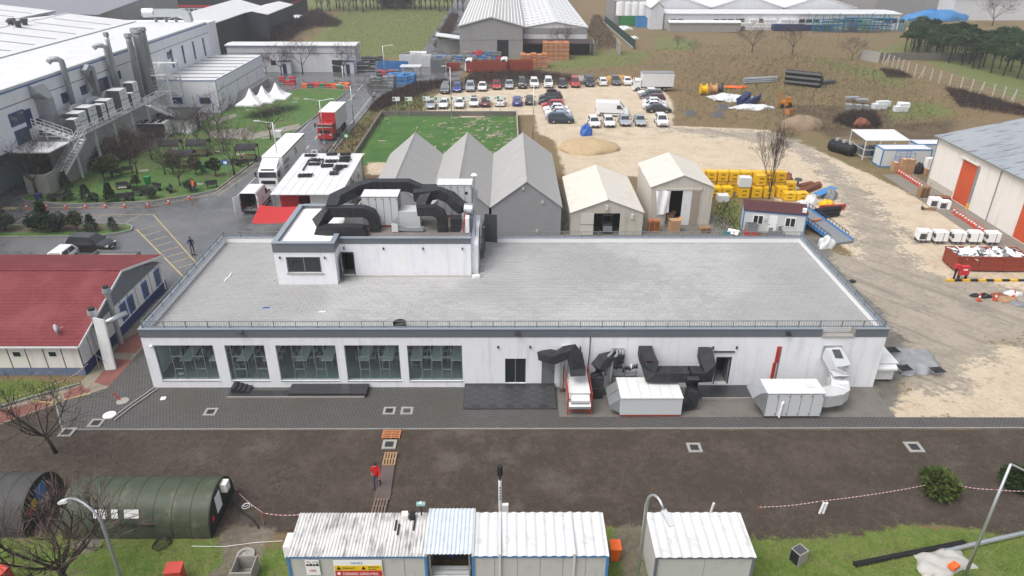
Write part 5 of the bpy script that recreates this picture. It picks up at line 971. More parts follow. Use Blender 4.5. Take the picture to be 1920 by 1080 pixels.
sd = thing('square_duct', 'looped square grey duct on the factory wall beside the blue door', 'duct', (FX+.6, 105, 7)); y_ = PX(170, 140, FX+.5).y
MB().duct([(FX+.6, y_-1.3, 8.2), (FX+.6, y_-1.3, 11.0), (FX+.6, y_-.5, 11.4), (FX+.6, y_+.3, 11.0), (FX+.6, y_+.3, 6.0)], .7, .7).build('duct_run', 'galv_dull', sd)
BOX(FX, FX+.1, 106.2, 107.4, 5.3, 8.4).build('door', 'blue', fac); BOX(FX, FX+.1, 89.6, 91.0, 6.6, 8.9).build('door', 'navy', fac); BOX(FX, FX+.1, 91.6, 92.9, 5.3, 7.4).build('door', 'navy', fac)
# deck with handrail and its stairs
DK = thing('plant_deck', 'steel plant deck with handrail along the factory wall', 'deck', (-57.5, 102, 0))
BOX(FX+.1, -55.0, 89.5, 116.5, 4.95, 5.15).build('floor', 'galv_dull', DK); BOX(FX+.1, -55.3, 84.8, 89.4, 4.9, 5.05).build('canopy_roof', 'panel_white', DK)
for yy in np.arange(90, 117, 5.2): BOX(-55.4, -55.15, yy-.12, yy+.12, -.05, 4.949).build('post', 'panel_white', DK)
BOX(FX+1.0, -56.6, 90.5, 116, -.05, 4.5).build('under_wall', mat('under_wall', (.45, .45, .45), .7, var=.1), DK)
def handrail(t, path, h=1.0):
 for z in (h, h*.55): TUBE([(x_, y_, zz+z) for x_, y_, zz in path], .035, 5).build('handrail', 'panel_white', t)
 for (xa, ya, za), (xb, yb_, zb_) in zip(path, path[1:]):
  k = max(1, int(math.dist((xa, ya), (xb, yb_))/1.4))
  for i in range(k+1): f_ = i/k; BOX(xa+(xb-xa)*f_-.03, xa+(xb-xa)*f_+.03, ya+(yb_-ya)*f_-.03, ya+(yb_-ya)*f_+.03, za+(zb_-za)*f_-.01, za+(zb_-za)*f_+h).build('rail_post', 'panel_white', t)
handrail(DK, [(-55.05, 91.5, 5.15), (-55.05, 108.5, 5.15)]); handrail(DK, [(-55.05, 110.5, 5.15), (-55.05, 116.4, 5.15)]); handrail(DK, [(FX+.3, 89.55, 5.15), (-56.3, 89.55, 5.15)])
def stair(name, lab, p0, p1, wdt=1.2, n=None, cat='stairs'):
 p0 = Vector(p0); p1 = Vector(p1); t = thing(name, lab, cat, p0); d = p1-p0; hd = Vector((d.x, d.y, 0)); sd_ = Vector((-hd.y, hd.x, 0)).normalized()*wdt/2; n = n or max(4, int(abs(d.z)/.3)); rz = math.atan2(hd.y, hd.x)
 for i in range(n): c_ = p0+d*((i+.5)/n); OBOX(c_, (hd.length/n*.8, wdt, .05), rz).build('tread', 'panel_white', t)
 for s_ in (-1, 1):
  MB().duct([p0+sd_*s_, p1+sd_*s_], .06, .3).build('stringer', 'panel_white', t)
  for z in (.95, .5): TUBE([p0+sd_*s_+Vector((0, 0, z)), p1+sd_*s_+Vector((0, 0, z))], .035, 5).build('handrail', 'panel_white', t)
  for i in range(5): c_ = p0+d*(i/4)+sd_*s_; BOX(c_.x-.03, c_.x+.03, c_.y-.03, c_.y+.03, c_.z, c_.z+.95).build('rail_post', 'panel_white', t)
 return t
stair('steel_stair', 'white steel stair climbing from the park road to the plant deck', (-56.6, 85.2, 0), (-54.6, 91.0, 5.1)); stair('steel_stair', 'white steel stair from the deck up to the upper factory door', (-55.6, 90.6, 5.15), (FX+.7, 89.9, 7.0), 1.0); stair('steel_stair', 'white steel stair from the deck down towards the chillers', (-54.4, 109.5, 5.1), (-51.6, 116, .6), 1.1); stair('steel_stair', 'white steel stair against the wall up to the blue door', (FX+.8, 111, 5.15), (FX+.8, 107.5, 6.4), 1.0)
tag(EXTR([(-58.5, 83.5, 0), (-55.7, 83.5, 0), (-55.7, 92, 0), (-55.9, 92, 0), (-55.9, 83.7, 0), (-58.5, 83.7, 0)], (0, 0, 2.6)).build('screen_wall', 'concrete'), 'low white mottled screen wall below the white steel stair', 'wall')
# plant on the deck: white box units
k = 0
for (y_, x_, w_, d_, h_) in ((93.0, -56.4, 1.1, 1.2, 2.0), (94.9, -56.9, 1.7, 1.9, 2.4), (97.4, -56.9, 1.7, 2.0, 2.6), (100.0, -56.5, 1.2, 1.2, 2.3), (101.9, -56.7, 1.7, 1.9, 2.5), (106.4, -57.0, 1.9, 2.2, 3.0), (111.2, -57.2, 1.4, 1.6, 3.1), (109.2, -56.7, 1.1, 1.1, 1.9)):
 t = thing('box_unit', '%s white box filter unit from the left on the plant deck' % ORD[k], 'filter unit', (x_, y_, 5.15), 0, 'box units on the plant deck'); k += 1
 nl = 2 if h_ < 3.5 else 3
 for i in range(nl): BOX(x_-w_/2, x_+w_/2, y_-d_/2, y_+d_/2, 5.15+h_*i/nl+.05, 5.15+h_*(i+1)/nl-.05).build('casing', 'panel_white', t)
 BOX(x_-w_/2+.01, x_+w_/2-.01, y_-d_/2-.05, y_+d_/2+.05, 5.15, 5.15+h_-.08).build('frame', 'dark_grey', t)
 for i in range(nl): BOX(x_+w_/2, x_+w_/2+.04, y_-.15, y_+.15, 5.15+h_*(i+.5)/nl, 5.15+h_*(i+.5)/nl+.08).build('handle', 'black', t)
for i in range(4):
 y_ = 93+i*4.3; t = thing('deck_duct', '%s lumpy grey duct behind the box units on the plant deck' % ORD[i], 'duct', (FX+1, y_, 5.15), 0, 'grey ducts on the plant deck'); TUBE([(FX+1.0, y_, 5.2), (FX+1.1, y_, 6.6), (FX+1.2, y_+.6, 7.2), (FX+1.4, y_+1.8, 7.3), (FX+2.0, y_+2.6, 6.9)], [.5, .5, .55, .5, .45], 9).build('pipe', 'galv_dull', t, True)
# stair tower
TW_ = thing('stair_tower', 'white steel stair tower between the tall flues and the low annex', 'stairs', (-55.6, 121, 0))
for x_ in (-58.4, -54.8):
 for y_ in (118.5, 123.2): BOX(x_-.12, x_+.12, y_-.12, y_+.12, -.05, 9.6).build('post', 'panel_white', TW_)
for lv in range(1, 4):
 z = lv*2.6; BOX(-58.5, -54.7, 118.4, 119.9, z-.1, z).build('landing', 'panel_white', TW_); BOX(-58.5, -54.7, 122.2, 123.3, z+1.2, z+1.3).build('landing', 'panel_white', TW_)
 for a_, b__ in (((-57.6, 119.9, z), (-57.6, 122.2, z+1.25)), ((-55.6, 122.2, z-1.3), (-55.6, 119.9, z))):
  for i in range(6): c_ = Vector(a_).lerp(Vector(b__), (i+.5)/6); BOX(c_.x-.6, c_.x+.6, c_.y-.14, c_.y+.14, c_.z-.03, c_.z+.02).build('tread', 'panel_white', TW_)
  for s_ in (-.62, .62): TUBE([Vector(a_)+Vector((s_, 0, 1)), Vector(b__)+Vector((s_, 0, 1))], .04, 5).build('handrail', 'panel_white', TW_); MB().duct([Vector(a_)+Vector((s_, 0, 0)), Vector(b__)+Vector((s_, 0, 0))], .06, .25).build('stringer', 'panel_white', TW_)
 for hh in (.5, 1.0): TUBE([(-54.75, 119.9, z+hh), (-54.75, 118.45, z+hh), (-58.45, 118.45, z+hh)], .035, 5).build('handrail', 'panel_white', TW_)
# annex
AX0, AX1, AY0, AY1, AZ = FX+.05, -50.3, 126.4, 152.5, 5.55
an = thing('annex', 'low white annex with blue edged flat roof beside the factory', 'building', (-55, 139, 0)); BOX(AX0, AX1, AY0, AY1, -.05, AZ-.15).build('wall', 'clad_white', an); BOX(AX0, AX1+.06, AY0-.06, AY1, AZ-.149, AZ-.05).build('blue_trim', 'blue', an); ro = BOX(AX0, AX1+.03, AY0-.03, AY1, AZ-.049, AZ).build('roof', 'roof_white', an)
for i in range(7): BOX(AX0+.3, AX1-.2, AY0+2+i*3.4, AY0+2.3+i*3.4, AZ+.001, AZ+.1).build('roof_rib', 'skylight', ro)
BOX(AX1, AX1+.05, AY0, AY0+.12, -.05, AZ-.15).build('corner_trim', 'blue', an); BOX(AX1, AX1+.02, AY0+.2, AY1, 3.6, 3.68).build('cladding_joint', 'dark_grey', an)
for i in range(4): BOX(AX1, AX1+.02, AY0+5+i*5.5, AY0+5.06+i*5.5, .3, 3.6).build('cladding_joint', 'dark_grey', an)
for x_ in (-58.5, -53.6): wo = BOX(x_, x_+1.9, AY0-.06, AY0-.001, 1.5, 2.6).build('window', 'blue', an); BOX(x_+.25, x_+1.7, AY0-.07, AY0-.061, 1.65, 2.45).build('pane', 'window_dark', wo)
ramp_ = thing('loading_ramp', 'grey loading ramp with handrail along the annex side', 'ramp', (-49.5, 141, 0)); EXTR([(AX1+.02, 131, -.05), (AX1+.02, 150, -.05), (AX1+.02, 150, 1.4), (AX1+.02, 136, 1.4), (AX1+.02, 134.5, .2)], (1.6, 0, 0)).build('slab', 'concrete', ramp_); TUBE([(AX1+1.6, 136, 2.3), (AX1+1.6, 150, 2.3)], .04, 5).build('handrail', 'panel_white', ramp_)
for i in range(5): BOX(AX1+1.57, AX1+1.63, 136+i*3.5-.03, 136+i*3.5+.03, 1.39, 2.3).build('rail_post', 'panel_white', ramp_)
sh = thing('generator_shed', 'small white shed with dark sloping roof below the stair tower', 'shed', (-53, 117, 0)); BOX(-54.6, -49.8, 112.4, 116.6, -.05, 2.3).build('wall', 'clad_white', sh); EXTR([(-54.9, 112.1, 2.31), (-49.5, 112.1, 2.31), (-49.5, 116.9, 3.0), (-54.9, 116.9, 3.0)], (0, 0, .12)).build('roof', mat('roof_slate', (.03, .034, .034), .6), sh); EXTR([(-54.6, 112.5, 2.3), (-54.6, 116.5, 2.3), (-54.6, 116.5, 2.95)], (4.8, 0, 0)).build('gable', 'clad_white', sh)
for i in range(4): BOX(-54.5+i*1.2, -54.44+i*1.2, 112.37, 112.4, .1, 2.3).build('joint_strip', 'dark_grey', sh)
BOX(-49.8, -49.75, 114.6, 115.8, .1, 2.2).build('door', 'navy', sh)
def chiller(x, y, ln, rz, lab):
 t = thing('chiller', lab, 'chiller', (x, y, .0), rz, 'chillers below the plant deck'); hl = ln/2
 EXTR([(-hl, -.7, 1.0), (-hl, .7, 1.0), (-hl, 1.1, 2.3), (-hl, -1.1, 2.3)], (ln, 0, 0)).bl('coil_case', 'dark_grey', t); BOX(-hl-.05, hl+.05, -1.15, 1.15, 2.301, 2.42).bl('top_deck', 'panel_white', t)
 for s_ in (-1, 1): EXTR([(s_*hl, -1.1, .35), (s_*hl, 1.1, .35), (s_*hl, 1.16, 2.3), (s_*hl, -1.16, 2.3)], (s_*.06, 0, 0)).bl('end_panel', 'panel_white', t)
 for i in range(int(ln/1.15)):
  for s_ in (-.55, .55): CYL((-hl+.6+i*1.15, s_, 2.421), (-hl+.6+i*1.15, s_, 2.52), .42, n=12).bl('fan', 'black', t)
 for x_ in (-hl+.2, 0, hl-.2):
  for s_ in (-.9, .9): BOX(x_-.06, x_+.06, s_-.06, s_+.06, -.03, 1.0).bl('leg', 'panel_white', t)
p = P(272, 262); chiller(p.x-.5, p.y+1.5, 7.2, R(3), 'long white chiller with rows of fans below the deck stair'); p = P(300, 240); chiller(p.x+.3, p.y+1.4, 3.8, R(2), 'short white chiller with fans behind the long one')
# ================================================================ tents, sheds and yard things behind the hall
def tent(name, lab, x0, x1, y0, y1, ze, za, mr, mw, door=None, np_=4, group=None):
 t = thing(name, lab, 'tent', ((x0+x1)/2, (y0+y1)/2, 0), 0, group); xm = (x0+x1)/2; o_ = .12
 for s_, xe in ((-1, x0-o_), (1, x1+o_)):
  zz = ze-(za-ze)*o_/(xm-x0)
  for i in range(np_):
   ya = y0-.15+(y1-y0+.3)*i/np_; yb_ = y0-.15+(y1-y0+.3)*(i+1)/np_-.03; pr_ = [(xm, ya, za), (xe, ya, zz), (xe, ya, zz+.05), (xm, ya, za+.05)]
   EXTR(pr_ if s_ < 0 else pr_[::-1], (0, yb_-ya, 0)).build('roof_panel', mr, t)
 BOX(x0, x0+.06, y0+.06, y1, -.06, ze).build('side_wall', mw, t); BOX(x1-.06, x1, y0+.06, y1, -.06, ze).build('side_wall', mw, t)
 w = MB(); wall_open(w, x0, x1, -.06, ze, y0, y0+.06, [door] if door else []); w.extr([(x0, y0, ze), (x1, y0, ze), (xm, y0, za)], (0, .06, 0)); w.build('front_wall', mw, t)
 BOX(x0+.06, x1-.06, y1-.06, y1, -.06, ze).build('back_wall', mw, t); EXTR([(x0, y1-.06, ze), (x1, y1-.06, ze), (xm, y1-.06, za)], (0, .06, 0)).build('back_gable', mw, t)
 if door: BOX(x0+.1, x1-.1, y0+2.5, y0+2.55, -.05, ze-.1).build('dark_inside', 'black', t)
 TUBE([(xm, y0-.16, za+.06), (xm, y1+.16, za+.06)], .06, 5).build('ridge_pole', mr, t)
 return t
tent('storage_tent', 'leftmost of three joined grey storage tents behind the rooftop ducts', -15.0, -8.4, 71.2, 90.5, 3.2, 5.95, 'tent_grey', 'tent_wall_grey', None, 6, 'grey storage tents'); tent('storage_tent', 'middle one of three joined grey storage tents', -8.15, -1.9, 71.2, 90.5, 3.2, 5.95, 'tent_grey', 'tent_wall_grey', None, 6, 'grey storage tents')
t = tent('storage_tent', 'rightmost of three joined grey storage tents with grey front wall', -1.65, 5.75, 71.2, 90.5, 3.2, 5.95, 'tent_grey', 'tent_wall_grey', None, 6, 'grey storage tents')
for u, v in ((981, 353), (1017, 379), (1007, 433)): p = PY(u, v, 71.2); BOX(p.x-.12, p.x+.12, 71.05, 71.2, p.z-.15, p.z+.15).build('lamp', 'tent_wall', t)
t = tent('storage_tent', 'low cream storage tent with forklift in its doorway', 6.8, 14.5, 71.2, 83, 2.55, 4.0, 'tent_cream', 'tent_wall', (9.25, 12.05, -.06, 2.45), 5, 'cream storage tents')
dd = BOX(7.85, 9.24, 71.1, 71.18, 0, 2.45).build('door_leaf', 'tent_cream', t); BOX(7.85, 9.24, 71.08, 71.1, 1.18, 1.26).build('door_rail', 'galv_dull', dd)
for u, v in ((1138, 389), (1185, 406)): p = PY(u, v, 71.2); BOX(p.x-.13, p.x+.13, 71.0, 71.2, p.z-.25, p.z+.25).build('lamp', 'tent_cream', t)
t = tent('storage_tent', 'tall cream storage tent with half open white doors', 15.7, 22.5, 74.1, 82.5, 4.4, 5.7, 'tent_cream', 'tent_wall', (17.6, 20.9, -.06, 4.0), 4, 'cream storage tents')
BOX(19.2, 20.2, 74.0, 74.08, 0, 4.0).build('door_leaf', 'panel_white', t); BOX(20.21, 21.0, 73.95, 74.05, 0, 4.0).build('door_leaf', mat('brown_door', (.3, .25, .2), .7), t); BOX(16.3, 21.2, 73.95, 74.08, 4.02, 4.25).build('door_beam', 'tent_wall', t)
MB().grid(8, 10, lambda u, v: (16.2+1.6*u+.3*v*(1-u), 73.85-.12*math.sin(u*9+v*3), 4.05-2.9*v+.35*u*v)).build('curtain', 'white', t)
# forklift in the doorway of the low tent
fk = thing('forklift', 'dark forklift seen from behind in the low cream tent doorway', 'forklift', (P(1139, 440).x, 71.9, 0)); fx, fy_ = fk.location.x, 71.9
BOX(fx-.5, fx+.5, fy_-.4, fy_+1.3, .25, 1.0).build('body', 'dark_grey', fk); BOX(fx-.48, fx+.48, fy_-.55, fy_-.401, .3, .85).build('counterweight', 'plastic_grey', fk); BOX(fx-.5, fx+.5, fy_-.1, fy_+1.0, 1.95, 2.0).build('guard_roof', 'galv_dull', fk)
for sx in (-.46, .46):
 for yy in (-.05, .95): BOX(fx+sx-.03, fx+sx+.03, fy_+yy-.03, fy_+yy+.03, 1.0, 1.949).build('guard_post', 'dark_grey', fk)
 for yy in (-.15, .95): CYL((fx+sx-.1, fy_+yy, .28), (fx+sx+.1, fy_+yy, .28), .3, n=12).build('wheel', 'tyre', fk)
 BOX(fx+sx*.5-.04, fx+sx*.5+.04, fy_+1.32, fy_+1.4, .1, 2.3).build('mast_rail', 'black', fk)
# pallets and cartons before the tall tent
PALM = {}
def pallet_parts():
 if PALM: return PALM
 PALM['board'] = BOX(-.6, .6, -.05, .05, 0, .022); PALM['bearer'] = BOX(-.04, .04, -.4, .4, 0, .1); return PALM
def pallet(loc, rz, lab, n=1, m_='wood', group='wooden pallets', dz=.15, tilt=None):
 t = thing('pallet' if n == 1 else 'pallet_stack', lab, 'pallet', loc, rz, group); key = m_
 if key not in PALM: PALM[key] = (BOX(-.6, .6, -.05, .05, 0, .022).mesh('board', m_), BOX(-.05, .05, -.4, .4, 0, .1).mesh('bearer', m_))
 bm_, be_ = PALM[key]
 for k in range(n):
  j = UNI(-.03, .03) if n > 1 else 0
  for x_ in (-.55, 0, .55): o = bpy.data.objects.new('bearer', be_); COL.objects.link(o); o.parent = t; o.location = (x_+j, j, .005+k*dz)
  for i in range(5): o = bpy.data.objects.new('board', bm_); COL.objects.link(o); o.parent = t; o.location = (j, -.35+i*.175+j, .106+k*dz)
 return t
p = P(1226, 436); pallet((p.x, p.y+.5, -.03), .05, 'stack of orange pallets before the tall cream tent', 9, 'wood_orange'); p = P(1233, 425); pallet((p.x+.3, p.y+1.2, -.03), .1, 'second stack of orange pallets behind the front one by the tall tent', 8, 'wood_orange'); p = P(1322, 436); pallet((p.x, p.y+.3, -.03), .1, 'low stack of pale pallets right of the tall cream tent', 4, 'wood')
def carton(x, y, z, sx, sy, sz, rz, lab, m_='carton', open_=True, cat='carton', group='cartons behind the hall'):
 t = thing('carton', lab, cat, (x, y, z), rz, group); BOX(-sx/2, sx/2, -sy/2, sy/2, 0, sz).bl('box', m_, t)
 if open_:
  for s_ in (-1, 1): OBOX((s_*(sx/2+.12), 0, sz+.1), (.32, sy*.95, .015), 0, 0, -s_*.7).bl('flap', m_, t)
 else: BOX(-.05, .05, -sy/2-.002, sy/2+.002, sz, sz+.006).bl('tape', 'cream', t)
 return t
p = P(1265, 436); carton(p.x, p.y+.5, -.03, 1.1, .9, 1.35, .15, 'large brown carton strapped upright before the tall cream tent'); p = P(1255, 415); carton(p.x, p.y+.5, -.03, .9, .8, .8, .3, 'open brown carton in the dark doorway of the tall tent'); p = P(1250, 408); carton(p.x-.4, p.y+.8, -.03, .7, .7, 1.3, -.3, 'tall brown carton leaning inside the tall tent doorway')
tb_ = thing('grey_crate', 'grey plastic crate beside the cartons in the tall tent doorway', 'crate', (P(1245, 412).x, 73.6, -.03)); BOX(-.35, .35, -.25, .25, 0, .5).bl('body', 'plastic_grey', tb_); BOX(-.38, .38, -.28, .28, .5, .55).bl('rim', 'dark_grey', tb_)
# white-roofed shed with a red container
cs = thing('white_roofed_shed', 'open shed with wide white sheet roof behind the penthouse', 'shed', (-22, 82, 0)); rf_ = EXTR([(-26.2, 75.3, 3.0), (-26.2, 89.9, 3.35), (-26.2, 89.9, 3.43), (-26.2, 75.3, 3.08)], (7.8, 0, 0)).build('roof', 'roof_white', cs)
for i in range(9): EXTR([(-26.2+i*.97, 75.3, 3.081), (-26.2+i*.97, 89.9, 3.431), (-26.2+i*.97, 89.9, 3.46), (-26.2+i*.97, 75.3, 3.11)], (.05, 0, 0)).build('seam', 'roof_white', rf_)
for x_ in (-26.0, -18.6):
 for y_ in (75.6, 82, 89.5): BOX(x_-.07, x_+.07, y_-.07, y_+.07, -.05, 3.0).build('post', 'galv_dull', cs)
for i in range(14): BOX(-22.1+i*.25, -21.9+i*.25, 76.2, 76.26, 0, 2.95).build('sheet_rib', 'panel_white', cs)
BOX(-22.1, -18.7, 76.27, 76.33, 0, 2.95).build('front_sheet', 'panel_grey', cs); BOX(-18.75, -18.68, 76.4, 89.4, 0, 2.98).build('side_sheet', 'panel_white', cs)
for y_ in (79, 82.5, 86): wo = BOX(-18.679, -18.64, y_, y_+1.2, 1.2, 2.2).build('window', 'white', cs); BOX(-18.639, -18.63, y_+.1, y_+1.1, 1.3, 2.1).build('pane', 'window_dark', wo)
rc = thing('red_container', 'red corrugated container under the white shed roof', 'container', (-24.6, 79, 0)); BOX(-25.7, -23.6, 76.9, 82.5, 0, 2.6).build('body', 'red', rc)
for i in range(9): BOX(-25.65+i*.235, -25.55+i*.235, 76.85, 76.9, .1, 2.5).build('rib', 'red', rc)
for i in range(2): BOX(-25.72, -25.7, 77.2+i*2.6, 79.4+i*2.6, .2, 2.4).build('side_rib', 'red', rc)
k = 0
for (u, v, w_, l_) in ((583, 294, 1.4, .7), (623, 292, 1.3, .7), (648, 292, 1.3, .7), (593, 302, 1.5, .9), (647, 298, 1.3, .9), (622, 304, 1.4, .9), (647, 303, 1.4, .9), (590, 309, 1.4, .8), (614, 312, 1.4, 1.0), (641, 313, 1.4, .8), (634, 318, 1.0, .8), (627, 325, 1.0, 1.1), (573, 329, 1.6, 1.0)):
 p = P(u, v, 3.3); zr = 3.08+.35*(p.y-75.3)/14.6; t = thing('roof_rack', '%s black steel frame lying on the white shed roof counted from the back' % (ORD[k]), 'frame', (p.x, p.y, zr+.03), UNI(-.3, .3), 'black frames on the white shed roof'); k += 1
 for yy in np.linspace(-l_/2, l_/2, 3): BOX(-w_/2, w_/2, yy-.05, yy+.05, 0, .12).bl('bar', 'black', t)
 for xx in np.linspace(-w_/2, w_/2, 4): BOX(xx-.04, xx+.04, -l_/2, l_/2, .121, .2).bl('cross_bar', 'black' if k % 2 else 'dark_grey', t)
for u0, v0, u1, v1, lb in ((580, 302, 568, 322, 'left'), (607, 301, 603, 316, 'right')): a = P(u0, v0, 3.3); b_ = P(u1, v1, 3.2); tag(TUBE([(a.x, a.y, 3.5), (b_.x, b_.y, 3.4)], .09, 4).build('steel_bar', 'black'), '%s long black steel bar lying on the white shed roof' % lb, 'bar')
tag(MB().grid(6, 4, lambda u, v: (-26.5+4.2*u, 69.3+3.2*v-.4*u, 2.1+.8*v-.15*math.sin(u*3.1)+.35*u*(1-v))).build('red_awning', mat('awning', (.42, .02, .02), .6)), 'bright red awning seen over the back left railing of the hall', 'awning')
for i, (x_, y_) in enumerate(((-26.4, 69.4), (-22.5, 69.2), (-22.5, 72.2), (-26.4, 72.4))): tag(CYL((x_, y_, -.05), (x_, y_, 2.05+.7*(i > 1)), .04, n=6).build('awning_post', 'galv'), '%s post of the red awning behind the hall' % ORD[i], 'post')
yf = thing('yellow_barrier', 'thin yellow barrier rail before the red container', 'barrier', (-24.5, 74, 0))
for z in (.5, 1.05): TUBE([(-26.2, 74, z), (-22.6, 74, z)], .035, 5).build('rail', 'yellow', yf)
for x_ in (-26.2, -24.4, -22.6): BOX(x_-.04, x_+.04, 73.96, 74.04, -.05, 1.1).build('post', 'yellow', yf)
st_ = thing('stacked_chairs', 'pile of brown stacked chairs right of the white roofed shed', 'chairs', (-17.3, 82, 0))
for i in range(14): x_, y_ = -17.6+random.random()*1.4, 80.5+random.random()*3; BOX(x_-.22, x_+.22, y_-.22, y_+.22, .45+random.random()*.9, .5+random.random()*.1+.9).build('seat', random.choice(['wood_grey', 'plastic_grey']), st_); BOX(x_-.2, x_+.2, y_-.2, y_+.2, -.05, .46).build('frame', 'wood_grey', st_)
# turf enclosure: low wall, and scattered stone pieces
wl = thing('turf_wall', 'low grey wall round the bright green turf enclosure', 'wall', (-10, 110, 0)); BOX(-21.6, 1.6, 124.2, 124.45, -.06, .75).build('wall_length', 'concrete_dark', wl); BOX(-21.85, -21.601, 95, 124.45, -.06, .75).build('wall_length', 'concrete_dark', wl); BOX(1.601, 1.8, 98, 124.45, -.06, .9).build('wall_length', 'concrete', wl)
stn = MB()
for i in range(150):
 u = random.gauss(.72, .2) if i < 125 else random.random(); v = random.random(); x_ = -21+22*min(.99, max(.02, u)); y_ = 98+25.5*v
 stn.obox((x_, y_, .0), (random.choice([.3, .5, .8, 1.2]), random.choice([.12, .18, .3]), .16), random.choice([0, 0, 0, 1.57, .6]))
kind(tag(stn.build('stone_pieces', mat('limestone', (.34, .3, .22), .8, var=.35, scale=1.3)), 'scattered pale stone pieces lying on the green turf', 'stones'), 'stuff')
# boards on the verge
for i, (u, v) in enumerate(((745, 217), (768, 217), (801, 216), (823, 216), (852, 216), (874, 216), (920, 215), (938, 214))):
 p = P(u, v); t = thing('small_sign', '%s small white parking board from the left behind the turf wall' % ORD[i], 'sign', (p.x, p.y, -.06), UNI(-.2, .2), 'white boards behind the turf wall'); CYL((0, 0, 0), (0, 0, 3.2), .06, n=6).bl('post', 'galv', t); BOX(-.62, .62, -.07, -.061, 2.6, 3.3).bl('board', 'white', t); BOX(-.55, -.2, -.08, -.071, 2.75, 3.15).bl('symbol', 'green', t)
# white AC / yellow pallets cluster
k = 0; mat('wrap_yellow', (.75, .45, .01), .4, var=.12, dirt=.12, dcol=(.5, .28, .02))
def ypal(x, y, z, lab, w_=1.25, h_=1.3, m_='wrap_yellow'):
 t = thing('wrapped_pallet', lab, 'pallet', (x, y, z), UNI(-.06, .06), 'yellow wrapped pallets'); BOX(-w_/2, w_/2, -.55, .55, .12, h_).bl('load', m_, t); BOX(-w_/2, w_/2, -.55, .55, 0, .119).bl('pallet_base', 'wood', t)
 for zz in (.35, .85):
  if m_ == 'wrap_yellow': BOX(-.25, .25, -.556, -.551, zz, zz+.16).bl('print', mat('print_brown', (.2, .12, .01), .6), t)
 return t
xsY = [23.9+i*1.42 for i in range(9)]
for lv in range(2):
 for i, x_ in enumerate(xsY):
  if lv == 1 and i in (8,): continue
  ypal(x_+.05*lv, 85.6-.05*i, -.05+lv*1.31, '%s yellow wrapped pallet from the left in the %s tier of the back row' % (ORD[i], ('lower', 'upper')[lv]))
for i, x_ in enumerate((24.9, 26.3, 29.9, 31.4, 33.0)): ypal(x_+.6, 83.3, -.05, '%s yellow wrapped pallet from the left in the front row' % ORD[i])
for i, x_ in enumerate((34.2, 35.7)): ypal(x_, 82.2, -.05, '%s yellow pallet of the pair left of the red pipes' % ('left', 'right')[i], 1.4, 1.0)
ypal(31.0, 83.9, 1.3, 'lone upper yellow pallet behind the bare tree')
t = ypal(28.9, 83.2, 1.3, 'white block of boxes on top of the yellow pallets', 1.4, 1.25, 'panel_white'); ypal(28.9, 83.2, -.05, 'yellow wrapped pallet under the white block of boxes'); t = ypal(26.0, 81.6, -.05, 'half used white pallet load before the yellow ones', 1.3, .9, 'panel_white')
tag(TUBE(arc((24.2, 82.2, .75), .72, 0, 6.1, 18, (1, 0, .1), (0, .35, .95)), .13, 8).build('hose_ring', 'wrap_yellow'), 'big yellow hose ring leaning left of the yellow pallets', 'hose')
# cabin with maroon roof
rz = R(-14); c0 = P(1390, 432); cb = thing('site_cabin', 'white ribbed site cabin with maroon sheet roof and blue frame', 'cabin', (c0.x, c0.y, -.05), rz)
BOX(0, 6.4, .05, 2.35, 0, 2.4).bl('body', 'panel_white', cb)
for i in range(31): BOX(.1+i*.2, .2+i*.2, .0, .049, .1, 2.3).bl('rib', 'panel_white', cb)
for a_ in ((-.04, .08, -.03, .09), (6.32, 6.44, -.03, .09), (-.04, .08, 2.3, 2.4), (6.32, 6.44, 2.3, 2.4)): BOX(*a_, 0, 2.4).bl('corner_post', 'steel_blue', cb)
BOX(-.05, 6.45, -.05, .0, 2.3, 2.45).bl('top_rail', 'steel_blue', cb); mr_ = mat('maroon_sheet', (.09, .03, .03), .5, var=.2, scale=1); ro = EXTR([(-.1, -.12, 2.46), (-.1, 2.45, 2.75), (-.1, 2.45, 2.8), (-.1, -.12, 2.51)], (6.6, 0, 0)).bl('roof', mr_, cb)
for i in range(27): EXTR([(-.05+i*.25, -.13, 2.511), (-.05+i*.25, 2.45, 2.801), (-.05+i*.25, 2.45, 2.85), (-.05+i*.25, -.13, 2.56)], (.07, 0, 0)).bl('roof_rib', mr_, ro)
for x_ in (1.0, 4.3): wo = BOX(x_, x_+1.1, -.06, -.001, .95, 2.0).bl('window', 'white', cb); [BOX(x_+.08+j*.5, x_+.5+j*.5, -.07, -.061, 1.03, 1.92).bl('pane', 'window_dark', wo) for j in range(2)]
do = BOX(2.65, 3.5, -.06, -.001, .1, 2.05).bl('door', 'white', cb); BOX(2.7, 2.78, -.1, -.061, 1.0, 1.1).bl('handle', 'black', do); BOX(5.9, 6.3, .1, .45, 2.62, 3.05).bl('roof_fan', 'white', cb); BOX(2.1, 2.45, -.15, -.001, 1.5, 1.8).bl('meter_box', 'panel_grey', cb)
def tub(u, v, lab, m_, sx=1.1, sy=.8, sz=.7, z=-.05, rz=0, name='plastic_tub', cat='tub', dy=0):
 p = P(u, v); t = thing(name, lab, cat, (p.x, p.y+dy, z), rz)
 for a_ in ((-sx/2, sx/2, -sy/2, -sy/2+.04), (-sx/2, sx/2, sy/2-.04, sy/2), (-sx/2, -sx/2+.04, -sy/2+.041, sy/2-.041), (sx/2-.04, sx/2, -sy/2+.041, sy/2-.041)): BOX(*a_, 0, sz).bl('side', m_, t)
 BOX(-sx/2+.05, sx/2-.05, -sy/2+.05, sy/2-.05, .02, .06).bl('bottom', m_, t); BOX(-sx/2-.03, sx/2+.03, -sy/2-.03, -sy/2-.001, sz-.08, sz).bl('rim', m_, t); return t
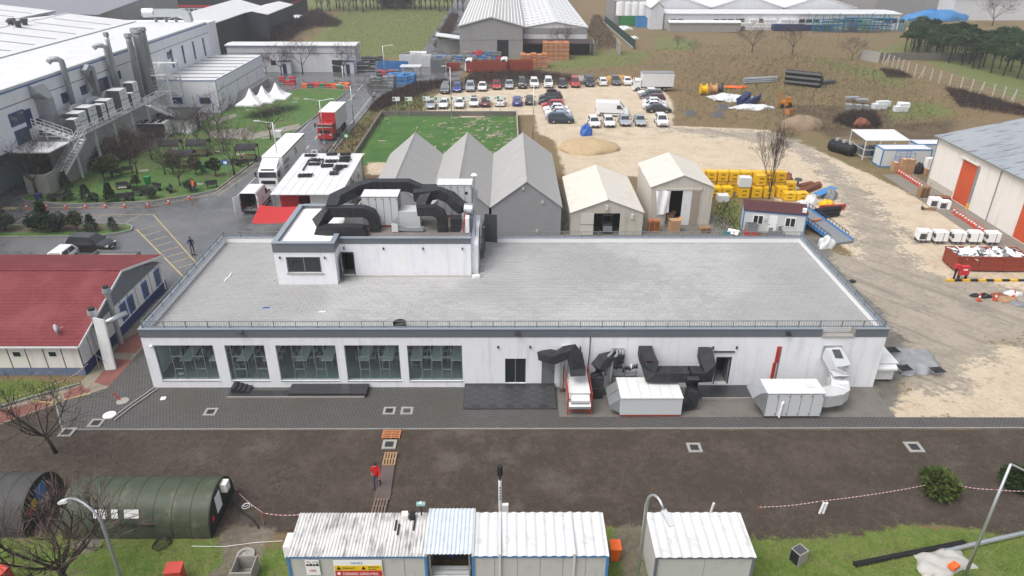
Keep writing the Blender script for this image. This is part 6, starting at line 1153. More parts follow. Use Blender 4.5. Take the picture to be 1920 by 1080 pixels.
tub(1408, 441, 'red plastic tub under a grey one before the cabin', 'red', 1.2, .9, .55, dy=.2); tub(1408, 441, 'grey plastic tub standing on the red one before the cabin', 'plastic_grey', 1.15, .85, .75, .51, dy=.2); tub(1454, 441, 'left grey plastic tub before the cabin door', 'plastic_grey', 1.3, .9, .7, dy=.1); tub(1466, 438, 'right grey plastic tub before the cabin door', 'plastic_grey', 1.2, .9, .95, rz=.2, dy=.4)
tag(OBOX((P(1375, 440).x, P(1375, 440).y+.2, .25), (1.2, .7, .04), -.6, .5).build('white_sheet', 'white'), 'white sheet lying aslant beside the tubs behind the railing', 'sheet'); tub(1362, 438, 'small teal basin on the grass behind the hall railing', 'teal', .6, .5, .35)
# scrap: pipes, sacks, ramp trailer
def bundle(name, lab, u0, v0, u1, v1, n, r, m_, cat='pipes', z=-.04, spread=.9, ln=None):
 a = P(u0, v0); b_ = P(u1, v1); t = thing(name, lab, cat, (a.x, a.y, z)); d = b_-a; sd_ = Vector((-d.y, d.x, 0)).normalized(); w_ = max(1, int(n**.5*1.3))
 for i in range(n):
  o_ = sd_*((i % w_)-(w_-1)/2)*r*2.1*spread+Vector((0, 0, z+r+(i//w_)*r*1.75)); j = Vector((UNI(-.1, .1), UNI(-.1, .1), 0)); CYL(a+o_+j, b_+o_-j, r, n=8).build('pipe', m_, t)
 return t
bundle('pipe_bundle', 'rusty red pipes piled right of the yellow pallets', 1498, 366, 1535, 350, 9, .13, 'rust'); bundle('pipe_bundle', 'second heap of rusty pipes behind the first', 1500, 352, 1522, 345, 6, .12, 'rust'); bundle('pipe_bundle', 'dark red beams lying right of the white sacks', 1535, 395, 1582, 392, 5, .14, 'red_steel'); bundle('tarp_roll', 'black rolled tarpaulins heaped beside the cabin', 1522, 408, 1568, 402, 7, .24, 'black', 'tarpaulin')
bundle('pipe_bundle', 'brown boards stacked behind the maroon cabin roof', 1412, 386, 1498, 390, 8, .14, 'wood')
def lump(name, lab, cat, u, v, sx, sy, sz, m_, seed=0, z=-.06, n=14, bumpy=.22, grp=None):
 p = P(u, v); r_ = random.Random(seed+int(u)); ph = [r_.uniform(0, 6) for _ in range(8)]; t = MB(); rows = 8
 def f_(i, j):
  a_ = 2*math.pi*i; e_ = j*math.pi/2; k_ = 1+bumpy*(math.sin(a_*3+ph[0]+e_*2)*.5+math.sin(a_*5+ph[1]-e_*4)*.3+math.sin(a_*9+ph[2]+e_*7)*.25)
  return (p.x+sx*math.cos(a_)*math.cos(e_)*k_, p.y+sy+sy*math.sin(a_)*math.cos(e_)*k_, z+sz*math.sin(e_)*k_)
 t.grid(n*2, rows, f_); return tag(t.build(name, m_, None, True), lab, cat, grp)
mat('sack_white', (.6, .62, .63), .6, var=.1, bmp=.6, bscale=6)
lump('big_bag', 'white big bag standing by the scrap pipes', 'sack', 1524, 386, .75, .7, 1.1, 'sack_white', 1); lump('big_bag', 'slumped white sack left of the big bag', 'sack', 1507, 388, .8, .6, .6, 'sack_white', 2); lump('sheet_heap', 'pale plastic sheet heaped before the ramp trailer', 'sheet', 1552, 466, .85, .6, 1.0, 'sack_white', 3, bumpy=.4); lump('yellow_hood', 'yellow machine hood lying by the dark red beams', 'hood', 1553, 388, .9, .6, .7, 'wrap_yellow', 4)
lump('tarp_heap', 'dark grey tarp heap at the right end of the scrap', 'tarpaulin', 1560, 375, .9, .8, 1.1, 'plastic_grey', 5); tag(OBOX((P(1548, 372).x, P(1548, 372).y+.5, .8), (2.6, 1.1, .06), .35, 0, -.25).build('blue_sheet', 'steel_blue'), 'blue sheet lying across the scrap by the tarp heap', 'sheet')
lump('rust_heap', 'brown rusty scrap heap behind the bare poplar', 'scrap', 1477, 345, 1.0, .7, 1.1, 'rust', 6, bumpy=.4); lump('teal_cover', 'pale teal plastic cover beside the rusty pipes', 'cover', 1490, 360, .7, .5, .4, mat('pale_teal', (.25, .42, .4), .5), 7)
tag(CYL((P(1495, 348).x, P(1495, 348).y, -.05), (P(1495, 348).x, P(1495, 348).y, .75), .12, n=10).cyl((P(1495, 348).x, P(1495, 348).y, .75), (P(1495, 348).x, P(1495, 348).y, .95), .5, .4, n=14).build('cable_reel', 'dark_grey'), 'round black reel on a post by the rusty pipes', 'reel')
rt = thing('ramp_trailer', 'blue steel loading ramp with grey deck and side rails behind the hall', 'ramp', (34.2, 72.5, -.05), R(108))
MB().add([(-3.8, -1.1, .25), (3.6, -1.1, 1.2), (3.6, 1.1, 1.2), (-3.8, 1.1, .25), (-3.8, -1.1, .1), (3.6, -1.1, 1.0), (3.6, 1.1, 1.0), (-3.8, 1.1, .1)], [(0, 1, 2, 3), (7, 6, 5, 4), (0, 4, 5, 1), (1, 5, 6, 2), (2, 6, 7, 3), (3, 7, 4, 0)]).bl('deck', 'plastic_grey', rt)
for s_ in (-1, 1):
 MB().duct([(-3.8, s_*1.16, .25), (3.6, s_*1.16, 1.2)], .1, .35).bl('side_beam', 'steel_blue', rt); TUBE([(-3.0, s_*1.2, .85), (3.6, s_*1.2, 1.75)], .04, 5).bl('rail', 'navy', rt)
 for i in range(14): x_ = -3.0+i*.5; BOX(x_-.025, x_+.025, s_*1.2-.025, s_*1.2+.025, .35+(x_+3.8)*.128-.1, .87+(x_+3.0)*.136).bl('rail_post', 'navy', rt)
 for x_ in (1.6, 2.4): CYL((x_, s_*1.0, .3), (x_, s_*1.25, .3), .3, n=12).bl('wheel', 'tyre', rt)
BOX(3.55, 3.65, -1.1, 1.1, .3, 1.0).bl('end_plate', 'steel_blue', rt); OBOX((.8, -.2, .95), (.35, 1.1, .1), .1).bl('plank', 'wood_orange', rt); BOX(-3.9, -3.81, -1.0, 1.0, .0, .25).bl('lip', 'plastic_grey', rt)

# ================================================================ right-hand side
rw = thing('cream_warehouse', 'cream warehouse with orange sliding doors and weathered blue roof', 'warehouse', (60, 75, 0)); WX = 54.3
ops = [(79.4, 82.4, .0, 5.1), (67.6, 70.7, 0, 5.1)]
w = MB(); wall_open_x(w, 40, 88.4, -.06, 6.15, WX, WX+.3, ops); w.build('side_wall', 'cream', rw); EXTR([(WX, 88.1, 6.15), (WX+40, 88.1, 6.15), (WX+20, 88.1, 10.2)], (0, .3, 0)).box(WX+.3, WX+40, 88.1, 88.4, -.06, 6.15).build('end_wall', 'cream', rw)
m, nt, b, oc = new_mat('roof_weathered'); n1 = noise(nt, mapping(nt, oc, (.25, 3.0, 1)), 1.0, 6, .65); n2 = noise(nt, oc, .15, 4); c = mixc(nt, n2, (.24, .265, .29), (.33, .355, .38)); c = mixc(nt, ramp(nt, n1, .55, .63), c, (.075, .045, .045)); L(nt, c, b.inputs['Base Color']); b.inputs['Roughness'].default_value = .45
k = 0
for ya in np.arange(40, 88, 6.1):
 yb_ = min(88.8, ya+6.08); EXTR([(WX-.35, ya, 6.09), (WX+20, ya, 10.25), (WX+20, ya, 10.35), (WX-.35, ya, 6.19)], (0, yb_-ya, 0)).build('roof_sheet', 'roof_weathered', rw); EXTR([(WX+20.001, ya, 10.25), (WX+40.3, ya, 6.1), (WX+40.3, ya, 6.2), (WX+20.001, ya, 10.35)], (0, yb_-ya, 0)).build('roof_sheet', 'roof_weathered', rw)
BOX(WX-.42, WX-.351, 40, 88.8, 6.02, 6.22).build('gutter', 'galv_dull', rw)
for ya, yb_, z0_, z1_ in ops:
 do = BOX(WX+.05, WX+.12, ya, yb_, 0, 5.1).build('sliding_door', mat('door_orange', (.55, .09, .03), .55, var=.15, dirt=.2), rw)
 for i in range(4):
  for j in range(3): BOX(WX+.03, WX+.049, ya+.06+i*(yb_-ya)/4, ya-.06+(i+1)*(yb_-ya)/4, .1+j*1.67, 1.62+j*1.67).build('door_panel', 'door_orange', do)
 BOX(WX-.25, WX-.001, ya-.3, yb_+.3, 5.15, 5.3).build('door_head', 'cream', do); BOX(WX-.06, WX-.001, ya-.5, ya-.05, 0, 5.1).build('jamb', 'galv_dull', do); BOX(WX-.2, WX-.061, ya-.5, ya-.2, -.03, .6).build('bumper_post', 'yellow', do)
for y_ in (75.3, 88.2): TUBE([(WX-.08, y_, 6.0), (WX-.08, y_, 0)], .06, 6).build('downpipe', 'galv_dull', rw)
BOX(WX-.05, WX-.001, 82.6, 88.3, -.05, .9).build('plinth', mat('plinth', (.5, .45, .38), .8, dirt=.4), rw)
# cones
CONE = None
def cone(p, lab, group, m_='orange'):
 global CONE
 t = thing('traffic_cone', lab, 'cone', (p[0], p[1], -.03), UNI(0, 1), group)
 if CONE is None: CONE = (BOX(-.2, .2, -.2, .2, 0, .05).mesh('base', mat('cone_base', (.3, .06, .02), .7)), CYL((0, 0, .05), (0, 0, .8), .13, .035, n=10).mesh('body', mat('cone_red', (.65, .06, .03), .5)), CYL((0, 0, .34), (0, 0, .5), .1, .08, n=10).mesh('band', 'white'))
 for n_, me_ in zip(('base', 'body', 'reflective_band'), CONE): o = bpy.data.objects.new(n_, me_); COL.objects.link(o); o.parent = t
for i, (u, v) in enumerate(((51, 392), (88, 391), (124, 391), (161, 391), (198, 390), (234, 389), (278, 388), (317, 382), (355, 374))): cone(P(u, v), '%s traffic cone from the left along the park kerb' % ORD[i], 'cones along the park kerb')
for i in range(12): f_ = i/11; cone(P(1681+46*f_, 322+30*f_), '%s cone from the far end of the row by the cartons' % ORD[i], 'cones by the cartons')
for i, (u, v) in enumerate(((1788, 399), (1793, 404), (1799, 407), (1804, 410), (1809, 414), (1815, 418), (1820, 421), (1825, 424), (1828, 427), (1835, 431), (1840, 434), (1845, 438))): cone(P(u, v), '%s cone from the orange door in the row before the warehouse' % ORD[i], 'cones before the warehouse')
for i, (u, v) in enumerate(((1835, 563), (1866, 562), (1900, 558))): cone(P(u, v), '%s cone from the left by the litter at the right edge' % ORD[i], 'cones by the litter')
p = P(1733, 371); pallet((p.x, p.y+.5, -.03), .1, 'tall stack of wooden pallets before the orange warehouse door', 9)
pj = thing('pallet_truck', 'rusty hand pallet truck left of the boxed air conditioners', 'pallet truck', (P(1735, 393).x, P(1735, 393).y, -.03), R(-12))
for s_ in (-.2, .2): BOX(-.2, 1.1, s_-.07, s_+.07, .1, .17).bl('fork', 'rust', pj)
BOX(-.45, -.2, -.27, .27, .05, .35).bl('pump', 'dark_grey', pj); TUBE([(-.4, 0, .35), (-.55, 0, 1.15)], .03, 6).bl('handle', 'galv_dull', pj); TUBE([(-.55, -.2, 1.15), (-.55, .2, 1.15)], .03, 6).bl('grip', 'black', pj)
def acbox(x, y, rz, lab, cart=True, fans=2, w_=1.25, d_=1.0, h_=1.0):
 t = thing('air_conditioner', lab, 'air conditioner', (x, y, -.03), rz, 'white air conditioning boxes'); z0 = .35 if cart else .08
 BOX(-w_/2, w_/2, -d_/2, d_/2, z0, z0+h_).bl('case', 'white', t); BOX(.12, .2, -d_/2-.008, -d_/2-.001, z0, z0+h_).bl('strap', 'plastic_grey', t)
 for i in range(fans): CYL((-w_/2-.001, -.26+i*.52, z0+h_*.55), (-w_/2-.03, -.26+i*.52, z0+h_*.55), .24, n=16).bl('fan', 'dark_grey', t)
 if fans == 0: BOX(-w_/2+.08, .1, -d_/2-.01, -d_/2-.001, z0+.1, z0+.75).bl('grille', 'dark_grey', t)
 if cart:
  BOX(-w_/2, w_/2, -d_/2+.05, d_/2-.05, z0-.1, z0-.001).bl('cart_bed', 'black', t)
  for sx in (-.5, 0, .5):
   for sy in (-.4, .4): CYL((sx, sy-.03, .12), (sx, sy+.03, .12), .12, n=10).bl('wheel', 'plastic_grey', t)
  TUBE([(-w_/2, 0, z0), (-w_/2-.3, 0, z0+.3)], .02, 5).bl('pull_bar', 'black', t)
 else: BOX(-w_/2, w_/2, -d_/2, d_/2, 0, .079).bl('pallet_base', 'wood', t)
for i, (u, v) in enumerate(((1732, 456), (1763, 458), (1797, 459), (1828, 459), (1861, 460))): p = P(u, v); acbox(p.x, p.y+.5, R(-3), '%s white air conditioner on a cart from the left behind the red skip' % ORD[i], True, 0 if i == 0 else 2)
p = P(1762, 392); acbox(p.x-.2, p.y+1.0, R(-8), 'rear one of two white air conditioners left of the cones', False, 0); acbox(p.x+.45, p.y+.2, R(-8), 'front one of two white air conditioners left of the cones', False, 0, 1.2, .9, .95); p = P(1775, 382); tag(OBOX((p.x+.2, p.y+1.4, .2), (1.6, .9, .45), -.2).build('beam_stack', 'rust'), 'rusty steel box behind the two white air conditioners', 'box')
# red skip full of white scrap
sk = thing('red_skip', 'rust red roll-off skip heaped with white scrap', 'skip', (46.6, 63.2, -.04), R(-2)); sr = mat('skip_red', (.25, .045, .025), .6, var=.2, scale=1.2, dirt=.25)
for a_ in ((-3.3, 3.6, -1.2, -1.12), (-3.3, 3.6, 1.12, 1.2), (-3.3, -3.22, -1.119, 1.119), (3.52, 3.6, -1.119, 1.119)): BOX(*a_, .15, 1.6).bl('side', sr, sk)
BOX(-3.2, 3.5, -1.1, 1.1, .15, .25).bl('floor', sr, sk); BOX(-3.35, 3.65, -1.26, -1.201, 1.45, 1.62).bl('top_rail', sr, sk); BOX(-3.35, 3.65, 1.201, 1.26, 1.45, 1.62).bl('top_rail', sr, sk)
for i in range(4): BOX(-3.3+i*2.26, -3.15+i*2.26, -1.28, -1.201, .15, 1.44).bl('rib', sr, sk)
BOX(-3.3, 3.6, -1.25, -1.201, .75, .85).bl('mid_rail', sr, sk); BOX(-3.2, 3.5, -.5, -.3, -.0, .149).bl('skid', 'black', sk); BOX(-3.2, 3.5, .3, .5, 0, .149).bl('skid', 'black', sk)
scr = MB(); 
for i in range(130): scr.obox((UNI(-3.0, 3.3), UNI(-1, 1), 1.2+random.random()*.5), (UNI(.2, 1.0), UNI(.1, .5), .03), random.random()*6, UNI(-.5, .5), UNI(-.5, .5))
kind(scr.bl('scrap_load', 'white', sk), 'stuff'); scr = MB(); [scr.obox((UNI(-2.8, 3.3), UNI(-1, 1), 1.3+random.random()*.4), (UNI(.3, .9), UNI(.2, .5), .04), random.random()*6, UNI(-.4, .4), UNI(-.4, .4)) for i in range(22)]; kind(scr.bl('dark_scrap', 'plastic_grey', sk), 'stuff'); BOX(-3.2, 3.5, -1.1, 1.1, .26, 1.25).bl('load_bed', 'plastic_grey', sk)
fc_ = thing('fire_cabinet', 'red fire hose cabinet on legs before the red skip', 'cabinet', (P(1803, 522).x, P(1803, 522).y, -.03)); BOX(-.42, .42, -.2, .2, .45, 1.35).bl('cabinet', 'red', fc_); [BOX(x_-.04, x_+.04, -.15, .15, 0, .449).bl('leg', 'black', fc_) for x_ in (-.35, .35)]; BOX(-.2, .2, -.21, -.201, .95, 1.1).bl('label_plate', 'white', fc_); CYL((-.75, 0, 0), (-.75, 0, 1.1), .09, n=8).bl('hydrant', 'black', fc_); BOX(-.9, -.5, -.15, .15, 1.1, 1.5).bl('bell_box', 'red', fc_)
kb = thing('striped_kerb', 'black and yellow striped kerb in front of the skip', 'kerb', (48, 60, -.05)); a = P(1775, 527)
for i in range(14): BOX(a.x+i*.75, a.x+i*.75+.74, a.y, a.y+.2, -.05, .12).build('kerb_stone', 'yellow' if i % 2 == 0 else 'black', kb)
# litter at the right edge
for i, (u, v, mm, s_) in enumerate(((1832, 557, 'black', .5), (1850, 559, 'black', .6), (1880, 560, 'rust', .9), (1905, 556, 'sack_white', .8), (1918, 575, 'plastic_grey', .9), (1895, 568, 'wood', .9))): lump('litter_heap', ('black rag', 'dark bag', 'rusty plate', 'white sack', 'grey cloth', 'brown board heap')[i]+' in the litter at the right edge of the yard', 'litter', u, v, s_, s_*.6, .25+.1*(i % 2), mm, i)
tag(OBOX((P(1598, 528).x, P(1598, 528).y, .05), (.55, .5, .1), .6).build('floor_plate', 'black'), 'small black plate lying right of the hall', 'plate')
# blue framed containers, pen, tanks, cartons
def bcont(x0, y0, ln, lab):
 t = thing('white_container', lab, 'container', (x0, y0, -.05)); x1, y1, z1 = x0+ln, y0+2.4, 2.45; bb = 'steel_blue'
 BOX(x0+.05, x1-.05, y0+.05, y1-.05, 0, z1-.06).build('wall', mat('sandwich_panel', (.6, .61, .6), .5, var=.04), t)
 BOX(x0+.1, x1-.1, y0+.12, y1-.08, z1-.059, z1+.02).build('roof', 'roof_white', t)
 for x_ in (x0, x1-.14):
  for y_ in (y0, y1-.14): BOX(x_, x_+.14, y_, y_+.14, -.05, z1-.1).build('corner_post', bb, t)
 for z in (-.02, z1-.099): BOX(x0, x1, y0-.003, y0+.11, z, z+.13).build('beam', bb, t); BOX(x0, x1, y1-.11, y1, z, z+.13).build('beam', bb, t); BOX(x0-.003, x0+.11, y0+.12, y1-.12, z, z+.13).build('beam', bb, t); BOX(x1-.11, x1+.003, y0+.12, y1-.12, z, z+.13).build('beam', bb, t)
 BOX((x0+x1)/2-.03, (x0+x1)/2+.03, y0+.02, y0+.049, .12, z1-.1).build('panel_joint', bb, t)
bcont(51.4, 95.2, 6.8, 'white container with bright blue frame beside the cartons'); bcont(57.4, 97.8, 6.0, 'second blue framed container half hidden by the cream warehouse')
pn = thing('white_pen', 'open mesh pen with flat white sheet roof near the black tanks', 'shelter', (53.5, 101, 0)); ro = EXTR([(50.4, 98.5, 2.75), (50.4, 103.6, 3.0), (50.4, 103.6, 3.06), (50.4, 98.5, 2.81)], (6.3, 0, 0)).build('roof', 'roof_white', pn)
for x_ in (50.5, 52.6, 54.6, 56.6):
 for y_ in (98.6, 103.4): BOX(x_-.05, x_+.05, y_-.05, y_+.05, -.06, 2.75+.25*(y_ > 100)).build('post', 'panel_white', pn)
for z in (.4, 1.4): TUBE([(50.5, 103.4, z), (50.5, 98.6, z), (56.6, 98.6, z)], .04, 5).build('rail', 'panel_white', pn)
for i in range(9): x_, y_ = 51.2+random.random()*4.6, 99.5+random.random()*3; BOX(x_-.5, x_+.5, y_-.5, y_+.5, -.05, .7+random.random()*.6).build('stored_crate', 'plastic_grey', pn)
for i, (u, v) in enumerate(((1588, 293), (1577, 283))): pass
tk = thing('black_tank', 'lying black ribbed septic tank with three grey lids', 'tank', (P(1585, 292).x, P(1585, 292).y+1.5, -.05), R(118)); CYL((-1.9, 0, .85), (1.9, 0, .85), .85, n=18).bl('shell', mat('black_plastic', (.012, .013, .016), .4), tk)
for x_ in (-1.4, -.7, 0, .7, 1.4): CYL((x_-.08, 0, .85), (x_+.08, 0, .85), .9, n=18).bl('rib', 'black_plastic', tk)
for x_ in (-1.3, -.2, 1.0): CYL((x_, 0, 1.6), (x_, 0, 2.0), .33, n=14).bl('lid', 'galv', tk)
for s_ in (-1, 1): CYL((s_*1.9, 0, .85), (s_*2.15, 0, .85), .85, .5, n=18).bl('end_cap', 'black_plastic', tk); BOX(s_*1.2-.1, s_*1.2+.1, -.6, .6, 0, .2).bl('saddle', 'black_plastic', tk)
p = P(1702, 325); k = 0
for dx, dy, dz, sx, sz in ((-.6, 0, 0, .9, 1.0), (.35, -.1, 0, .9, 1.0), (-.5, .1, 1.0, .8, .85), (.4, 0, 1.0, .85, .85), (-1.4, .4, 0, .7, 1.3), (.9, .9, 0, .8, 1.4)): carton(p.x+dx, p.y+.6+dy, -.03+dz, sx, .85, sz, UNI(-.05, .05), '%s brown carton of the pile before the blue framed container' % ORD[k], open_=False, group='cartons by the container'); k += 1
cg = thing('wire_cage', 'blue wire cage behind the carton pile', 'cage', (p.x, p.y+1.6, -.05))
for x_ in (-1.0, 1.0):
 for y_ in (-.6, .6): BOX(x_-.03, x_+.03, y_-.03, y_+.03, 0, 2.5).bl('post', 'steel_blue', cg)
for z in (1.0, 1.7, 2.45): TUBE([(-1, -.6, z), (1, -.6, z), (1, .6, z), (-1, .6, z), (-1, -.6, z)], .03, 4).bl('rail', 'steel_blue', cg)
lump('black_bag', 'black rubbish bag with papers right of the carton pile', 'bag', 1724, 326, .75, .6, 1.3, 'black', 9); p = P(1740, 328); carton(p.x, p.y+.3, -.03, .7, .6, .8, 0, 'small brown carton at the corner of the cream warehouse', open_=False); tag(OBOX((p.x+.3, p.y+1.0, 1.0), (.9, .7, 2.1), .1).build('white_cabinet', 'white'), 'tall white cabinet beside the cream warehouse corner', 'cabinet')
# ================================================================ far background
def shed(name, lab, x0, x1, y0, y1, ze, zr, mw, mr, ridge='y', cat='building', wins=(), wm='window_dark', group=None, ribs=0):
 t = thing(name, lab, cat, ((x0+x1)/2, (y0+y1)/2, 0), 0, group); w = BOX(x0, x1, y0, y1, -.06, ze)
 if ridge == 'y':
  xm = (x0+x1)/2
  if zr > ze: w.extr([(x0, y0, ze), (x1, y0, ze), (xm, y0, zr)], (0, y1-y0, 0))
  EXTR([(x0-.3, y0-.3, ze-.05), (xm, y0-.3, zr+.02), (xm, y0-.3, zr+.22), (x0-.3, y0-.3, ze+.15)], (0, y1-y0+.6, 0)).build('roof_slope', mr, t); EXTR([(xm+.001, y0-.3, zr+.02), (x1+.3, y0-.3, ze-.05), (x1+.3, y0-.3, ze+.15), (xm+.001, y0-.3, zr+.22)], (0, y1-y0+.6, 0)).build('roof_slope', mr, t)
  for i in range(ribs):
   yy = y0+(y1-y0)*(i+.5)/ribs
   for s_ in (-1, 1): EXTR([(xm+s_*.5, yy, zr+.2), (xm+s_*(xm-x0-.5), yy, ze+.22), (xm+s_*(xm-x0-.5), yy, ze+.3), (xm+s_*.5, yy, zr+.28)], (0, .5, 0)).build('roof_light', 'white', t)
 else:
  ym = (y0+y1)/2; w.extr([(x0, y0, ze), (x0, y1, ze), (x0, ym, zr)], (x1-x0, 0, 0)) if zr > ze else 0
  EXTR([(x0-.3, y0-.3, ze-.05), (x0-.3, ym, zr+.02), (x0-.3, ym, zr+.22), (x0-.3, y0-.3, ze+.15)], (x1-x0+.6, 0, 0)).build('roof_slope', mr, t); EXTR([(x0-.3, ym+.001, zr+.02), (x0-.3, y1+.3, ze-.05), (x0-.3, y1+.3, ze+.15), (x0-.3, ym+.001, zr+.22)], (x1-x0+.6, 0, 0)).build('roof_slope', mr, t)
 w.build('wall', mw, t)
 for xa, xb, za, zb in wins: BOX(xa, xb, y0-.05, y0-.001, za, zb).build('window', wm, t)
 return t
mat('far_white', (.6, .61, .63), .6, var=.06, streak=.3); mat('far_grey', (.27, .27, .265), .75, var=.1, streak=.4, scol=(.19, .185, .18), sfreq=.5); mat('far_dark', (.025, .03, .042), .6); mat('far_roof_grey', (.38, .38, .37), .6, var=.08)
t = shed('long_white_building', 'long low white building with blue trim across the far road', -61.6, -33.4, 164.3, 169, 5.6, 5.7, 'far_white', 'roof_white', 'x', wins=[(-38.8, -36.4, 0, 2.6), (-52.3, -51.2, 1.5, 2.5)])
BOX(-61.6, -33.3, 164.2, 164.299, 5.4, 5.55).build('blue_trim', 'blue', t); BOX(-61.6, -33.4, 164.25, 164.299, 4.0, 4.08).build('cladding_joint', 'dark_grey', t); BOX(-33.399, -33.3, 164.3, 164.5, 0, 5.4).build('corner_trim', 'blue', t)
for x_ in (-50.2, -36.3): pr_ = BOX(x_, x_+2.6, 162.6, 164.2, -.05, 2.5).build('porch', 'far_white', t); BOX(x_-.1, x_+2.7, 162.5, 164.2, 2.501, 2.6).build('porch_roof', 'navy', pr_); BOX(x_+.9, x_+1.7, 162.55, 162.599, 0, 2.0).build('porch_door', 'navy', pr_)
t = shed('grey_warehouse', 'big grey gabled warehouse with striped roof lights beyond the field', -11.6, 3.9, 183.8, 345, 7.25, 9.3, 'far_grey', 'far_roof_grey', ribs=0, wins=[(-2.4, .4, 0, 4.3)])
for i in range(9):
 for s_ in (-1, 1):
  x_ = -3.85+s_*(.8+i*.85); z_ = 9.3-(abs(x_+3.85)/7.75)*2.05+.24; BOX(x_-.11, x_+.11, 184.5, 344, z_-.05, z_+.05).build('roof_light', 'white', t)
BOX(-3.95, -3.7, 184, 344.5, 9.5, 9.62).build('ridge_cap', 'white', t); BOX(-11.62, 3.92, 183.74, 183.799, 4.2, 4.3).build('joint', 'galv_dull', t)
t = shed('white_roofed_warehouse', 'broad white roofed warehouse joined to the big grey one', 4.2, 20.2, 190, 345, 6.3, 7.6, 'far_white', 'roof_white')
for i in range(24):
 yy = 192+i*6.2
 for s_ in (-1, 1):
  for j in range(5): x_ = 12.2+s_*(1.0+j*1.4); z_ = 7.6-abs(x_-12.2)/8*1.3+.24; BOX(x_-.5, x_+.5, yy, yy+.35, z_-.08, z_+.03).build('roof_light', 'galv_dull', t)
BOX(4.2, 20.2, 189.9, 189.99, 4.9, 6.2).build('front_band', 'far_grey', t); EXTR([(4.0, 189.8, 3.5), (21.6, 189.8, 3.5), (21.6, 186.4, 2.9), (4.0, 186.4, 2.9)], (0, 0, .12)).build('brown_canopy', mat('canopy_brown', (.06, .04, .04), .6), t); BOX(4.0, 21, 189.5, 189.7, 0, 3.4).build('dark_front', 'black', t)
for i in range(2): tag(EXTR([(21.9+i*6.5, 188, -.05), (21.9+i*6.5, 194, -.05), (21.9+i*6.5, 194, 3.2), (21.9+i*6.5, 188.5, 2.6)], (.3, 0, 0)).build('concrete_wing', 'concrete'), ('left', 'right')[i]+' pale concrete wing wall beside the white roofed warehouse', 'wall')
a = P(818, 100); b_ = P(914, 104); cn = thing('loading_canopy', 'pale slanting sheet canopy over the loading yard', 'canopy', (a.x+5, a.y, 0)); ro = EXTR([(a.x, a.y, 4.2), (b_.x, b_.y-2.5, 3.4), (b_.x, b_.y+.5, 3.7), (a.x, a.y+3.5, 4.5)], (0, 0, .12)).build('roof', mat('pale_sheet', (.55, .6, .6), .5), cn)
for x_, y_, z_ in ((a.x+.3, a.y+.3, 4.2), (b_.x-.3, b_.y-2.2, 3.4), (b_.x-.3, b_.y+.2, 3.7), (a.x+.3, a.y+3.2, 4.5)): BOX(x_-.1, x_+.1, y_-.1, y_+.1, -.05, z_).build('post', 'galv_dull', cn)
BOX(a.x+.5, b_.x-.6, a.y+.9, a.y+1.0, 0, 3.3).build('back_sheet', 'far_grey', cn)
# scrap yard along the far road
rb_ = random.Random(4)
def crates(name, lab, u0, v0, nx_, ny_, nz_, s_, mats, cat='crates', grp='stacked crates in the loading yard', gap=.08):
 p = P(u0, v0); t = thing(name, lab, cat, (p.x, p.y, -.04), rb_.uniform(-.05, .05), grp)
 for i in range(nx_):
  for j in range(ny_):
   for k in range(nz_ if rb_.random() < .75 else max(1, nz_-1)):
    BOX(i*(s_+gap), i*(s_+gap)+s_, j*(s_+gap), j*(s_+gap)+s_, k*(s_*.8+.04), k*(s_*.8+.04)+s_*.8).bl('crate', rb_.choice(mats), t); BOX(i*(s_+gap)-.02, i*(s_+gap)+s_+.02, j*(s_+gap)-.02, j*(s_+gap)+s_*.2, k*(s_*.8+.04)+s_*.3, k*(s_*.8+.04)+s_*.42).bl('crate_band', 'galv', t)
mat('crate_blue', (.04, .16, .38), .5, var=.3); mat('crate_grey', (.16, .17, .175), .6, var=.3)
crates('crate_stack', 'grey wire crates at the bend of the far road', 694, 172, 4, 3, 3, 1.1, ['crate_grey', 'crate_grey', 'galv_dull']); crates('crate_stack', 'blue and white plastic crates beside the brambles', 722, 160, 5, 4, 2, 1.1, ['crate_blue', 'crate_blue', 'steel_blue']); crates('crate_stack', 'dark crates behind the grey wire ones', 706, 150, 4, 2, 2, 1.1, ['crate_grey', 'dark_grey', 'red']); crates('crate_stack', 'dark scrap crates right of the long white building', 660, 135, 5, 2, 2, 1.2, ['dark_grey', 'crate_grey']); crates('crate_stack', 'dark scrap crates behind the first at the long white building', 678, 122, 5, 2, 2, 1.1, ['dark_grey', 'black'])
crates('crate_stack', 'long row of grey crates below the loading canopy', 800, 120, 12, 2, 2, 1.1, ['crate_grey', 'galv_dull', 'crate_blue']); crates('crate_stack', 'upper row of mixed crates before the grey warehouse', 868, 112, 8, 3, 2, 1.1, ['galv', 'crate_blue', 'red', 'crate_grey']); crates('crate_stack', 'grey machine parts piled in the middle of the loading yard', 757, 116, 4, 2, 2, 1.3, ['far_white', 'crate_grey', 'white'])
crates('crate_stack', 'red and dark bins beside the park lawn', 566, 166, 8, 2, 1, 1.1, ['red', 'orange', 'dark_grey', 'green']); crates('crate_stack', 'blue and red crates by the annex end', 524, 160, 3, 1, 2, 1.0, ['crate_blue', 'red', 'crate_grey']); crates('crate_stack', 'brick coloured pallets piled before the dark canopy', 1018, 112, 5, 3, 4, 1.2, ['wood_orange'], 'pallets', 'orange pallets at the far warehouse'); crates('crate_stack', 'brick coloured pallets left of the larger pile', 975, 128, 5, 3, 3, 1.2, ['wood_orange'], 'pallets', 'orange pallets at the far warehouse')
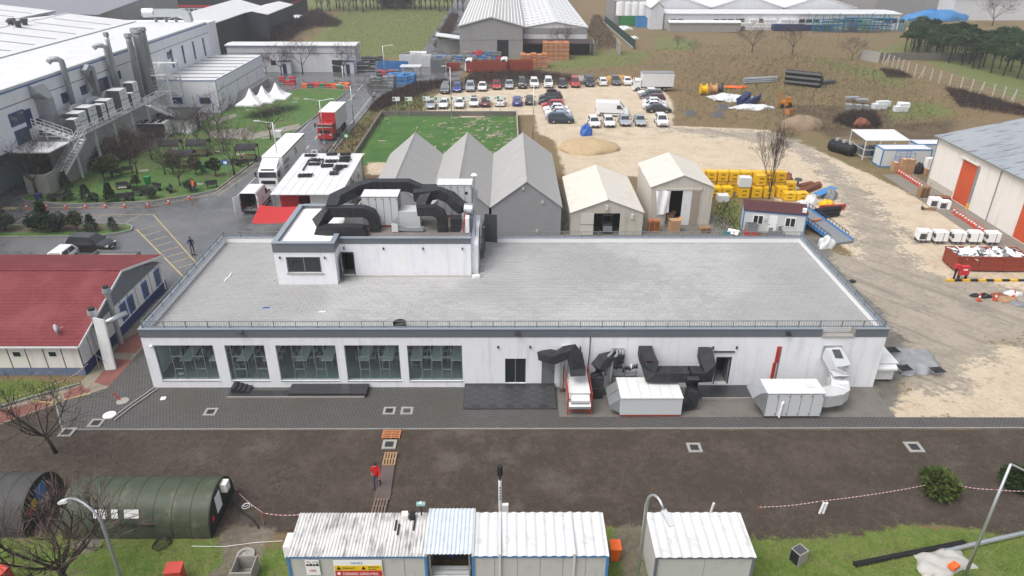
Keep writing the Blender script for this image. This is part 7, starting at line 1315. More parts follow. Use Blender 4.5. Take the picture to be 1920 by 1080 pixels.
def openskip(u, v, lab, m_, ln=6, h=1.9, rz=0, load=None):
 p = P(u, v); t = thing('open_skip', lab, 'skip', (p.x, p.y, -.04), rz)
 for a_ in ((-ln/2, ln/2, 0, .1), (-ln/2, ln/2, 2.2, 2.3), (-ln/2, -ln/2+.1, .101, 2.199), (ln/2-.1, ln/2, .101, 2.199)): BOX(*a_, .1, h).bl('side', m_, t)
 for i in range(8): BOX(-ln/2+.3+i*(ln-.5)/8, -ln/2+.45+i*(ln-.5)/8, -.08, -.001, .1, h).bl('rib', m_, t)
 BOX(-ln/2+.11, ln/2-.11, .11, 2.19, .0, h*(.75 if load else .2)).bl('load', load or 'rust', t)
openskip(735, 137, 'blue ribbed skip tilted beside the far road', 'crate_blue', 6.5, 2.3, -.12); openskip(768, 126, 'white container with rusty roof behind the blue skip', 'far_white', 4.5, 2.6, 0, 'rust'); openskip(790, 126, 'second pale container in the loading yard', 'far_white', 4.5, 2.6, 0, 'concrete'); openskip(820, 136, 'grey compactor box in the loading yard', 'crate_grey', 3, 2.8, 0, 'white'); openskip(912, 136, 'long red open lorry body behind the brambles', 'skip_red', 9, 2.4, 0, 'crate_grey'); openskip(975, 134, 'red open lorry body at the right of the loading yard', 'skip_red', 6, 2.2, 0, 'rust'); openskip(850, 133, 'short rust red skip in the loading yard', 'skip_red', 3, 1.5, 0, 'rust')
for i, (u, v) in enumerate(((872, 136), (938, 134))): p = P(u, v); t = thing('lorry_cab', ('left', 'right')[i]+' white lorry cab facing left beside the red lorry body', 'lorry', (p.x, p.y+1.2, 0), LF); cab(t, -1.6, 0, 1.15, .7, 2.9, PAINT['white']); wheels(t, (-.9,), 1.15); BOX(-3.2, -1.5, -.7, .7, .6, .9).bl('chassis', 'trim_black', t)
sh_ = thing('lean_to', 'small white roofed lean-to behind the crate stacks', 'shelter', (P(770, 148).x, P(770, 148).y, 0)); BOX(-2.2, 2.2, 0, 3, 2.4, 2.5).bl('roof', 'panel_grey', sh_); [BOX(x_-.06, x_+.06, y_-.06, y_+.06, -.05, 2.4).bl('post', 'galv_dull', sh_) for x_ in (-2, 2) for y_ in (.2, 2.8)]; BOX(-1.9, .4, 1, 2.5, -.05, 1.8).bl('stored_box', 'far_white', sh_)
# upper-left buildings behind the factory
p = P(392, 96); t = shed('dark_hall', 'dark navy hall with stepped roofline behind the factory', -86, -72, 182, 225, 7.5, 9.5, 'far_dark', 'roof_white'); t = shed('dark_hall', 'second dark navy hall with white roof behind the first', -74, -66, 210, 236, 7, 7.8, 'far_dark', 'roof_white')
t = thing('red_striped_office', 'dark office block with red bands and window rows at the top left', 'building', (-85, 262, 0)); BOX(-122, -74, 255, 285, -.05, 13).build('core', 'far_dark', t)
for z in (2.5, 6.8, 11.2): BOX(-122.1, -73.9, 254.9, 254.999, z+1.9, z+2.5).build('red_band', 'red', t); BOX(-122.05, -73.95, 254.92, 254.999, z, z+1.6).build('white_band', 'far_white', t); [BOX(-121.5+i*1.6, -120.4+i*1.6, 254.85, 254.919, z+.2, z+1.4).build('window', 'window_blue', t) for i in range(30)]; BOX(-73.999, -73.9, 255, 285, z+1.9, z+2.5).build('red_band', 'red', t)
shed('far_grey_shed', 'grey sheet roofed hall with blue edge beyond the factory roof', -150, -92, 172, 215, 11, 12.2, 'far_grey', mat('solar_grey', (.2, .21, .235), .4, var=.15), 'x'); shed('far_white_shed', 'white roofed hall farthest left along the horizon', -190, -125, 225, 262, 12, 13.5, 'far_white', 'roof_white', 'x')
for i, (u, v, w_) in enumerate(((470, 62, 7), (490, 48, 6), (520, 50, 7), (478, 36, 9))): p = P(u, v); shed('yard_shed', ('blue fronted', 'white roofed', 'brown timber', 'pale blue')[i]+' small shed in the yard beyond the bramble bank', p.x, p.x+w_, p.y, p.y+6, 2.6, 3.0, ('steel_blue', 'far_white', 'wood_grey', 'pale_sheet')[i], 'roof_white', 'x')
sheet('far_yard', [(p.x, p.y) for p in pts([(440, 70), (470, 30), (545, 30), (560, 45), (500, 75)])], -.01, 'asphalt')
# upper right: industrial estate
a = P(1246, 56); b_ = P(1700, 60)
t = shed('white_factory', 'long white factory front with strip windows at the top right', a.x, b_.x, a.y+2, a.y+14, 4.5, 4.7, 'far_white', 'roof_white', 'x')
for k in range(6):
 for i in range(3 if k else 2): x_ = a.x+2+k*13.5+i*2.2; BOX(x_, x_+1.8, a.y+1.94, a.y+1.999, 2.0, 3.0).build('window', 'window_dark', t)
for i in range(3): x_ = a.x-6+i*24; shed('gabled_factory_bay', '%s white gabled roof bay from the left behind the strip windows' % ORD[i], x_, x_+23.5, a.y+15, a.y+80, 5.0, 8.6, 'far_white', 'roof_white', group='white gabled bays')
shed('white_gable_hall', 'white gabled hall left of the strip window factory', P(1218, 55).x, a.x-.5, a.y+1, a.y+40, 6.2, 8.0, 'far_white', 'roof_white')
shed('low_white_shelter', 'low white roofed shelter before the strip windows', a.x+.5, P(1380, 57).x, a.y-4.5, a.y-.5, 2.6, 3.0, 'concrete', 'roof_white', 'x')
shed('grey_gable_hall', 'grey streaked hall behind the blue racks', P(1585, 50).x, P(1650, 50).x, a.y+82, a.y+110, 9, 10.5, 'far_grey', 'roof_white', 'x'); shed('purple_roof_hall', 'brown purple roofed hall at the top right', P(1690, 45).x, P(1800, 40).x, 272, 300, 7, 9.5, 'far_grey', mat('purple_roof', (.1, .06, .06), .6), 'x'); t = shed('flat_grey_hall', 'long pale hall with roof vents in the top right corner', P(1800, 42).x, P(1960, 45).x, 262, 290, 7, 8, 'far_white', 'far_roof_grey', 'x'); [BOX(P(1820+i*45, 42).x, P(1820+i*45, 42).x+5, 272, 277, 8, 10).build('roof_vent', 'far_grey', t) for i in range(3)]
shed('far_rear_hall', 'grey roofed hall along the top edge behind the white bays', P(1190, 20).x, P(1560, 20).x, a.y+85, a.y+140, 8, 11, 'far_grey', 'far_roof_grey', 'x')
hh = shed('tank_house', 'grey house with white tanks and green base left of the white hall', P(1150, 45).x, P(1208, 45).x, 250, 270, 7, 9, 'far_grey', 'far_grey', 'x'); BOX(P(1160, 45).x, P(1205, 45).x, 246, 249.9, 0, 3).build('green_base', 'green', hh)
for i in range(4): x_ = P(1160+i*13, 45).x; tag(CYL((x_, 247.5, 3), (x_, 247.5, 7), 1.5, n=14).build('white_tank', 'white'), '%s upright white tank from the left on the green base' % ORD[i], 'tank', 'white tanks')
crates('tank_crates', 'rows of white liquid tanks before the strip window factory', 1380, 56, 14, 2, 3, 1.3, ['white', 'white', 'white', 'dark_grey'], 'tanks'); tub(1203, 50, 'bright blue kiosk by the green base', 'steel_blue', 4, 3, 3); lump('blue_tarps', 'bright blue tarpaulins heaped at the far right', 'tarpaulin', 1758, 40, 11, 3, 3.2, 'steel_blue', 3); lump('white_sacks', 'white sacks dropped along the far green fence', 'sack', 1172, 56, 2.5, 1.5, 1.0, 'sack_white', 5); lump('white_sack', 'single white sack on the brown field edge', 'sack', 1188, 73, 1.6, .8, .7, 'sack_white', 6)
rk = thing('steel_racks', 'dense blue and green steel racks piled before the far factory', 'racks', (P(1600, 58).x, P(1600, 60).y, 0)); x0_, x1_ = P(1512, 58).x, P(1705, 60).x; y0_ = P(1600, 60).y
for i in range(110):
 x_ = x0_+(x1_-x0_)*i/110; i //= 2; yq = y0_-2+rb_.random()*6; BOX(x_, x_+.1, yq, yq+.1, -.05, 3.2+rb_.random()*2.2-max(0, i-42)*.12).build('upright', rb_.choice(['green', 'crate_blue', 'crate_blue', 'teal']), rk)
for i in range(70): x_ = x0_+rb_.random()*(x1_-x0_-9); z_ = .4+rb_.random()*3.4; yy = y0_-1.5+rb_.random()*5; BOX(x_, x_+5+rb_.random()*4, yy, yy+.15, z_, z_+.15).build('beam', rb_.choice(['green', 'crate_blue', 'navy', 'teal']), rk)
openskip(1480, 58, 'long blue skip at the foot of the far racks', 'navy', 10, 1.8); openskip(1535, 58, 'second blue skip at the foot of the far racks', 'navy', 8, 1.6)
for i, u in enumerate((1595, 1602)): p = P(u, 57); tag(CYL((p.x, p.y, 0), (p.x, p.y, 2.6), .9, n=12).build('red_drum', 'red'), ('left', 'right')[i]+' red tank before the far racks', 'tank')
p = P(1718, 66); t = thing('tipped_reel', 'big orange drum lying on its side before the pines', 'drum', (p.x, p.y, 0)); CYL((p.x-1.6, p.y, 1.9), (p.x+.6, p.y-.4, 1.9), 1.9, n=18).build('drum', mat('drum_tan', (.5, .27, .12), .6), t); CYL((p.x-3.2, p.y+.2, 1.2), (p.x-1.6, p.y, 1.6), .6, 1.8, n=14).build('neck', 'drum_tan', t)
# fences of the right field
fn_ = thing('post_fence', 'pale concrete post fence running down the right field', 'fence', (90, 150, 0)); fpx = [(1647, 115), (1700, 137), (1760, 156), (1800, 168), (1860, 182), (1920, 198), (2000, 216)]; fp_ = [P(*q_) for q_ in fpx]
cum = 0; pm = BOX(-.09, .09, -.09, .09, -.06, 2.5).mesh('post', mat('post_pale', (.5, .46, .38), .8))
for a_, b__ in zip(fp_, fp_[1:]):
 d = b__-a_; n_ = max(1, int(d.length/2.4))
 for i in range(n_):
  p = a_+d*(i/n_); o = bpy.data.objects.new('post', pm); COL.objects.link(o); o.parent = fn_; o.location = p-fn_.location
  if i % 5 == 2: TUBE([(p.x, p.y, 2.2), (p.x-1.2, p.y-.8, -.05)], .07, 4).build('brace', 'post_pale', fn_)
 for z in (.8, 1.6, 2.35): TUBE([a_+Vector((0, 0, z)), b__+Vector((0, 0, z))], .025, 3).build('wire', 'galv_dull', fn_)
a_, b__ = P(1612, 112), P(1647, 118); wl_ = thing('block_wall', 'grey block wall at the top of the post fence', 'wall', (a_.x, a_.y, 0)); EXTR([(a_.x, a_.y, -.05), (b__.x, b__.y, -.05), (b__.x, b__.y, 2.4), (a_.x, a_.y, 2.4)], (.2, .2, 0)).build('wall_length', 'concrete', wl_); q_ = P(1700, 106); EXTR([(a_.x, a_.y+.3, -.05), (a_.x+30, a_.y+.3, -.05), (a_.x+30, a_.y+.3, 1.6), (a_.x, a_.y+.3, 1.6)], (0, .2, 0)).build('wall_length', 'concrete_dark', wl_)
gf = thing('green_fence', 'dark green mesh fence on a pale kerb left of the brown field', 'fence', (30, 215, 0)); a_, b__ = P(1133, 42), P(1190, 92); EXTR([a_, b__, b__+Vector((0, 0, 2.2)), a_+Vector((0, 0, 2.2))], (.08, 0, 0)).build('mesh_panel', mat('fence_green', (.015, .05, .04), .7), gf); EXTR([a_+Vector((-.6, 0, 0)), b__+Vector((-.6, 0, 0)), b__+Vector((-.6, 0, .4)), a_+Vector((-.6, 0, .4))], (.3, 0, 0)).build('kerb_length', 'concrete', gf)
# things dumped on the right field
bundle('beam_stack', 'pale grey beams stacked on the field', 1393, 156, 1455, 153, 8, .22, 'galv', 'beams'); bundle('black_pipes', 'large black plastic pipes stacked on the field', 1473, 156, 1538, 163, 7, .55, 'black_plastic'); bundle('scrap_bars', 'dark scrap bars right of the black pipes', 1540, 158, 1563, 156, 6, .2, 'dark_grey', 'scrap')
for i, (u, v, m_) in enumerate(((1318, 177, 'wrap_yellow'), (1336, 176, 'drum_tan'), (1347, 175, 'dark_grey'))): p = P(u, v); t = thing('cable_reel', ('yellow', 'brown', 'black')[i]+' cable reel standing on the field edge', 'reel', (p.x, p.y, 0)); CYL((p.x-.5, p.y, 1.0), (p.x+.5, p.y-.1, 1.0), .7, n=14).build('core', m_, t); [CYL((p.x+s_*.55-.06, p.y-s_*.06, 1.05), (p.x+s_*.55+.06, p.y-s_*.06, 1.05), 1.05, n=18).build('flange', m_, t) for s_ in (-1, 1)]
lump('white_sheeting', 'white sheeting crumpled over blue pipes on the field', 'sheeting', 1375, 190, 4.0, 2.4, .7, 'sack_white', 8, bumpy=.45); lump('white_sheeting', 'lower white sheeting at the near end of the blue pipes', 'sheeting', 1412, 206, 3.6, 1.0, .7, 'sack_white', 9, bumpy=.4); bundle('blue_pipes', 'dark blue pipes half covered by white sheeting', 1385, 200, 1402, 186, 9, .2, 'navy', z=.35); bundle('blue_pipes', 'second bundle of dark blue pipes under the sheeting', 1400, 202, 1420, 190, 7, .2, 'navy', z=.3)
for i, (u, v) in enumerate(((1294, 217), (1345, 219), (1355, 205))): tub(u, v, ('left', 'middle', 'far')[i]+' grey crate left on the field below the reels', 'plastic_grey', 1.6, 1.2, .9)
fk = thing('orange_forklift', 'old orange forklift standing on the brown field', 'forklift', (P(1470, 203).x, P(1470, 203).y+.5, 0)); BOX(-.6, 1.2, -.5, .5, .4, 1.2).bl('body', mat('fork_orange', (.45, .17, .02), .6), fk); BOX(.7, 1.5, -.5, .5, .5, 1.0).bl('counterweight', 'fork_orange', fk); [BOX(-.9, -.75, s_-.06, s_+.06, .1, 3.0).bl('mast_rail', 'fork_orange', fk) for s_ in (-.4, .4)]; [CYL((x_, s_*.45-.12, .4), (x_, s_*.45+.12, .4), .4, n=12).bl('wheel', 'tyre', fk) for x_ in (-.4, 1.0) for s_ in (-1, 1)]; BOX(.3, 1.1, -.4, .4, 1.2, 1.9).bl('seat_housing', 'fork_orange', fk)
for i in range(9): u, v = (1592, 1610, 1625, 1650, 1660, 1690, 1695, 1600, 1618)[i], (206, 207, 208, 205, 200, 210, 203, 189, 193)[i]; s_ = (1, 1, .8, 2.2, 1.6, 2.0, 1.8, 2.4, 2.0)[i]; p = P(u, v); tag(OBOX((p.x, p.y+.5, .45), (s_*1.1, 1.2, .95 if i < 7 else .4), rb_.uniform(-.3, .3)).obox((p.x+.3, p.y+.6, 1.05 if i in (3, 5) else .3), (s_*.8, .9, .6 if i in (3, 5) else .3), .2).build('wrapped_duct', ('galv', 'galv', 'galv', 'sack_white', 'sack_white', 'sack_white', 'white', 'galv', 'galv')[i]), '%s wrapped silver duct piece from the left on the right field' % ORD[i], 'duct', 'duct pieces on the field')
sandm = mat('heap_sand', (.42, .32, .19), .95, var=.2, scale=2, bmp=.6, bscale=7)
lump('sand_heap', 'broad low sand heap below the parked cars', 'heap', 1107, 291, 4.6, 3.8, 1.35, sandm, 1, n=24, bumpy=.08); lump('sand_heap', 'brown earth heap beside the sandy track', 'heap', 1512, 245, 3.4, 2.2, 1.9, mat('heap_earth', (.24, .18, .12), .95, var=.25, bmp=.6, bscale=7), 2, n=20, bumpy=.12); lump('sand_heap', 'long ochre sand ridge behind the last car row', 'heap', 1160, 158, 4.8, 2.0, 1.5, mat('heap_ochre', (.4, .24, .09), .95, var=.2, bmp=.5), 3, n=20, bumpy=.12); lump('rubble_heap', 'grey rubble heap behind the red people carrier', 'heap', 1092, 157, 2.0, 1.5, 1.3, 'concrete', 4, n=16)
lump('blue_cover', 'blue cover thrown over a machine beside the sand heap', 'cover', 1099, 255, .95, .8, 1.5, 'blue', 5, bumpy=.3); lump('orange_net', 'orange plastic net lying on the field', 'net', 1378, 165, 2.8, 1.0, .3, 'orange', 6); lump('rusty_wire', 'rusty reddish wire coil on the brush pile', 'wire', 1618, 241, 1.5, 1.0, 1.4, 'rust', 7); tub(1480, 214, 'orange slatted crate lying by the earth heap', 'wood_orange', 1.3, 1.0, 1.0, rz=.5)
# lamp posts
def lamp_post(u, v, h, lab, arms=1, dirx=1, al=1.6, base=None, curve=False, r=.09, m_='galv'):
 p = base or P(u, v); t = thing('lamp_post', lab, 'lamp post', (p.x, p.y, -.06)); 
 if curve:
  TUBE([(0, 0, 0), (0, 0, h-1.0)]+[(dirx[0]*al*(1-math.cos(a_))*.5, dirx[1]*al*(1-math.cos(a_))*.5, h-1+1.0*math.sin(a_)) for a_ in np.linspace(.2, 2.4, 9)], [r]*2+[r*.7]*9, 8).bl('pole', m_, t, True); e_ = np.linspace(.2, 2.4, 9)[-1]; ex = al*(1-math.cos(e_))*.5; ez = h-1+math.sin(e_)
  OBOX((dirx[0]*(ex+.3), dirx[1]*(ex+.3), ez-.2), (.75, .24, .12), math.atan2(dirx[1], dirx[0]), 0, .5).bl('lamp_head', 'panel_grey', t)
 else:
  TUBE([(0, 0, 0), (0, 0, h)], [r, r*.6], 8).bl('pole', m_, t, True)
  for s_ in ((-1, 1) if arms == 2 else (dirx,)): TUBE([(0, 0, h-.1), (s_*al, 0, h+.15)], .045, 5).bl('arm', m_, t); OBOX((s_*(al+.3), 0, h+.17), (.7, .25, .1)).bl('lamp_head', 'panel_grey', t)
 BOX(-.18, .18, -.18, .18, 0, .06).bl('base_plate', m_, t); return t
lamp_post(847, 221, 8.5, 'tall lamp post left in the sandy car park', 1, -1, .8); lamp_post(999, 272, 9.0, 'tall two armed lamp post right of the turf enclosure', 2); lamp_post(664, 236, 6.5, 'lamp post on the right verge of the road', 1, -1); lamp_post(608, 268, 6.5, 'two armed lamp post behind the red lorry', 2); lamp_post(528, 345, 8, 'slim lamp post beside the white lorry', 1, -1); lamp_post(722, 150, 7, 'lamp post by the blue skip', 1, 1); lamp_post(647, 184, 6, 'lamp post at the far end of the road', 1, -1)
for i, (u, v, h, s_) in enumerate(((593, 312, 2.4, 'white direction'), (652, 282, 2.6, 'green parking'), (428, 335, 2.6, 'blue pedestrian'))):
 p = P(u, v); t = thing('road_sign', s_+' sign on a post beside the road', 'sign', (p.x, p.y, -.02)); CYL((0, 0, 0), (0, 0, h), .04, n=6).bl('post', 'galv', t); BOX(-.45, .45, -.06, -.041, h-.75, h).bl('board', ('white', 'green', 'blue')[i], t); BOX(-.22, .22, -.07, -.061, h-.6, h-.2).bl('symbol', ('plastic_grey', 'white', 'white')[i], t)
# ================================================================ vegetation
def cloud(P_, size, seed, m, name, asp=2.2, up=0.0, dirs=None):
 """many small leaf faces (pointed quads) at the points P_"""
 r = np.random.default_rng(seed); n = len(P_); d = r.normal(size=(n, 3)) if dirs is None else dirs+r.normal(size=(n, 3))*.35
 d[:, 2] += up; d /= np.linalg.norm(d, axis=1)[:, None]; q = np.cross(d, r.normal(size=(n, 3))); q /= np.linalg.norm(q, axis=1)[:, None]+1e-9
 s = size*r.uniform(.6, 1.4, n)[:, None]; V = np.stack([P_, P_+d*s*.5+q*s/asp/2, P_+d*s, P_+d*s*.5-q*s/asp/2], 1).reshape(-1, 3)
 me = bpy.data.meshes.new(name); me.vertices.add(4*n); me.vertices.foreach_set('co', V.ravel()); me.loops.add(4*n); me.loops.foreach_set('vertex_index', np.arange(4*n)); me.polygons.add(n); me.polygons.foreach_set('loop_start', np.arange(n)*4); me.update(calc_edges=True)
 me.materials.append(MATS[m] if isinstance(m, str) else m); return me
def mobj(name, me, parent=None, loc=None):
 o = bpy.data.objects.new(name, me); COL.objects.link(o); o.parent = parent
 if loc is not None: o.location = loc
 return o
def bare_meshes(seed, h, spread, mt='trunk', mw='twig', limbs=7, trunk=.3, r0=.11, sub=5, tw=6, tilt=.6, lean=(0, 0), side=.75):
 rr = random.Random(seed); tm_ = MB(); cm = MB(); th = h*trunk; top = Vector((lean[0], lean[1], th)); tm_.tube([(0, 0, -.1), (lean[0]*.4, lean[1]*.4, th*.5), top], [r0*1.25, r0, r0*.85], 8); tips = []; dirs = []
 def br(p, d, ln, r_, lv):
  pts_ = [p]; 
  for k in range(3): d = (d+Vector((rr.gauss(0, .16), rr.gauss(0, .16), .1+rr.gauss(0, .1)))).normalized(); pts_.append(pts_[-1]+d*ln/3)
  cm.tube(pts_, [r_, r_*.8, r_*.6, r_*.35], 5 if lv == 0 else 3)
  if lv < 2:
   for k in range(sub if lv == 0 else tw):
    f = rr.uniform(.3, 1); q = pts_[1].lerp(pts_[3], f); a = rr.uniform(0, 6.28); s_ = d.orthogonal().normalized(); s_ = (s_*math.cos(a)+d.cross(s_)*math.sin(a)); br(q, (d*.7+s_*side).normalized(), ln*rr.uniform(.4, .65), r_*.45, lv+1)
  else: tips.append(pts_[3]); dirs.append(d)
 for i in range(limbs): a = 6.28*i/limbs+rr.uniform(-.3, .3); br(top*rr.uniform(.8, 1), Vector((math.cos(a)*spread, math.sin(a)*spread, tilt+rr.random()*.5)).normalized(), h*(1-trunk)*rr.uniform(.6, .9), r0*.5, 0)
 T = np.array([t_[:] for t_ in tips]); D = np.array([d[:] for d in dirs]); T = np.repeat(T, 4, 0)+RNG.normal(size=(len(T)*4, 3))*h*.02; tw_ = cloud(T, h*.13, seed, mw, 'twigs', 26, .1, np.repeat(D, 4, 0)); trm = tm_.mesh('trunk', mt, True); crm = cm.mesh('crown', mt); return trm, crm, tw_
def put_bare(ms_, loc, lab, sc=1, rz=0, group=None, name='bare_tree'):
 t = thing(name, lab, 'tree', loc, rz, group); t.scale = sc if isinstance(sc, tuple) else (sc,)*3; mobj('trunk', ms_[0], t); c_ = mobj('crown', ms_[1], t); kind(mobj('twigs', ms_[2], c_), 'stuff'); return t
BT = [bare_meshes(i, 5.5, .9, limbs=6+i % 2) for i in range(3)]
def fir_meshes(seed, h, r, m, n=1500, shape=1.0):
 g = np.random.default_rng(seed); z = g.uniform(0, 1, n)**.8; lay = .75+.25*np.sin(z*h*9); rad = r*(1-z)**shape*lay*np.sqrt(g.uniform(.15, 1, n)); a = g.uniform(0, 6.28, n); Pn = np.stack([rad*np.cos(a), rad*np.sin(a), .25+z*(h-.25)], 1); D = np.stack([np.cos(a), np.sin(a), np.full(n, -.15+.5*0)], 1)
 return CYL((0, 0, -.1), (0, 0, h*.9), .07, .02, n=6).mesh('trunk', 'trunk'), cloud(Pn, .34*max(.6, h/3), seed, m, 'crown', 3, .15, D)
def ball_meshes(seed, rx, rz_, z0, m, n=1600, sz=.26, lob=9):
 g = np.random.default_rng(seed); c_ = g.normal(size=(lob, 3)); c_ /= np.linalg.norm(c_, axis=1)[:, None]; c_ *= .55; k = g.integers(0, lob, n); d = g.normal(size=(n, 3)); d /= np.linalg.norm(d, axis=1)[:, None]; Pn = (c_[k]+d*(.5*g.uniform(.5, 1, n)[:, None]))*np.array([rx, rx, rz_])+np.array([0, 0, z0+rz_]); Pn[:, 2] = np.maximum(Pn[:, 2], .05)
 tr = CYL((0, 0, -.1), (0, 0, z0+rz_), .09, .05, n=6)
 for q in c_[:5]: tr.tube([(0, 0, z0*.9), Vector(q*np.array([rx, rx, rz_]))+Vector((0, 0, z0+rz_))], [.05, .015], 4)
 return tr.mesh('trunk', 'trunk'), cloud(Pn, sz, seed, m, 'crown', 2.4, .2, d)
def put_leaf(ms_, loc, lab, sc=1, rz=0, group=None, name='shrub', cat='shrub'):
 t = thing(name, lab, cat, loc, rz, group); t.scale = sc if isinstance(sc, tuple) else (sc,)*3; mobj('trunk', ms_[0], t); mobj('crown', ms_[1], t); return t
FIR = [fir_meshes(1, 3.0, 1.1, 'fir'), fir_meshes(2, 2.6, 1.2, 'fir_blue', 1500, .8), ball_meshes(3, 1.1, .95, .4, 'fir_blue', 1500, .3), ball_meshes(4, 1.2, .9, 1.0, 'olive', 1500, .28)]
# park and island planting
for i, (u, v, k, sc, lb) in enumerate(((10, 432, 2, 1.15, 'round blue green shrub at the left end of the planting island'), (68, 431, 2, 1.0, 'blue green shrub left of the tall fir on the island'), (88, 433, 0, 1.35, 'tallest dark fir on the planting island'), (113, 433, 2, 1.1, 'blue green shrub right of the tall fir'), (146, 434, 3, .95, 'spreading little pine on the planting island'), (173, 434, 1, .9, 'bluish fir near the right end of the island'), (213, 432, 1, .7, 'smallest shrub at the right tip of the island'),
  (125, 353, 0, .85, 'dark fir at the left corner of the park'), (131, 375, 1, .75, 'small fir by the park kerb beside the first bench'), (163, 377, 1, .95, 'wide fir third along the park kerb'), (208, 378, 0, .95, 'pointed fir fourth along the park kerb'), (97, 377, 2, .5, 'small round bush at the left tip of the park'), (282, 372, 2, .85, 'dense bush at the bend of the park kerb'), (358, 358, 2, .8, 'bush beside the person in orange'), (196, 338, 3, 1.2, 'small evergreen tree left in the park'), (212, 332, 3, 1.25, 'second small evergreen tree left in the park'), (325, 325, 3, 1.1, 'evergreen tree beside the arched shelters'), (368, 328, 3, 1.0, 'evergreen tree right of the arched shelters'), (405, 330, 3, 1.0, 'evergreen tree near the blue sign'), (258, 352, 3, .7, 'small yellowish tree by the green bin'))): p = P(u, v, .1); put_leaf(FIR[k], (p.x, p.y, .05), lb, sc*.85, i*1.3, 'evergreens in park and island', 'evergreen', 'evergreen')
for i, (u, v, sc, lb) in enumerate(((70, 368, 1.25, 'spreading bare tree at the left tip of the park'), (440, 330, 1.15, 'large bare tree between blue sign and arched shelter'), (258, 328, .95, 'bare tree behind the green bin'), (310, 328, .8, 'slim bare tree before the chillers'), (338, 350, .8, 'small bare tree near the orange person'), (395, 268, .9, 'bare tree below the long chiller'), (372, 275, .9, 'second bare tree below the long chiller'), (345, 285, .85, 'bare tree behind the left arched shelter'), (410, 250, 1.1, 'bare tree before the annex wall'), (508, 262, 1.0, 'bare tree before the white peaked tents'), (285, 300, .8, 'bare tree beside the brown hedge'), (420, 285, .75, 'bare tree left of the right arched shelter'), (500, 140, .8, 'leftmost bare tree before the long white building'), (528, 140, 1.0, 'second bare tree before the long white building'), (568, 139, 1.25, 'broad bare tree before the long white building'), (645, 139, 1.1, 'bare tree at the right end of the long white building'), (702, 196, .8, 'dark bare tree on the kerb by the grey crates'), (245, 310, .9, 'bare tree at the right end of the brown hedge'), (1056, 102, 1.2, 'bare tree before the dark canopy'))): p = P(u, v); put_bare(BT[i % 3], (p.x, p.y, 0), lb, sc, i*1.1, 'bare trees round the park')
pop = bare_meshes(21, 9.0, .22, 'twig', 'twig', 9, .15, .13, 6, 6, 2.4, (0, 0), .16); p = P(1442, 372); put_bare(pop, (p.x, p.y, -.05), 'tall upright bare poplar behind the site cabin', (.55, .55, .74))
def brush(name, lab, px, h, n, m, seed, size=.7, cat='bramble', grp=None, up=1.2):
 poly = pts(px); g = np.random.default_rng(seed); xs_ = [p.x for p in poly]; ys_ = [p.y for p in poly]; X = g.uniform(min(xs_), max(xs_), n*3); Y = g.uniform(min(ys_), max(ys_), n*3); s_ = sdist(X, Y, poly); k = s_ > 0; X, Y, s_ = X[k][:n], Y[k][:n], s_[k][:n]
 hh = h*np.clip(s_/1.6, .15, 1)*(.65+.35*np.sin(X*1.3+seed)*np.sin(Y*1.1)); Pn = np.stack([X, Y, hh*g.uniform(0, .85, len(X))-.05], 1); o = mobj(name, cloud(Pn, size, seed, m, name, 14, up)); return kind(tag(o, lab, cat, grp), 'stuff')
brush('bramble_thicket', 'dark bramble bank between the far road and the car park', [(690, 205), (720, 180), (780, 158), (840, 152), (850, 162), (810, 168), (770, 185), (700, 212)], 1.6, 9000, 'bramble', 1); brush('bramble_thicket', 'brown bramble mass behind the back car row', [(868, 160), (880, 140), (930, 138), (1000, 138), (1080, 148), (1110, 152), (1000, 156), (940, 158)], 1.8, 9000, 'bramble', 2)
brush('bramble_thicket', 'dark brambles along the lower post fence', [(1770, 165), (1850, 185), (1920, 205), (1960, 225), (1900, 215), (1800, 200)], 1.4, 9000, 'bramble', 3); brush('bramble_thicket', 'dark bramble clump on the right field', [(1650, 130), (1690, 137), (1710, 146), (1665, 146)], 1.2, 2500, 'bramble', 4); brush('brush_pile', 'heap of dark cut branches beyond the mesh pen', [(1560, 228), (1590, 214), (1640, 215), (1652, 240), (1600, 242)], 1.5, 5000, 'bramble', 5, .9, 'brush')
brush('bramble_thicket', 'dark bramble bank left of the far green field', [(480, 78), (520, 55), (560, 40), (600, 30), (625, 42), (560, 60), (545, 78)], 4.0, 9000, 'bramble', 6, 1.6); brush('bare_hedge', 'brown bare hedge below the plant deck', [(112, 330), (130, 300), (180, 272), (250, 262), (280, 275), (250, 300), (170, 318)], 4.2, 16000, 'twig', 7, .8, 'hedge'); brush('bramble_thicket', 'round bramble patch on the far green field', [(580, 45), (600, 38), (640, 42), (635, 50), (600, 52)], 2.5, 2500, 'bramble', 8, 1.2)
brush('bramble_thicket', 'brown scrub beside the big warehouse lane', [(815, 90), (845, 30), (858, 30), (835, 92)], 3.5, 5000, 'twig', 9, 1.3); brush('bramble_thicket', 'scrub on the bank beside the white roofed warehouse', [(1100, 60), (1112, 30), (1125, 30), (1165, 92), (1120, 94)], 1.2, 5000, 'twig', 10, .8)
for i, (u, v, sc) in enumerate(((1485, 102, 1.7), (1410, 97, 1.5), (1597, 112, 1.2), (1270, 90, .8), (1860, 48, 2.0), (1300, 98, .7))): p = P(u, v); put_bare(BT[i % 3], (p.x, p.y, -.3), '%s round bare bush from the left on the far brown field' % ORD[(2, 1, 3, 0, 4, 5)[i]] if i < 5 else 'smallest bare bush on the far brown field', sc*.8, i, 'bare bushes on the field', 'bare_bush')
FT = [bare_meshes(40+i, 11, .5, 'twig', 'twig', 7, .2, .2, 5, 5, 1.0) for i in range(2)]
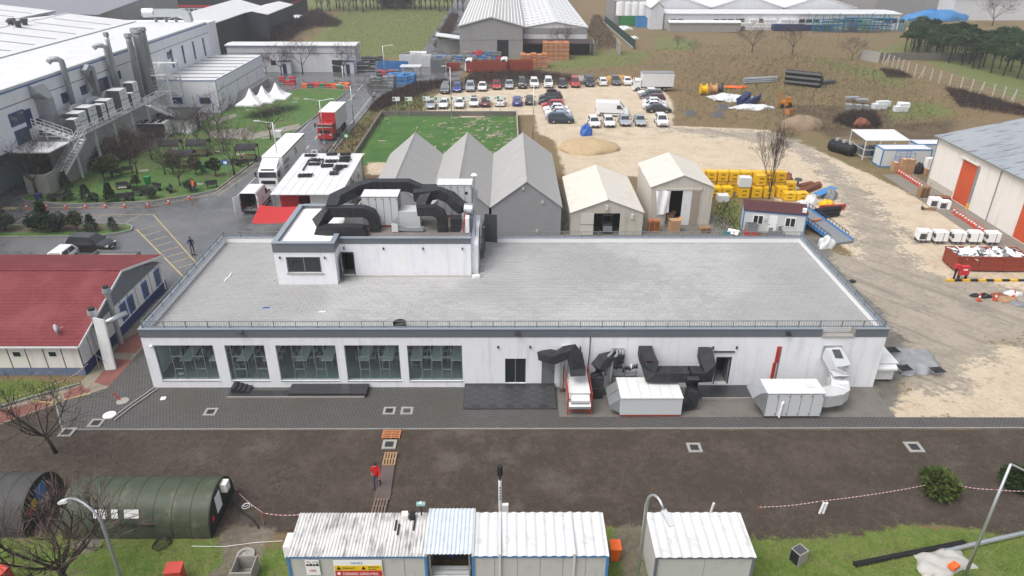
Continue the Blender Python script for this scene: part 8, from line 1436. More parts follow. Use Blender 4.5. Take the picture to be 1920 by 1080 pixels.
for i in range(34): u = 596+i*8.2+UNI(-3, 3); p = P(u, 18+UNI(-5, 4)); put_bare(FT[i % 2], (p.x, p.y, 0), 'tall bare tree in the belt behind the far green field', UNI(.9, 1.35), i, 'trees behind the far green field')
for i in range(16): p = P(722+i*4.5, 14+UNI(-3, 2)) if i < 10 else P(500+(i-10)*8, 22); put_leaf(FIR[i % 2], (p.x, p.y, 0), 'dark conifer in the belt along the top edge' if i < 10 else 'dark conifer in the row beyond the yard sheds', 3.0 if i < 10 else 1.9, i, 'far conifers' if i < 10 else 'far conifer row', 'conifer', 'tree')
PIN = []
for i in range(3):
 g = np.random.default_rng(60+i); c_ = g.uniform(-1, 1, (14, 3))*np.array([1.5, 1.5, .7]); k = g.integers(0, 14, 1100); d = g.normal(size=(1100, 3)); d /= np.linalg.norm(d, axis=1)[:, None]; d[:, 2] = np.abs(d[:, 2])*.8; Pn = c_[k]+d*.75*g.uniform(.6, 1, 1100)[:, None]+np.array([0, 0, 4.3]); tr = TUBE([(0, 0, -.1), (.15*(i-1), .1, 2.2), (.2*(i-1), 0, 4.2)], [.16, .13, .08], 6)
 for q in c_[:7]: tr.tube([(.15*(i-1), .05, 2.8), (q[0], q[1], q[2]+4.3)], [.06, .02], 4)
 PIN.append((tr.mesh('trunk', 'trunk_dark'), cloud(Pn, .42, 60+i, 'pine', 'crown', 2.2, .3, d)))
k = 0
for ro in range(6):
 for i in range(17):
  a_ = P(1702+ro*2, 99-ro*4); b__ = P(1960+ro*14, 158-ro*8); f = (i+UNI(-.3, .3))/12; p = a_.lerp(b__, f)
  if k < 104: put_leaf(PIN[k % 3], (p.x+UNI(-1, 1), p.y+UNI(-1, 1), -.1), 'dark umbrella pine in the grove beyond the post fence', UNI(.85, 1.2), k, 'pines beyond the post fence', 'pine_tree', 'tree'); k += 1
# grass tufts: near lawns, verges, field
def tufts(name, lab, polys, n, size, m, seed, z=-.06, asp=7):
 Ps = []; g = np.random.default_rng(seed)
 for px, w in polys:
  poly = pts(px); xs_ = [p.x for p in poly]; ys_ = [p.y for p in poly]; kx = int(n*w); X = g.uniform(min(xs_), max(xs_), kx*3); Y = g.uniform(min(ys_), max(ys_), kx*3); s_ = sdist(X, Y, poly); kk = s_+g.normal(size=len(X))*.5 > .15; X, Y = X[kk][:kx], Y[kk][:kx]; cl = np.sin(X*2.1+Y*1.3)*np.sin(Y*2.7-X)+g.normal(size=len(X))*.8 > -.3; Ps.append(np.stack([X[cl], Y[cl], np.full(cl.sum(), z)], 1))
 return kind(tag(mobj(name, cloud(np.concatenate(Ps), size, seed, m, name, asp, 1.6)), lab, 'grass'), 'stuff')
tufts('lawn_grass', 'short green grass of the near lawns', [(Z['lawn'][0][:2]+[(430, 1006), (520, 1015), (560, 1130), (-300, 1130)], .45), ([(1130, 990), (1430, 1012), (1690, 987), (1770, 985), (1920, 1005), (2100, 1005), (2100, 1130), (1130, 1130)], .5), ([(-60, 735), (0, 714), (92, 714), (120, 722), (0, 760)], .05)], 42000, .17, 'grass_blade', 1)
tufts('field_grass', 'dry tussock grass over the right field', [([(1270, 175), (1300, 100), (1600, 110), (1700, 140), (1920, 200), (1760, 240), (1560, 250), (1440, 235), (1270, 230)], .6), ([(1020, 130), (1200, 95), (1600, 62), (1640, 100), (1600, 140), (1270, 165)], .4)], 26000, .5, 'dry_blade', 2, asp=5); tufts('field_grass', 'greenish tussocks on verge and right field', [([(560, 320), (690, 215), (800, 168), (800, 212), (720, 215), (650, 310)], .25), ([(1270, 175), (1480, 100), (1700, 140), (1780, 240), (1560, 250)], .4), ([(590, 100), (640, 25), (840, 20), (830, 105)], .35), ([(1380, 378), (1345, 380), (1345, 438), (1390, 438)], .03)], 26000, .4, 'field_blade', 3, asp=5)
tufts('park_grass', 'short grass blades over the park lawn', [(park_px, 1)], 16000, .2, 'grass_blade', 4, .08)
# ================================================================ park furniture
slabm = BOX(-.55, .55, -.35, .35, 0, .03).mesh('slab', 'concrete')
for i in range(46):
 u, v = UNI(120, 620), UNI(175, 378); p = P(u, v, .1)
 if sdist(np.array([p.x]), np.array([p.y]), park)[0] > 1: o = mobj('paving_slab', slabm, None, (p.x, p.y, .085)); o.rotation_euler = (0, 0, random.random()*.4); kind(o, 'structure')
bn = thing('park_bench', 'first dark bench along the park kerb', 'bench', (0, 0, .1), 0, 'park benches'); dk = 'black'
BOX(-.7, .7, -.2, .2, .42, .47).bl('seat', dk, bn); EXTR([(-.7, .2, .5), (-.7, .32, .9), (-.7, .36, .88), (-.7, .24, .48)], (1.4, 0, 0)).bl('backrest', dk, bn); [BOX(s_*.55-.04, s_*.55+.04, -.18, .2, 0, .42).bl('leg', dk, bn) for s_ in (-1, 1)]
for i, (u, v) in enumerate(((112, 377), (178, 377), (218, 330), (240, 325), (230, 355), (243, 352), (257, 367), (243, 376), (232, 377), (293, 357), (318, 360), (398, 352), (440, 310), (458, 312))):
 p = P(u, v, .1)
 if i == 0: bn.location = (p.x, p.y, .1)
 else: dup(bn, (p.x, p.y, .1), UNI(-1.2, 1.2), '%s dark park bench counted from the left' % ORD[i])
def arch_shelter(u, v, lab):
 p = P(u, v, .1); t = thing('arched_shelter', lab, 'shelter', (p.x, p.y, .1), R(6), 'arched park shelters'); pf = [(0, -1.1*math.cos(a_), 1.6+.7*math.sin(a_)) for a_ in np.linspace(0, math.pi, 9)]; pf2 = [(0, y*.95, 1.6+(z-1.6)*.93) for _, y, z in pf[::-1]]
 EXTR([(x-1.4, y, z) for x, y, z in pf+pf2], (2.8, 0, 0)).bl('roof', mat('felt_black', (.025, .026, .03), .8), t)
 for x in (-1.3, 1.3):
  for y in (-1.05, 1.05): TUBE([(x, y, 0), (x, y, 1.65)], .05, 6).bl('post', 'black', t)
 BOX(-1.2, 1.2, -.3, .3, .68, .74).bl('table', 'wood', t); [BOX(-1.2, 1.2, s_*.8-.18, s_*.8+.18, .4, .45).bl('bench_seat', 'wood_grey', t) for s_ in (-1, 1)]; [BOX(x-.04, x+.04, -.9, .9, 0, .4).bl('leg', 'black', t) for x in (-1, 1)]
for u, v, lb in ((324, 292, 'leftmost arched shelter in the park'), (375, 291, 'middle arched shelter in the park'), (348, 312, 'lower arched shelter in the park'), (466, 300, 'rightmost arched shelter by the road kerb')): arch_shelter(u, v, lb)
for i, (u, v) in enumerate(((470, 222), (493, 216), (518, 209))):
 p = P(u, v, .1); t = thing('peaked_tent', ('nearest', 'middle', 'farthest')[i]+' of three white peaked tents on the park lawn', 'tent', (p.x, p.y+1.6, .1), 0, 'white peaked tents'); s_ = 2.1; ring = lambda w, z: [(w*x, w*y, z) for x, y in ((-1, -1), (0, -1), (1, -1), (1, 0), (1, 1), (0, 1), (-1, 1), (-1, 0))]
 loft([ring(s_, 2.1), ring(s_, 2.35), ring(s_*.62, 2.75), ring(s_*.3, 3.4), ring(.06, 4.7)]).bl('canopy', mat('tent_white', (.78, .79, .8), .6, var=.03), t); [CYL((x*2, y*2, 0), (x*2, y*2, 2.15), .04, n=6).bl('pole', 'galv', t) for x in (-1, 1) for y in (-1, 1)]
for i, (u, v, m_) in enumerate(((278, 345, 'green'), (382, 322, 'green'), (75, 378, 'navy'))): p = P(u, v, .1); t = thing('wheelie_bin', ('green bin in the middle of the park', 'green bin near the blue sign', 'dark blue bin at the left tip of the park')[i], 'bin', (p.x, p.y, .1)); MB().add([(-.25, -.25, 0), (.25, -.25, 0), (.25, .25, 0), (-.25, .25, 0), (-.33, -.33, .95), (.33, -.33, .95), (.33, .33, .95), (-.33, .33, .95)], [(3, 2, 1, 0), (0, 1, 5, 4), (1, 2, 6, 5), (2, 3, 7, 6), (3, 0, 4, 7), (4, 5, 6, 7)]).bl('body', m_, t); BOX(-.36, .36, -.36, .36, .951, 1.0).bl('lid', m_, t)
p = P(521, 260, .1); t = thing('liquid_tank', 'white caged liquid tank on the lawn by the road', 'tank', (p.x, p.y+.6, .1)); BOX(-.5, .5, -.5, .5, .15, 1.1).bl('tank', 'white', t); BOX(-.55, .55, -.55, .55, 0, .149).bl('pallet_base', 'galv_dull', t)
# ================================================================ people
def person(loc, rz, lab, top, legs, pose='walk', hold=None):
 t = thing('person', lab, 'person', loc, rz); s = .13 if pose == 'walk' else .04; fw = .3 if pose != 'walk' else .04
 J = dict(pel=(0, 0, .95, .135), wai=(0, .01, 1.12, .13), che=(0, .0+fw*.2, 1.35, .16), nec=(0, .02+fw*.4, 1.52, .06), hea=(0, .05+fw*.5, 1.66, .1), top=(0, .03+fw*.5, 1.77, .08))
 for q, sg in (('l', -1), ('r', 1)):
  f = sg*s; J.update({q+'sh': (sg*.19, fw*.3, 1.44, .075), q+'el': (sg*.29, -f*.8+fw*.6, 1.18, .055), q+'ha': (sg*.27, -f*1.2+.1+fw*1.3, .95 if pose == 'walk' else 1.05, .042), q+'hi': (sg*.1, 0, .9, .1), q+'kn': (sg*.11, f+.04, .5, .068), q+'an': (sg*.11, f*1.7-.03, .1, .05), q+'to': (sg*.12, f*1.7+.16, .05, .042)})
 E = [('pel', 'wai'), ('wai', 'che'), ('che', 'nec'), ('nec', 'hea'), ('hea', 'top')]+[(q+a, q+b_) for q in 'lr' for a, b_ in (('sh', 'el'), ('el', 'ha'), ('hi', 'kn'), ('kn', 'an'), ('an', 'to'))]+[('che', 'lsh'), ('che', 'rsh'), ('pel', 'lhi'), ('pel', 'rhi')]
 nm = list(J); me = bpy.data.meshes.new('body'); me.from_pydata([J[k][:3] for k in nm], [(nm.index(a), nm.index(b_)) for a, b_ in E], []); o = bpy.data.objects.new('body', me); COL.objects.link(o); md = o.modifiers.new('s', 'SKIN'); sv = me.skin_vertices[0].data if me.skin_vertices else None
 for k, q in enumerate(nm): sv[k].radius = (J[q][3],)*2; sv[k].use_root = q == 'pel'
 o.modifiers.new('u', 'SUBSURF').levels = 2; o.modifiers['u'].render_levels = 2
 dg = bpy.context.evaluated_depsgraph_get(); m2 = bpy.data.meshes.new_from_object(o.evaluated_get(dg)); bpy.data.objects.remove(o); m2.materials.clear(); [m2.materials.append(MATS[k]) for k in ('skin', top, legs, 'black')]; m2.shade_smooth()
 for f in m2.polygons: c_ = f.center; hand = min((Vector(J['lha'][:3])-c_).length, (Vector(J['rha'][:3])-c_).length) < .075; f.material_index = 0 if c_.z > 1.53 or hand else 3 if c_.z < .11 else 2 if c_.z < .88 and abs(c_.x) < .21 else 1
 mobj('body', m2, t); hd = J['hea']; loft([[(hd[0]+r_*math.cos(a_), hd[1]-.02+r_*math.sin(a_)*1.05, hd[2]+z_) for a_ in np.linspace(0, 5.6, 9)] for r_, z_ in ((.108, .03), (.112, .09), (.085, .14), (.02, .16))]).bl('hair', 'hair', t, True)
 OBOX((hd[0], hd[1]+.11, hd[2]-.01), (.025, .04, .05)).bl('nose', 'skin', t); [OBOX((hd[0]+s_*.035, hd[1]+.098, hd[2]+.025), (.02, .012, .012)).bl('eye', 'black', t) for s_ in (-1, 1)]
 for q, sg in (('l', -1), ('r', 1)):
  h_ = J[q+'ha']; [TUBE([(h_[0]+(j-1.5)*.016, h_[1]+.01, h_[2]-.03), (h_[0]+(j-1.5)*.018, h_[1]+.03, h_[2]-.085), (h_[0]+(j-1.5)*.016, h_[1]+.05, h_[2]-.11+.008*abs(j-1.5))], .009, 5).bl('finger', 'skin', t) for j in range(4)]; TUBE([(h_[0]-sg*.035, h_[1]+.02, h_[2]), (h_[0]-sg*.055, h_[1]+.06, h_[2]-.04)], .011, 5).bl('thumb', 'skin', t)
 return t
p = P(707, 915); t = person((p.x, p.y+.15, .0), R(172), 'person in red jacket walking along the plank path', 'jacket_red', 'jeans'); TUBE(arc((0, -.02, 1.53), .12, 0, 6.28, 10, (1, 0, 0), (0, 1, .2)), .045, 6).bl('hood', 'jacket_red', t)
p = P(362, 474); t = person((p.x, p.y, -.0), R(200), 'person in dark clothes sweeping the wet asphalt', 'navy', 'jeans', 'lean'); bl = thing('broom', 'long handled broom held by the person in dark clothes', 'broom', (p.x+.35, p.y-.6, 0)); TUBE([(-.3, .25, 1.1), (0, 0, .1)], .018, 6).bl('handle', 'wood', bl); BOX(-.25, .25, -.05, .05, 0, .1).bl('head', 'black', bl)
p = P(365, 361, .1); person((p.x, p.y, .1), R(150), 'person in orange vest standing by a park bush', 'orange', 'jeans'); p = P(139, 312); person((p.x, p.y, 0), R(90), 'person in dark coat below the steel stair', 'black', 'black'); p = P(160, 308); person((p.x, p.y, 0), R(180), 'person in dark coat by the brown hedge', 'navy', 'black')
# ================================================================ foreground
def ribroof(t, x0, x1, y0, y1, z, m_, pitch, amp, slope=.12, name='roof_sheet'):
 n = int((x1-x0)/pitch)*4; prof = [0, amp, amp, 0]; MB().grid(n, 1, lambda u, v: (x0+(x1-x0)*u, y0+(y1-y0)*v, z+slope*v+prof[int(round(u*n)) % 4])).build(name, m_, t)
ribm, nt, b, oc = new_mat('rib_dirty'); s_ = noise(nt, mapping(nt, oc, (5, .6, 1)), 1.2, 6, .7); n1 = noise(nt, oc, .9, 4); c = mixc(nt, ramp(nt, n1, .35, .65), (.62, .61, .59), (.5, .5, .49)); c = mixc(nt, ramp(nt, math_(nt, 'ADD', s_, math_(nt, 'MULTIPLY', n1, .4)), .66, .88, 0, .75), c, (.12, .115, .11)); L(nt, c, b.inputs['Base Color']); b.inputs['Roughness'].default_value = .5
mat('rib_blue', (.6, .66, .71), .4, .2, var=.08, streak=.3); mat('rib_clean', (.6, .61, .61), .45, var=.06, dirt=.5, dcol=(.38, .36, .33), dscale=1.5); mat('office_wall', (.47, .47, .455), .6, var=.04, dirt=.2)
ax0, ax1, ay0, ay1 = P(535, 1045, 2.6).x, P(800, 1042, 2.6).x, P(660, 1043, 2.6).y, P(680, 962, 2.7).y
def office(lab, x0, x1, y0, y1, fm, nj):
 t = thing('office_container', lab, 'container', ((x0+x1)/2, y0, -.06)); BOX(x0+.05, x1-.05, y0+.06, y1-.1, -.06, 2.5).build('wall', 'office_wall', t)
 for x in (x0, x1-.13): BOX(x, x+.13, y0, y0+.13, -.06, 2.46).build('corner_post', fm, t)
 BOX(x0, x1, y0-.004, y0+.1, 2.461, 2.57).build('top_rail', fm, t); [BOX(x0+(x1-x0)*i/nj-.01, x0+(x1-x0)*i/nj+.01, y0+.05, y0+.0599, 0, 2.45).build('panel_joint', 'plastic_grey', t) for i in range(1, nj)]; return t
A = office('left site office container with warning banner and dirty ribbed roof', ax0, ax1, ay0, ay1, 'steel_blue', 6); ribroof(A, ax0, ax1, ay0-.03, ay1, 2.58, 'rib_dirty', .165, .04)
bx0, bx1 = P(884, 1042, 2.6).x, P(1143, 1044, 2.6).x; Bc = office('right site office container with clean seamed roof', bx0, bx1, ay0, ay1, 'steel_blue', 6); ribroof(Bc, bx0, bx1, ay0-.03, ay1, 2.58, 'rib_clean', .46, .05)
for u in (937, 1077): x = P(u, 1042, 2.6).x; BOX(x-.06, x+.06, ay0-.08, ay1, 2.645, 2.78).build('roof_flashing', 'panel_grey', Bc); BOX(x-.06, x+.06, ay0-.06, ay0-.005, 0, 2.6).build('wall_flashing', 'panel_grey', Bc)
G = thing('gap_canopy', 'pale blue ribbed sheet roof bridging the two office containers', 'canopy', ((ax1+bx0)/2, ay0, 0)); ribroof(G, ax1-.15, bx0+.1, ay0-.02, ay1+.15, 2.72, 'rib_blue', .2, .04); [BOX(x-.04, x+.04, y-.04, y+.04, -.06, 2.72).build('post', 'galv_dull', G) for x in (ax1+.12, bx0-.12) for y in (ay0+.15, ay1-.1)]; BOX(ax1, bx0, ay1-.6, ay1-.5, 0, 2.6).build('back_sheet', 'dark_grey', G); [BOX(ax1+.1, bx0-.1, ay0+.1+k*.28, ay0+.32+k*.28, .9-.0*k, .95).build('shelf_slat', 'panel_grey', G) for k in range(3)]
for i in range(9): OBOX((UNI(ax1+.4, bx0-.4), ay0+1.1+random.random(), 1.1+random.random()*.6), (.4, .35, .4), random.random()*3, random.random()).build('stored_item', random.choice(['wood', 'navy', 'plastic_grey', 'black', 'blue']), G)
cx0, cx1, cy0, cy1 = P(1230, 1048, 2.5).x, P(1418, 1048, 2.5).x, P(1320, 1047, 2.5).y, P(1300, 964, 2.6).y; Cc = office('white panel container with dark frame beside the curved lamp post', cx0, cx1, cy0, cy1, 'fascia_grey', 2); ribroof(Cc, cx0-.02, cx1+.02, cy0-.04, cy1, 2.58, 'rib_clean', .46, .045)
# signs on the left office
def flat(t, x0, x1, z0, z1, m_, d=.03, name='board'): return BOX(x0, x1, ay0-d, ay0-d+.008, z0, z1).build(name, m_, t)
def px2(u, v): q = PY(u, v, ay0); return q.x, q.z
x0, z1 = px2(624, 1049); x1, z0 = px2(719, 1079.5); bnr = thing('warning_banner', 'white yellow and red warning banner on the left site office', 'banner', (x0, ay0-.03, z0)); zz = z1-z0; flat(bnr, x0, x1, z0, z1, 'white'); flat(bnr, x0+.03, x1-.03, z0+zz*.36, z0+zz*.66, mat('sign_yellow', (.75, .5, .02), .5), .036, 'yellow_band'); flat(bnr, x0+.03, x1-.03, z0+.02, z0+zz*.35, 'red', .036, 'red_band'); W3 = x1-x0; RT3 = (R(90), 0, 0); yt = ay0-.041
for s_, sz, m_, fx, fz in (('MAVİLİ', .17, 'steel_blue', .36, .76), ('DİKKAT', .17, 'black', .17, .45), ('ŞANTİYE', .12, 'black', .71, .53), ('SAHASI', .12, 'black', .71, .4), ('İZİNSİZ GİRİLMEZ', .2, 'white', .17, .1)): text_mesh('lettering', s_, sz, m_, bnr, (x0+W3*fx, yt, z0+zz*fz), RT3)
for fx in (.05, .56): EXTR([(x0+W3*fx, yt, z0+zz*.42), (x0+W3*(fx+.1), yt, z0+zz*.42), (x0+W3*(fx+.05), yt, z0+zz*.62)], (0, .004, 0)).build('warning_triangle', 'black', bnr)
CYL((x0+W3*.09, yt, z0+zz*.18), (x0+W3*.09, yt+.004, z0+zz*.18), .09, n=14).build('stop_symbol', 'white', bnr)
x0, z1 = px2(571, 1049); x1, z0 = px2(602, 1077); ps = thing('poster', 'small white poster with red lettering left of the banner', 'poster', (x0, ay0-.03, z0)); flat(ps, x0, x1, z0, z1, 'white'); zz = z1-z0; [flat(ps, x0+.04+i*.16, x0+.17+i*.16, z0+zz*.6, z0+zz*(.72+.03*(i % 2)), 'black', .036, 'picture') for i in range(4)]; text_mesh('lettering', 'TDL', .12, 'red', ps, (x0+.06, yt, z0+zz*.82), RT3); text_mesh('lettering', 'MAVİLİ', .09, 'plastic_grey', ps, (x0+.36, yt, z0+zz*.83), RT3); text_mesh('lettering', '100.', .24, 'red', ps, (x0+.12, yt, z0+zz*.22), RT3)
ac = thing('condenser', 'white air conditioner on the left end of the site office', 'air conditioner', (ax0-.3, ay0+1.2, 1.2)); BOX(ax0-.45, ax0-.1, ay0+.9, ay0+1.85, 1.5, 2.25).build('case', 'white', ac); BOX(ax0-.07, ax0+.0, ay0+.95, ay0+1.65, 1.55, 2.05).build('grille', 'black', ac); [BOX(ax0-.4, ax0+.06, ay0+y, ay0+y+.05, 1.42, 1.499).build('bracket', 'galv', ac) for y in (1.0, 1.55)]
for u, v, m_, s_, lb in ((760, 964, 'cream', .32, 'beige box on the back edge of the site office roof'), (774, 965, 'black', .3, 'black device beside the beige box on the office roof')): p = P(u, v, 2.8); tag(OBOX((p.x, p.y-.15, 2.86), (s_, s_*1.1, .28), .1).build('roof_box', m_), lb, 'box')
for i, (u, v) in enumerate(((742, 985), (747, 993), (777, 985))): p = P(u, v, 2.7); tag(OBOX((p.x, p.y, 2.71), (.09, .7, .06)).build('roof_bar', 'black'), '%s short black bar from the left on the dirty ribbed roof' % ORD[i], 'bar')
ms = thing('siren_mast', 'white mast with black siren behind the right office container', 'mast', (P(938, 985).x, P(938, 985).y, -.06)); hz = PY(937, 872, ms.location.y).z; TUBE([(0, 0, 0), (0, 0, hz-1.0)], .09, 8).bl('pole', 'white', ms); TUBE([(0, 0, hz-.999), (0, 0, hz-.6)], .05, 8).bl('neck', 'black', ms); CYL((0, 0, hz-.6), (0, 0, hz), .16, n=12).bl('siren', 'black', ms); BOX(.1, .45, -.1, .1, hz-3.2, hz-2.7).bl('junction_box', 'white', ms); [BOX(-.03, .03, -.095, -.091, hz-1.5-i*.2, hz-1.38-i*.2).bl('mark', 'black', ms) for i in range(5)]
ms = thing('sensor_pole', 'short black pole with pale green sensor on the office roof', 'sensor', (P(791, 960, 2.8).x, ay1-.2, 2.75)); CYL((0, 0, 0), (0, 0, .7), .04, n=6).bl('pole', 'black', ms); BOX(-.22, .22, -.1, .1, .7, .82).bl('sensor', 'pale_teal', ms); CYL((0, 0, .82), (0, 0, .95), .07, .02, n=8).bl('cap', 'white', ms)
# green half-round tanks
mat('end_dark', (.02, .025, .02), .6); gm = mat('tank_green', (.045, .06, .035), .55, var=.25, scale=1.2, dirt=.7, dcol=(.13, .125, .085), dscale=.9, bmp=.15, bscale=3)
def halfround(x0, x1, y0, wd, h, lab):
 t = thing('fuel_tank', lab, 'tank', ((x0+x1)/2, y0+wd/2, -.06)); pr_ = [(y0+wd/2-wd/2*math.cos(a_), h*math.sin(a_)**.8-.06) for a_ in np.linspace(0, math.pi, 45)]
 n = max(3, int((x1-x0)/.95)); d = (x1-x0)/n
 for i in range(n): EXTR([(x0+i*d+.012, y, z) for y, z in pr_], (d-.024, 0, 0)).build('shell_ring', gm, t); 
 for i in range(1, n): EXTR([(x0+i*d-.015, y*1.0-(y-y0-wd/2)*-.006, z*1.006) for y, z in pr_], (.03, 0, 0)).build('ring_joint', 'end_dark', t)
 EXTR([(x1+.001, y, z) for y, z in pr_], (.05, 0, 0)).build('end_plate', mat('end_dark', (.02, .025, .02), .6), t); return t
yg = P(270, 1009).y; T1 = halfround(P(118, 1009).x, P(395, 1009).x, yg, 3.7, 2.15, 'dark green half round fuel tank with white notices'); gm = mat('tank_dark', (.05, .05, .05), .7, var=.25, dirt=.3); T2 = halfround(-37, P(48, 1007).x, yg+.1, 3.9, 2.3, 'second dark half round tank behind the bare tree with blue notice')
def on_shell(t, u0, u1, v, w, h, m_, name, y0, wd, H_, a_):
 yy = y0+wd/2-wd/2*math.cos(a_)*1.012; z = H_*math.sin(a_)**.8-.04; x0, x1 = PY(u0, v, yy).x, PY(u1, v, yy).x; return OBOX(((x0+x1)/2, yy-.02, z), (x1-x0, .02, h), 0, -R(22)).build(name, m_, t)
for u0, u1, m_ in ((178, 203, 'white'), (212, 224, 'white'), (236, 263, 'white')): q = on_shell(T1, u0, u1, 972, 0, .5, m_, 'notice', yg, 3.7, 2.15, .66)
for u0, u1 in ((191, 202), (237, 262)): x0, x1 = PY(u0, 976, yg+.3).x, PY(u1, 976, yg+.3).x; OBOX(((x0+x1)/2, yg+.36, 1.42 if u0 < 200 else 1.24), (x1-x0, .022, .4 if u0 < 200 else .1), 0, -R(22)).build('notice_print', mat('notice_red', (.5, .1, .1), .5), T1)
q = PY(225, 990, yg+.15); o = text_mesh('lettering', 'MAZOT TANKI', .3, 'black', T1, (q.x, yg+.03, .75), (R(80), 0, 0)); p = PY(333, 930, yg+1.4); CYL((p.x, p.y, p.z-.25), (p.x, p.y, p.z+.15), .1, n=8).build('vent', 'galv', T1)
xe = P(395, 1009).x+.06
for y, z, h, w, m_ in ((1.2, .95, 1.1, .7, 'white'), (2.4, .9, .5, .5, 'dark_grey'), (.5, .6, .3, .25, 'red')): BOX(xe, xe+.02, yg+y, yg+y+w, z-h/2+.2, z+h/2+.2).build('end_notice', m_, T1)
BOX(xe, xe+.35, yg+2.1, yg+2.6, 1.3, 1.85).build('control_box', 'cream', T1); xe2 = P(48, 1007).x+.06
for y, z, w, h, m_ in ((1.7, 1.45, .9, .8, 'steel_blue'), (1.2, 1.2, .4, .45, 'sign_yellow'), (.85, .95, .25, .3, 'red'), (1.7, .7, .35, .5, 'white'), (2.2, .75, .35, .5, 'white')): BOX(xe2, xe2+.02, yg+y, yg+y+w, z-h/2, z+h/2).build('end_notice', m_, T2)
def coil(u, v, r, n, lab, m_, z=.03, rr_=.03, name='hose_coil'): p = P(u, v); return tag(TUBE([(p.x+(r-.02*k*.3+UNI(-.03, .03))*math.cos(k*.35), p.y+(r-.02*k*.3)*math.sin(k*.35), z+.004*k) for k in range(int(n*18))], rr_, 5).build(name, m_), lab, 'hose')
coil(303, 1020, .52, 3, 'black hose coiled on the grass before the fuel tank', 'black', -.03); coil(462, 950, .3, 2, 'white cable coiled beside the fuel tank end', 'white', 0, .02)
tag(TUBE([P(360, 1024, .0), P(420, 1025, .02), P(480, 1017, .02), P(530, 1014, 0)], .014, 6).build('ground_cable', 'white'), 'white cable lying from the grass to the office corner', 'cable'); tag(TUBE([P(430, 935, .3), P(452, 958, .02), P(475, 975, .0), P(485, 990, 0)], .05, 6).build('ground_cable', 'black'), 'black cable running out of the fuel tank end', 'cable')
p = P(457, 1050); t = thing('well_ring', 'round concrete well ring on the bare ground', 'manhole', (p.x, p.y+.3, -.06)); loft([[(r_*math.cos(a_), r_*math.sin(a_), z_) for a_ in np.linspace(0, 6.0, 20)] for r_, z_ in ((.48, 0), (.48, .16), (.34, .16), (.3, .05))]).bl('ring', 'concrete', t)
p = P(462, 1085); t = tub(462, 1080, 'square concrete cistern box below the well ring', 'concrete', 1.05, 1.1, .9, name='cistern', cat='cistern'); 
for u, v, lb in ((332, 1088, 'red steel box on the lawn at the bottom edge'), (8, 1092, 'red steel box in the bottom left corner')): p = P(u, v); t = thing('red_box', lb, 'box', (p.x, p.y, -.06), .1); BOX(-.38, .38, -.3, .3, 0, .9).bl('body', mat('box_red', (.5, .06, .04), .5), t); EXTR([(-.42, -.34, .901), (.42, -.34, .901), (.42, .34, .98), (-.42, .34, .98)], (0, 0, .05)).bl('lid', 'box_red', t)
p = P(1153, 1053); t = thing('orange_bin', 'orange wheelie bin right of the office container', 'bin', (p.x, p.y+.25, -.06)); MB().add([(-.2, -.22, .05), (.2, -.22, .05), (.2, .22, .05), (-.2, .22, .05), (-.27, -.32, .95), (.27, -.32, .95), (.27, .3, 1.0), (-.27, .3, 1.0)], [(3, 2, 1, 0), (0, 1, 5, 4), (1, 2, 6, 5), (2, 3, 7, 6), (3, 0, 4, 7), (4, 5, 6, 7)]).bl('body', 'orange', t); EXTR([(-.29, -.36, .951), (.29, -.36, .951), (.29, .33, 1.01), (-.29, .33, 1.01)], (0, 0, .06)).bl('lid', 'orange', t); [CYL((s_*.2-.03, .22, .1), (s_*.2+.03, .22, .1), .1, n=10).bl('wheel', 'tyre', t) for s_ in (-1, 1)]
p = P(1498, 1056); t = thing('cast_off_box', 'weathered grey cabinet with dark open side on the right lawn', 'cabinet', (p.x, p.y+.2, -.06), .5); BOX(-.34, .34, -.3, .3, 0, .85).bl('case', 'concrete', t); BOX(-.36, -.341, -.26, .26, .06, .8).bl('open_side', 'black', t); BOX(-.3, .25, -.25, .25, .851, .87).bl('stained_top', 'dark_grey', t)
bundle('black_pipes', 'bundle of thin black pipes lying on the right lawn', 1602, 1060, 1806, 1018, 4, .06, 'black'); bundle('lying_pole', 'long galvanised pole lying on the right lawn', 1770, 1034, 1990, 987, 1, .13, 'galv', 'pole'); tc_ = pts([(1712, 1040), (1790, 1022), (1832, 1062), (1735, 1092)]); tag(MB().grid(30, 24, lambda u, v: ((tc_[0]*(1-u)+tc_[1]*u)*(1-v)+(tc_[3]*(1-u)+tc_[2]*u)*v+Vector((.1*math.sin(v*9), .08*math.sin(u*11), .38*abs(math.sin(3.14*u)*math.sin(3.14*v))**.6*(1+.25*math.sin(6*u+3*v)+.16*math.sin(15*u-11*v))-.05)))[:]).build('pale_tarp', mat('tarp_pale', (.4, .39, .365), .6, var=.12, bmp=.4, bscale=4), None, True), 'pale crumpled tarp on the right lawn beside the lamp post', 'tarpaulin'); tag(OBOX((P(1785, 1070).x, P(1785, 1070).y, .35), (.5, .35, .2), .5).build('tool_box', 'orange'), 'small orange and white tool case on the pale tarp', 'case')
lamp_post(0, 0, 8.1, 'curved lamp post in front of the green fuel tank', curve=True, dirx=(-.9, .43), al=2.3, base=Vector((PY(226, 1080, 22.6).x, 22.6, 0)), r=.075, m_='galv_dull'); lamp_post(0, 0, 7.7, 'curved lamp post between the office and white container', curve=True, dirx=(.45, -.9), al=1.3, base=Vector((PY(1197, 1075, 24.2).x, 24.2, 0)), r=.08)
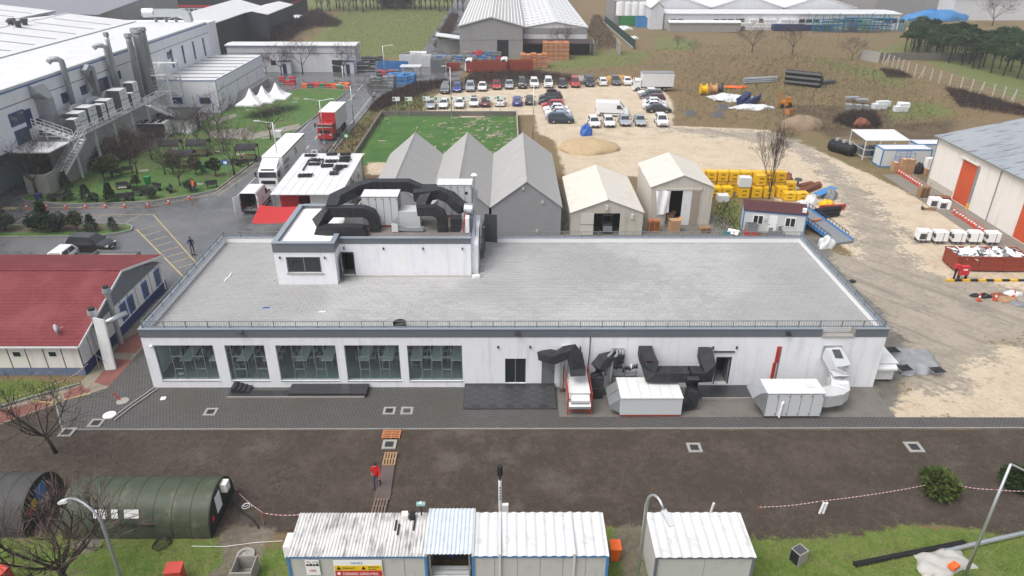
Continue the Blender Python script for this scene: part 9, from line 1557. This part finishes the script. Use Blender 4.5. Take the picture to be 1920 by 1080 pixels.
p = P(1808, 1082); lp = thing('lamp_post', 'bent silver lamp post at the right edge', 'lamp post', (p.x, p.y, -.06)); zt_ = PY(1888, 868, p.y).z; TUBE([(0, 0, 0), (0, 0, zt_)], [.09, .06], 8).bl('pole', 'galv', lp, True); TUBE([(0, 0, zt_), (2.2, -.6, zt_-.9)], .05, 6).bl('arm', 'galv', lp); OBOX((2.5, -.7, zt_-1.0), (.7, .25, .1), -.25).bl('lamp_head', 'panel_grey', lp)
for i, (u, v, sc) in enumerate(((1766, 938, 1.0), (1915, 925, .8))): p = P(u, v); put_leaf(ball_meshes(80+i, 1.05, .75, .05, 'shrub', 3800, .3, 16), (p.x, p.y+.6, -.06), ('dense round pine bush on the bare soil', 'second pine bush at the right edge of the soil')[i], sc, i, 'pine bushes')
# plank path, manholes, posts and tape
for i, (u, v, m_, rz) in enumerate(((734, 815, 'wood_orange', 0), (731, 861, 'wood', R(90)), (712, 950, 'wood_grey', R(88)))): p = P(u, v); pallet((p.x, p.y, -.05), rz, ('orange pallet at the yard end of the plank path', 'pale pallet in the middle of the plank path', 'grey pallet at the office end of the plank path')[i], 1, m_, 'pallets of the plank path')
bd = pts([(717, 873), (740, 873), (731, 937), (701, 937)]); tag(MB().prism([(p.x, p.y) for p in bd], -.05, .03).build('plywood_board', mat('wet_board', (.11, .085, .075), .25, var=.25, scale=2)), 'wet brown plywood board laid on the plank path', 'board')
def manhole(u, v, s_, lab, grate=True, open_=False):
 p = P(u, v); t = thing('manhole', lab, 'manhole', (p.x, p.y, -.05)); [BOX(*q, 0, .07).bl('frame', 'concrete', t) for q in ((-s_, s_, -s_, -s_*.6), (-s_, s_, s_*.6, s_), (-s_, -s_*.6, -s_*.599, s_*.599), (s_*.6, s_, -s_*.599, s_*.599))]; BOX(-s_*.59, s_*.59, -s_*.59, s_*.59, 0, .04).bl('cover', 'dark_grey' if not open_ else 'plastic_grey', t); [BOX(-s_*.55, s_*.55, -s_*.5+i*s_*.2, -s_*.44+i*s_*.2, .041, .055).bl('grate_bar', 'black', t) for i in range(6 if grate else 0)]
for u, v, s_, lb in ((395, 772, .42, 'drain grate in the paved yard below the second window'), (730, 770, .42, 'left of two manholes in the middle of the yard'), (763, 770, .42, 'right of two manholes in the middle of the yard'), (730, 833, .45, 'manhole between the pallets of the plank path'), (1302, 839, .45, 'manhole in the soil below the wide air handler'), (1714, 838, .5, 'manhole in the soil at the right'), (180, 793, .45, 'manhole at the left end of the paved yard'), (126, 810, .45, 'manhole in the soil at the yard corner')): manhole(u, v, s_, lb, u != 763)
for u, v, lb in ((205, 778, 'white round cover beside the channel in the left yard'), (230, 752, 'buff round patch with red stake in the left yard')): p = P(u, v); tag(CYL((p.x, p.y, -.04), (p.x, p.y, .02), .42, n=18).build('round_cover', 'white' if u == 205 else 'concrete'), lb, 'cover')
tag(TUBE([(P(226, 750).x, P(226, 750).y, -.04), (P(224, 741).x, P(226, 750).y, .6)], .05, 6).build('red_stake', 'red'), 'short red stake standing in the left yard', 'stake'); tag(OBOX((P(306, 747).x, P(306, 747).y, .0), (.35, .35, .05), .2).build('white_plate', 'white'), 'small white square plate on the paving near the first window', 'plate'); kerb('drain_channel', pts([(290, 727), (240, 762), (208, 787)]), .12, .06, 'kerb', piece=.5); kerb('drain_channel', pts([(296, 729), (246, 764), (214, 789)]), .12, .06, 'kerb', piece=.5)
ST = [(1419, 968, .9), (1537, 961, .75), (1332, 962, .75)]
for i, (u, v, h) in enumerate(ST): p = P(u, v); o = CYL((p.x, p.y, -.06), (p.x+.1, p.y, h), .07 if i else .03, n=7); (o.cyl((p.x+.2, p.y, -.06), (p.x+.27, p.y, h), .07, n=7) if i == 1 else 0); tag(o.build('marker_post', 'white' if i else 'rust'), ('thin rusty stake at the left end of the tape', 'pair of white marker posts holding the tape', 'single white marker post behind the white container')[i], 'post')
def tape(px, lab):
 mb = MB(); mr = MB(); t = thing('barrier_tape', lab, 'tape', P(px[0][0], px[0][1], 0)); P3 = [P(u, v, z) for u, v, z in px]
 for a_, b__ in zip(P3, P3[1:]):
  n = max(2, int((b__-a_).length/.12))
  for i in range(n): s0 = a_.lerp(b__, i/n); s1 = a_.lerp(b__, (i+1)/n); sag = lambda f: Vector((0, 0, -.1*math.sin(f*math.pi))); (mb if i % 2 else mr).duct([s0+sag(i/n), s1+sag((i+1)/n)], .012, .04)
 mb.build('white_stripes', 'white', t); mr.build('red_stripes', 'notice_red', t)
tape([(1421, 951, .8), (1537, 940, .7), (1745, 908, .7)], 'red and white tape from the stake to the round bush'); tape([(1790, 908, .7), (1865, 918, .5), (1960, 919, .5)], 'red and white tape between the two pine bushes'); tape([(448, 925, .6), (494, 962, .9), (562, 965, .9)], 'red and white tape from fuel tank to office'); tape([(0, 752, .6), (122, 712, .7), (165, 682, .9)], 'red and white tape along the red path')
p = P(494, 982); tag(CYL((p.x, p.y, -.06), (p.x, p.y, .95), .03, n=6).build('tape_stake', 'wood'), 'thin wooden stake holding the tape left of the office', 'stake')
# near trees on the left
nt1 = bare_meshes(90, 4.6, .95, 'trunk_dark', 'trunk_dark', 9, .28, .1, 5, 5, .55, (-.5, .2)); p = P(105, 848); put_bare(nt1, (p.x, p.y, -.06), 'small dark bare tree at the yard corner', 1)
nt2 = bare_meshes(93, 6.0, 1.0, 'trunk_dark', 'twig_red', 8, .34, .17, 6, 8, .55, (-.5, .3)); put_bare(nt2, (PY(125, 1080, 24.6).x, 24.6, -.06), 'large dark bare tree with reddish twigs at the bottom left', 1)
def specks(name, lab, px, n, size, m, seed):
 poly = pts(px); g = np.random.default_rng(seed); xs_ = [p.x for p in poly]; ys_ = [p.y for p in poly]; X = g.uniform(min(xs_), max(xs_), n*2); Y = g.uniform(min(ys_), max(ys_), n*2); k = (sdist(X, Y, poly) > .2) & (np.sin(X*.7+seed)*np.sin(Y*.9)+g.normal(size=n*2)*.7 > 0); X, Y = X[k][:n], Y[k][:n]; kind(tag(mobj(name, cloud(np.stack([X, Y, np.full(len(X), -.055)], 1), size, seed, m, name, 1.2, .5)), lab, 'ground'), 'stuff')
SO = [(-100, 830), (110, 808), (2050, 808), (2050, 985), (1420, 1000), (1150, 960), (500, 960), (-100, 900)]
specks('soil_clods', 'dark clods scattered over the bare soil', SO, 9000, .07, mat('clod', (.045, .036, .03), 1, var=.3), 1); specks('gravel', 'pale gravel scattered over the bare soil', SO, 3000, .04, mat('gravel_pale', (.22, .195, .165), .9, var=.3), 2); specks('gravel', 'brown grit scattered over the sandy yard', [(1000, 250), (1440, 245), (1640, 330), (1920, 470), (1920, 780), (1690, 780), (1600, 480), (1430, 345), (1060, 330)], 6000, .08, mat('grit', (.27, .215, .15), 1, var=.3), 3)
# thin air between the camera and the far estate
hz_ = BOX(-6000, 6000, -20, 6200, -2, 46).build('haze', None); m = bpy.data.materials.new('haze'); m.use_nodes = True; nt = m.node_tree; nt.nodes.clear(); v_ = nd(nt, 'ShaderNodeVolumePrincipled', Density=.0005, Anisotropy=.2); v_.inputs['Color'].default_value = (.93, .95, .98, 1); o = nt.nodes.new('ShaderNodeOutputMaterial'); L(nt, v_.outputs[0], o.inputs['Volume']); hz_.data.materials.append(m); kind(hz_, 'stuff'); tag(hz_, 'thin pale haze over the whole estate', 'haze')
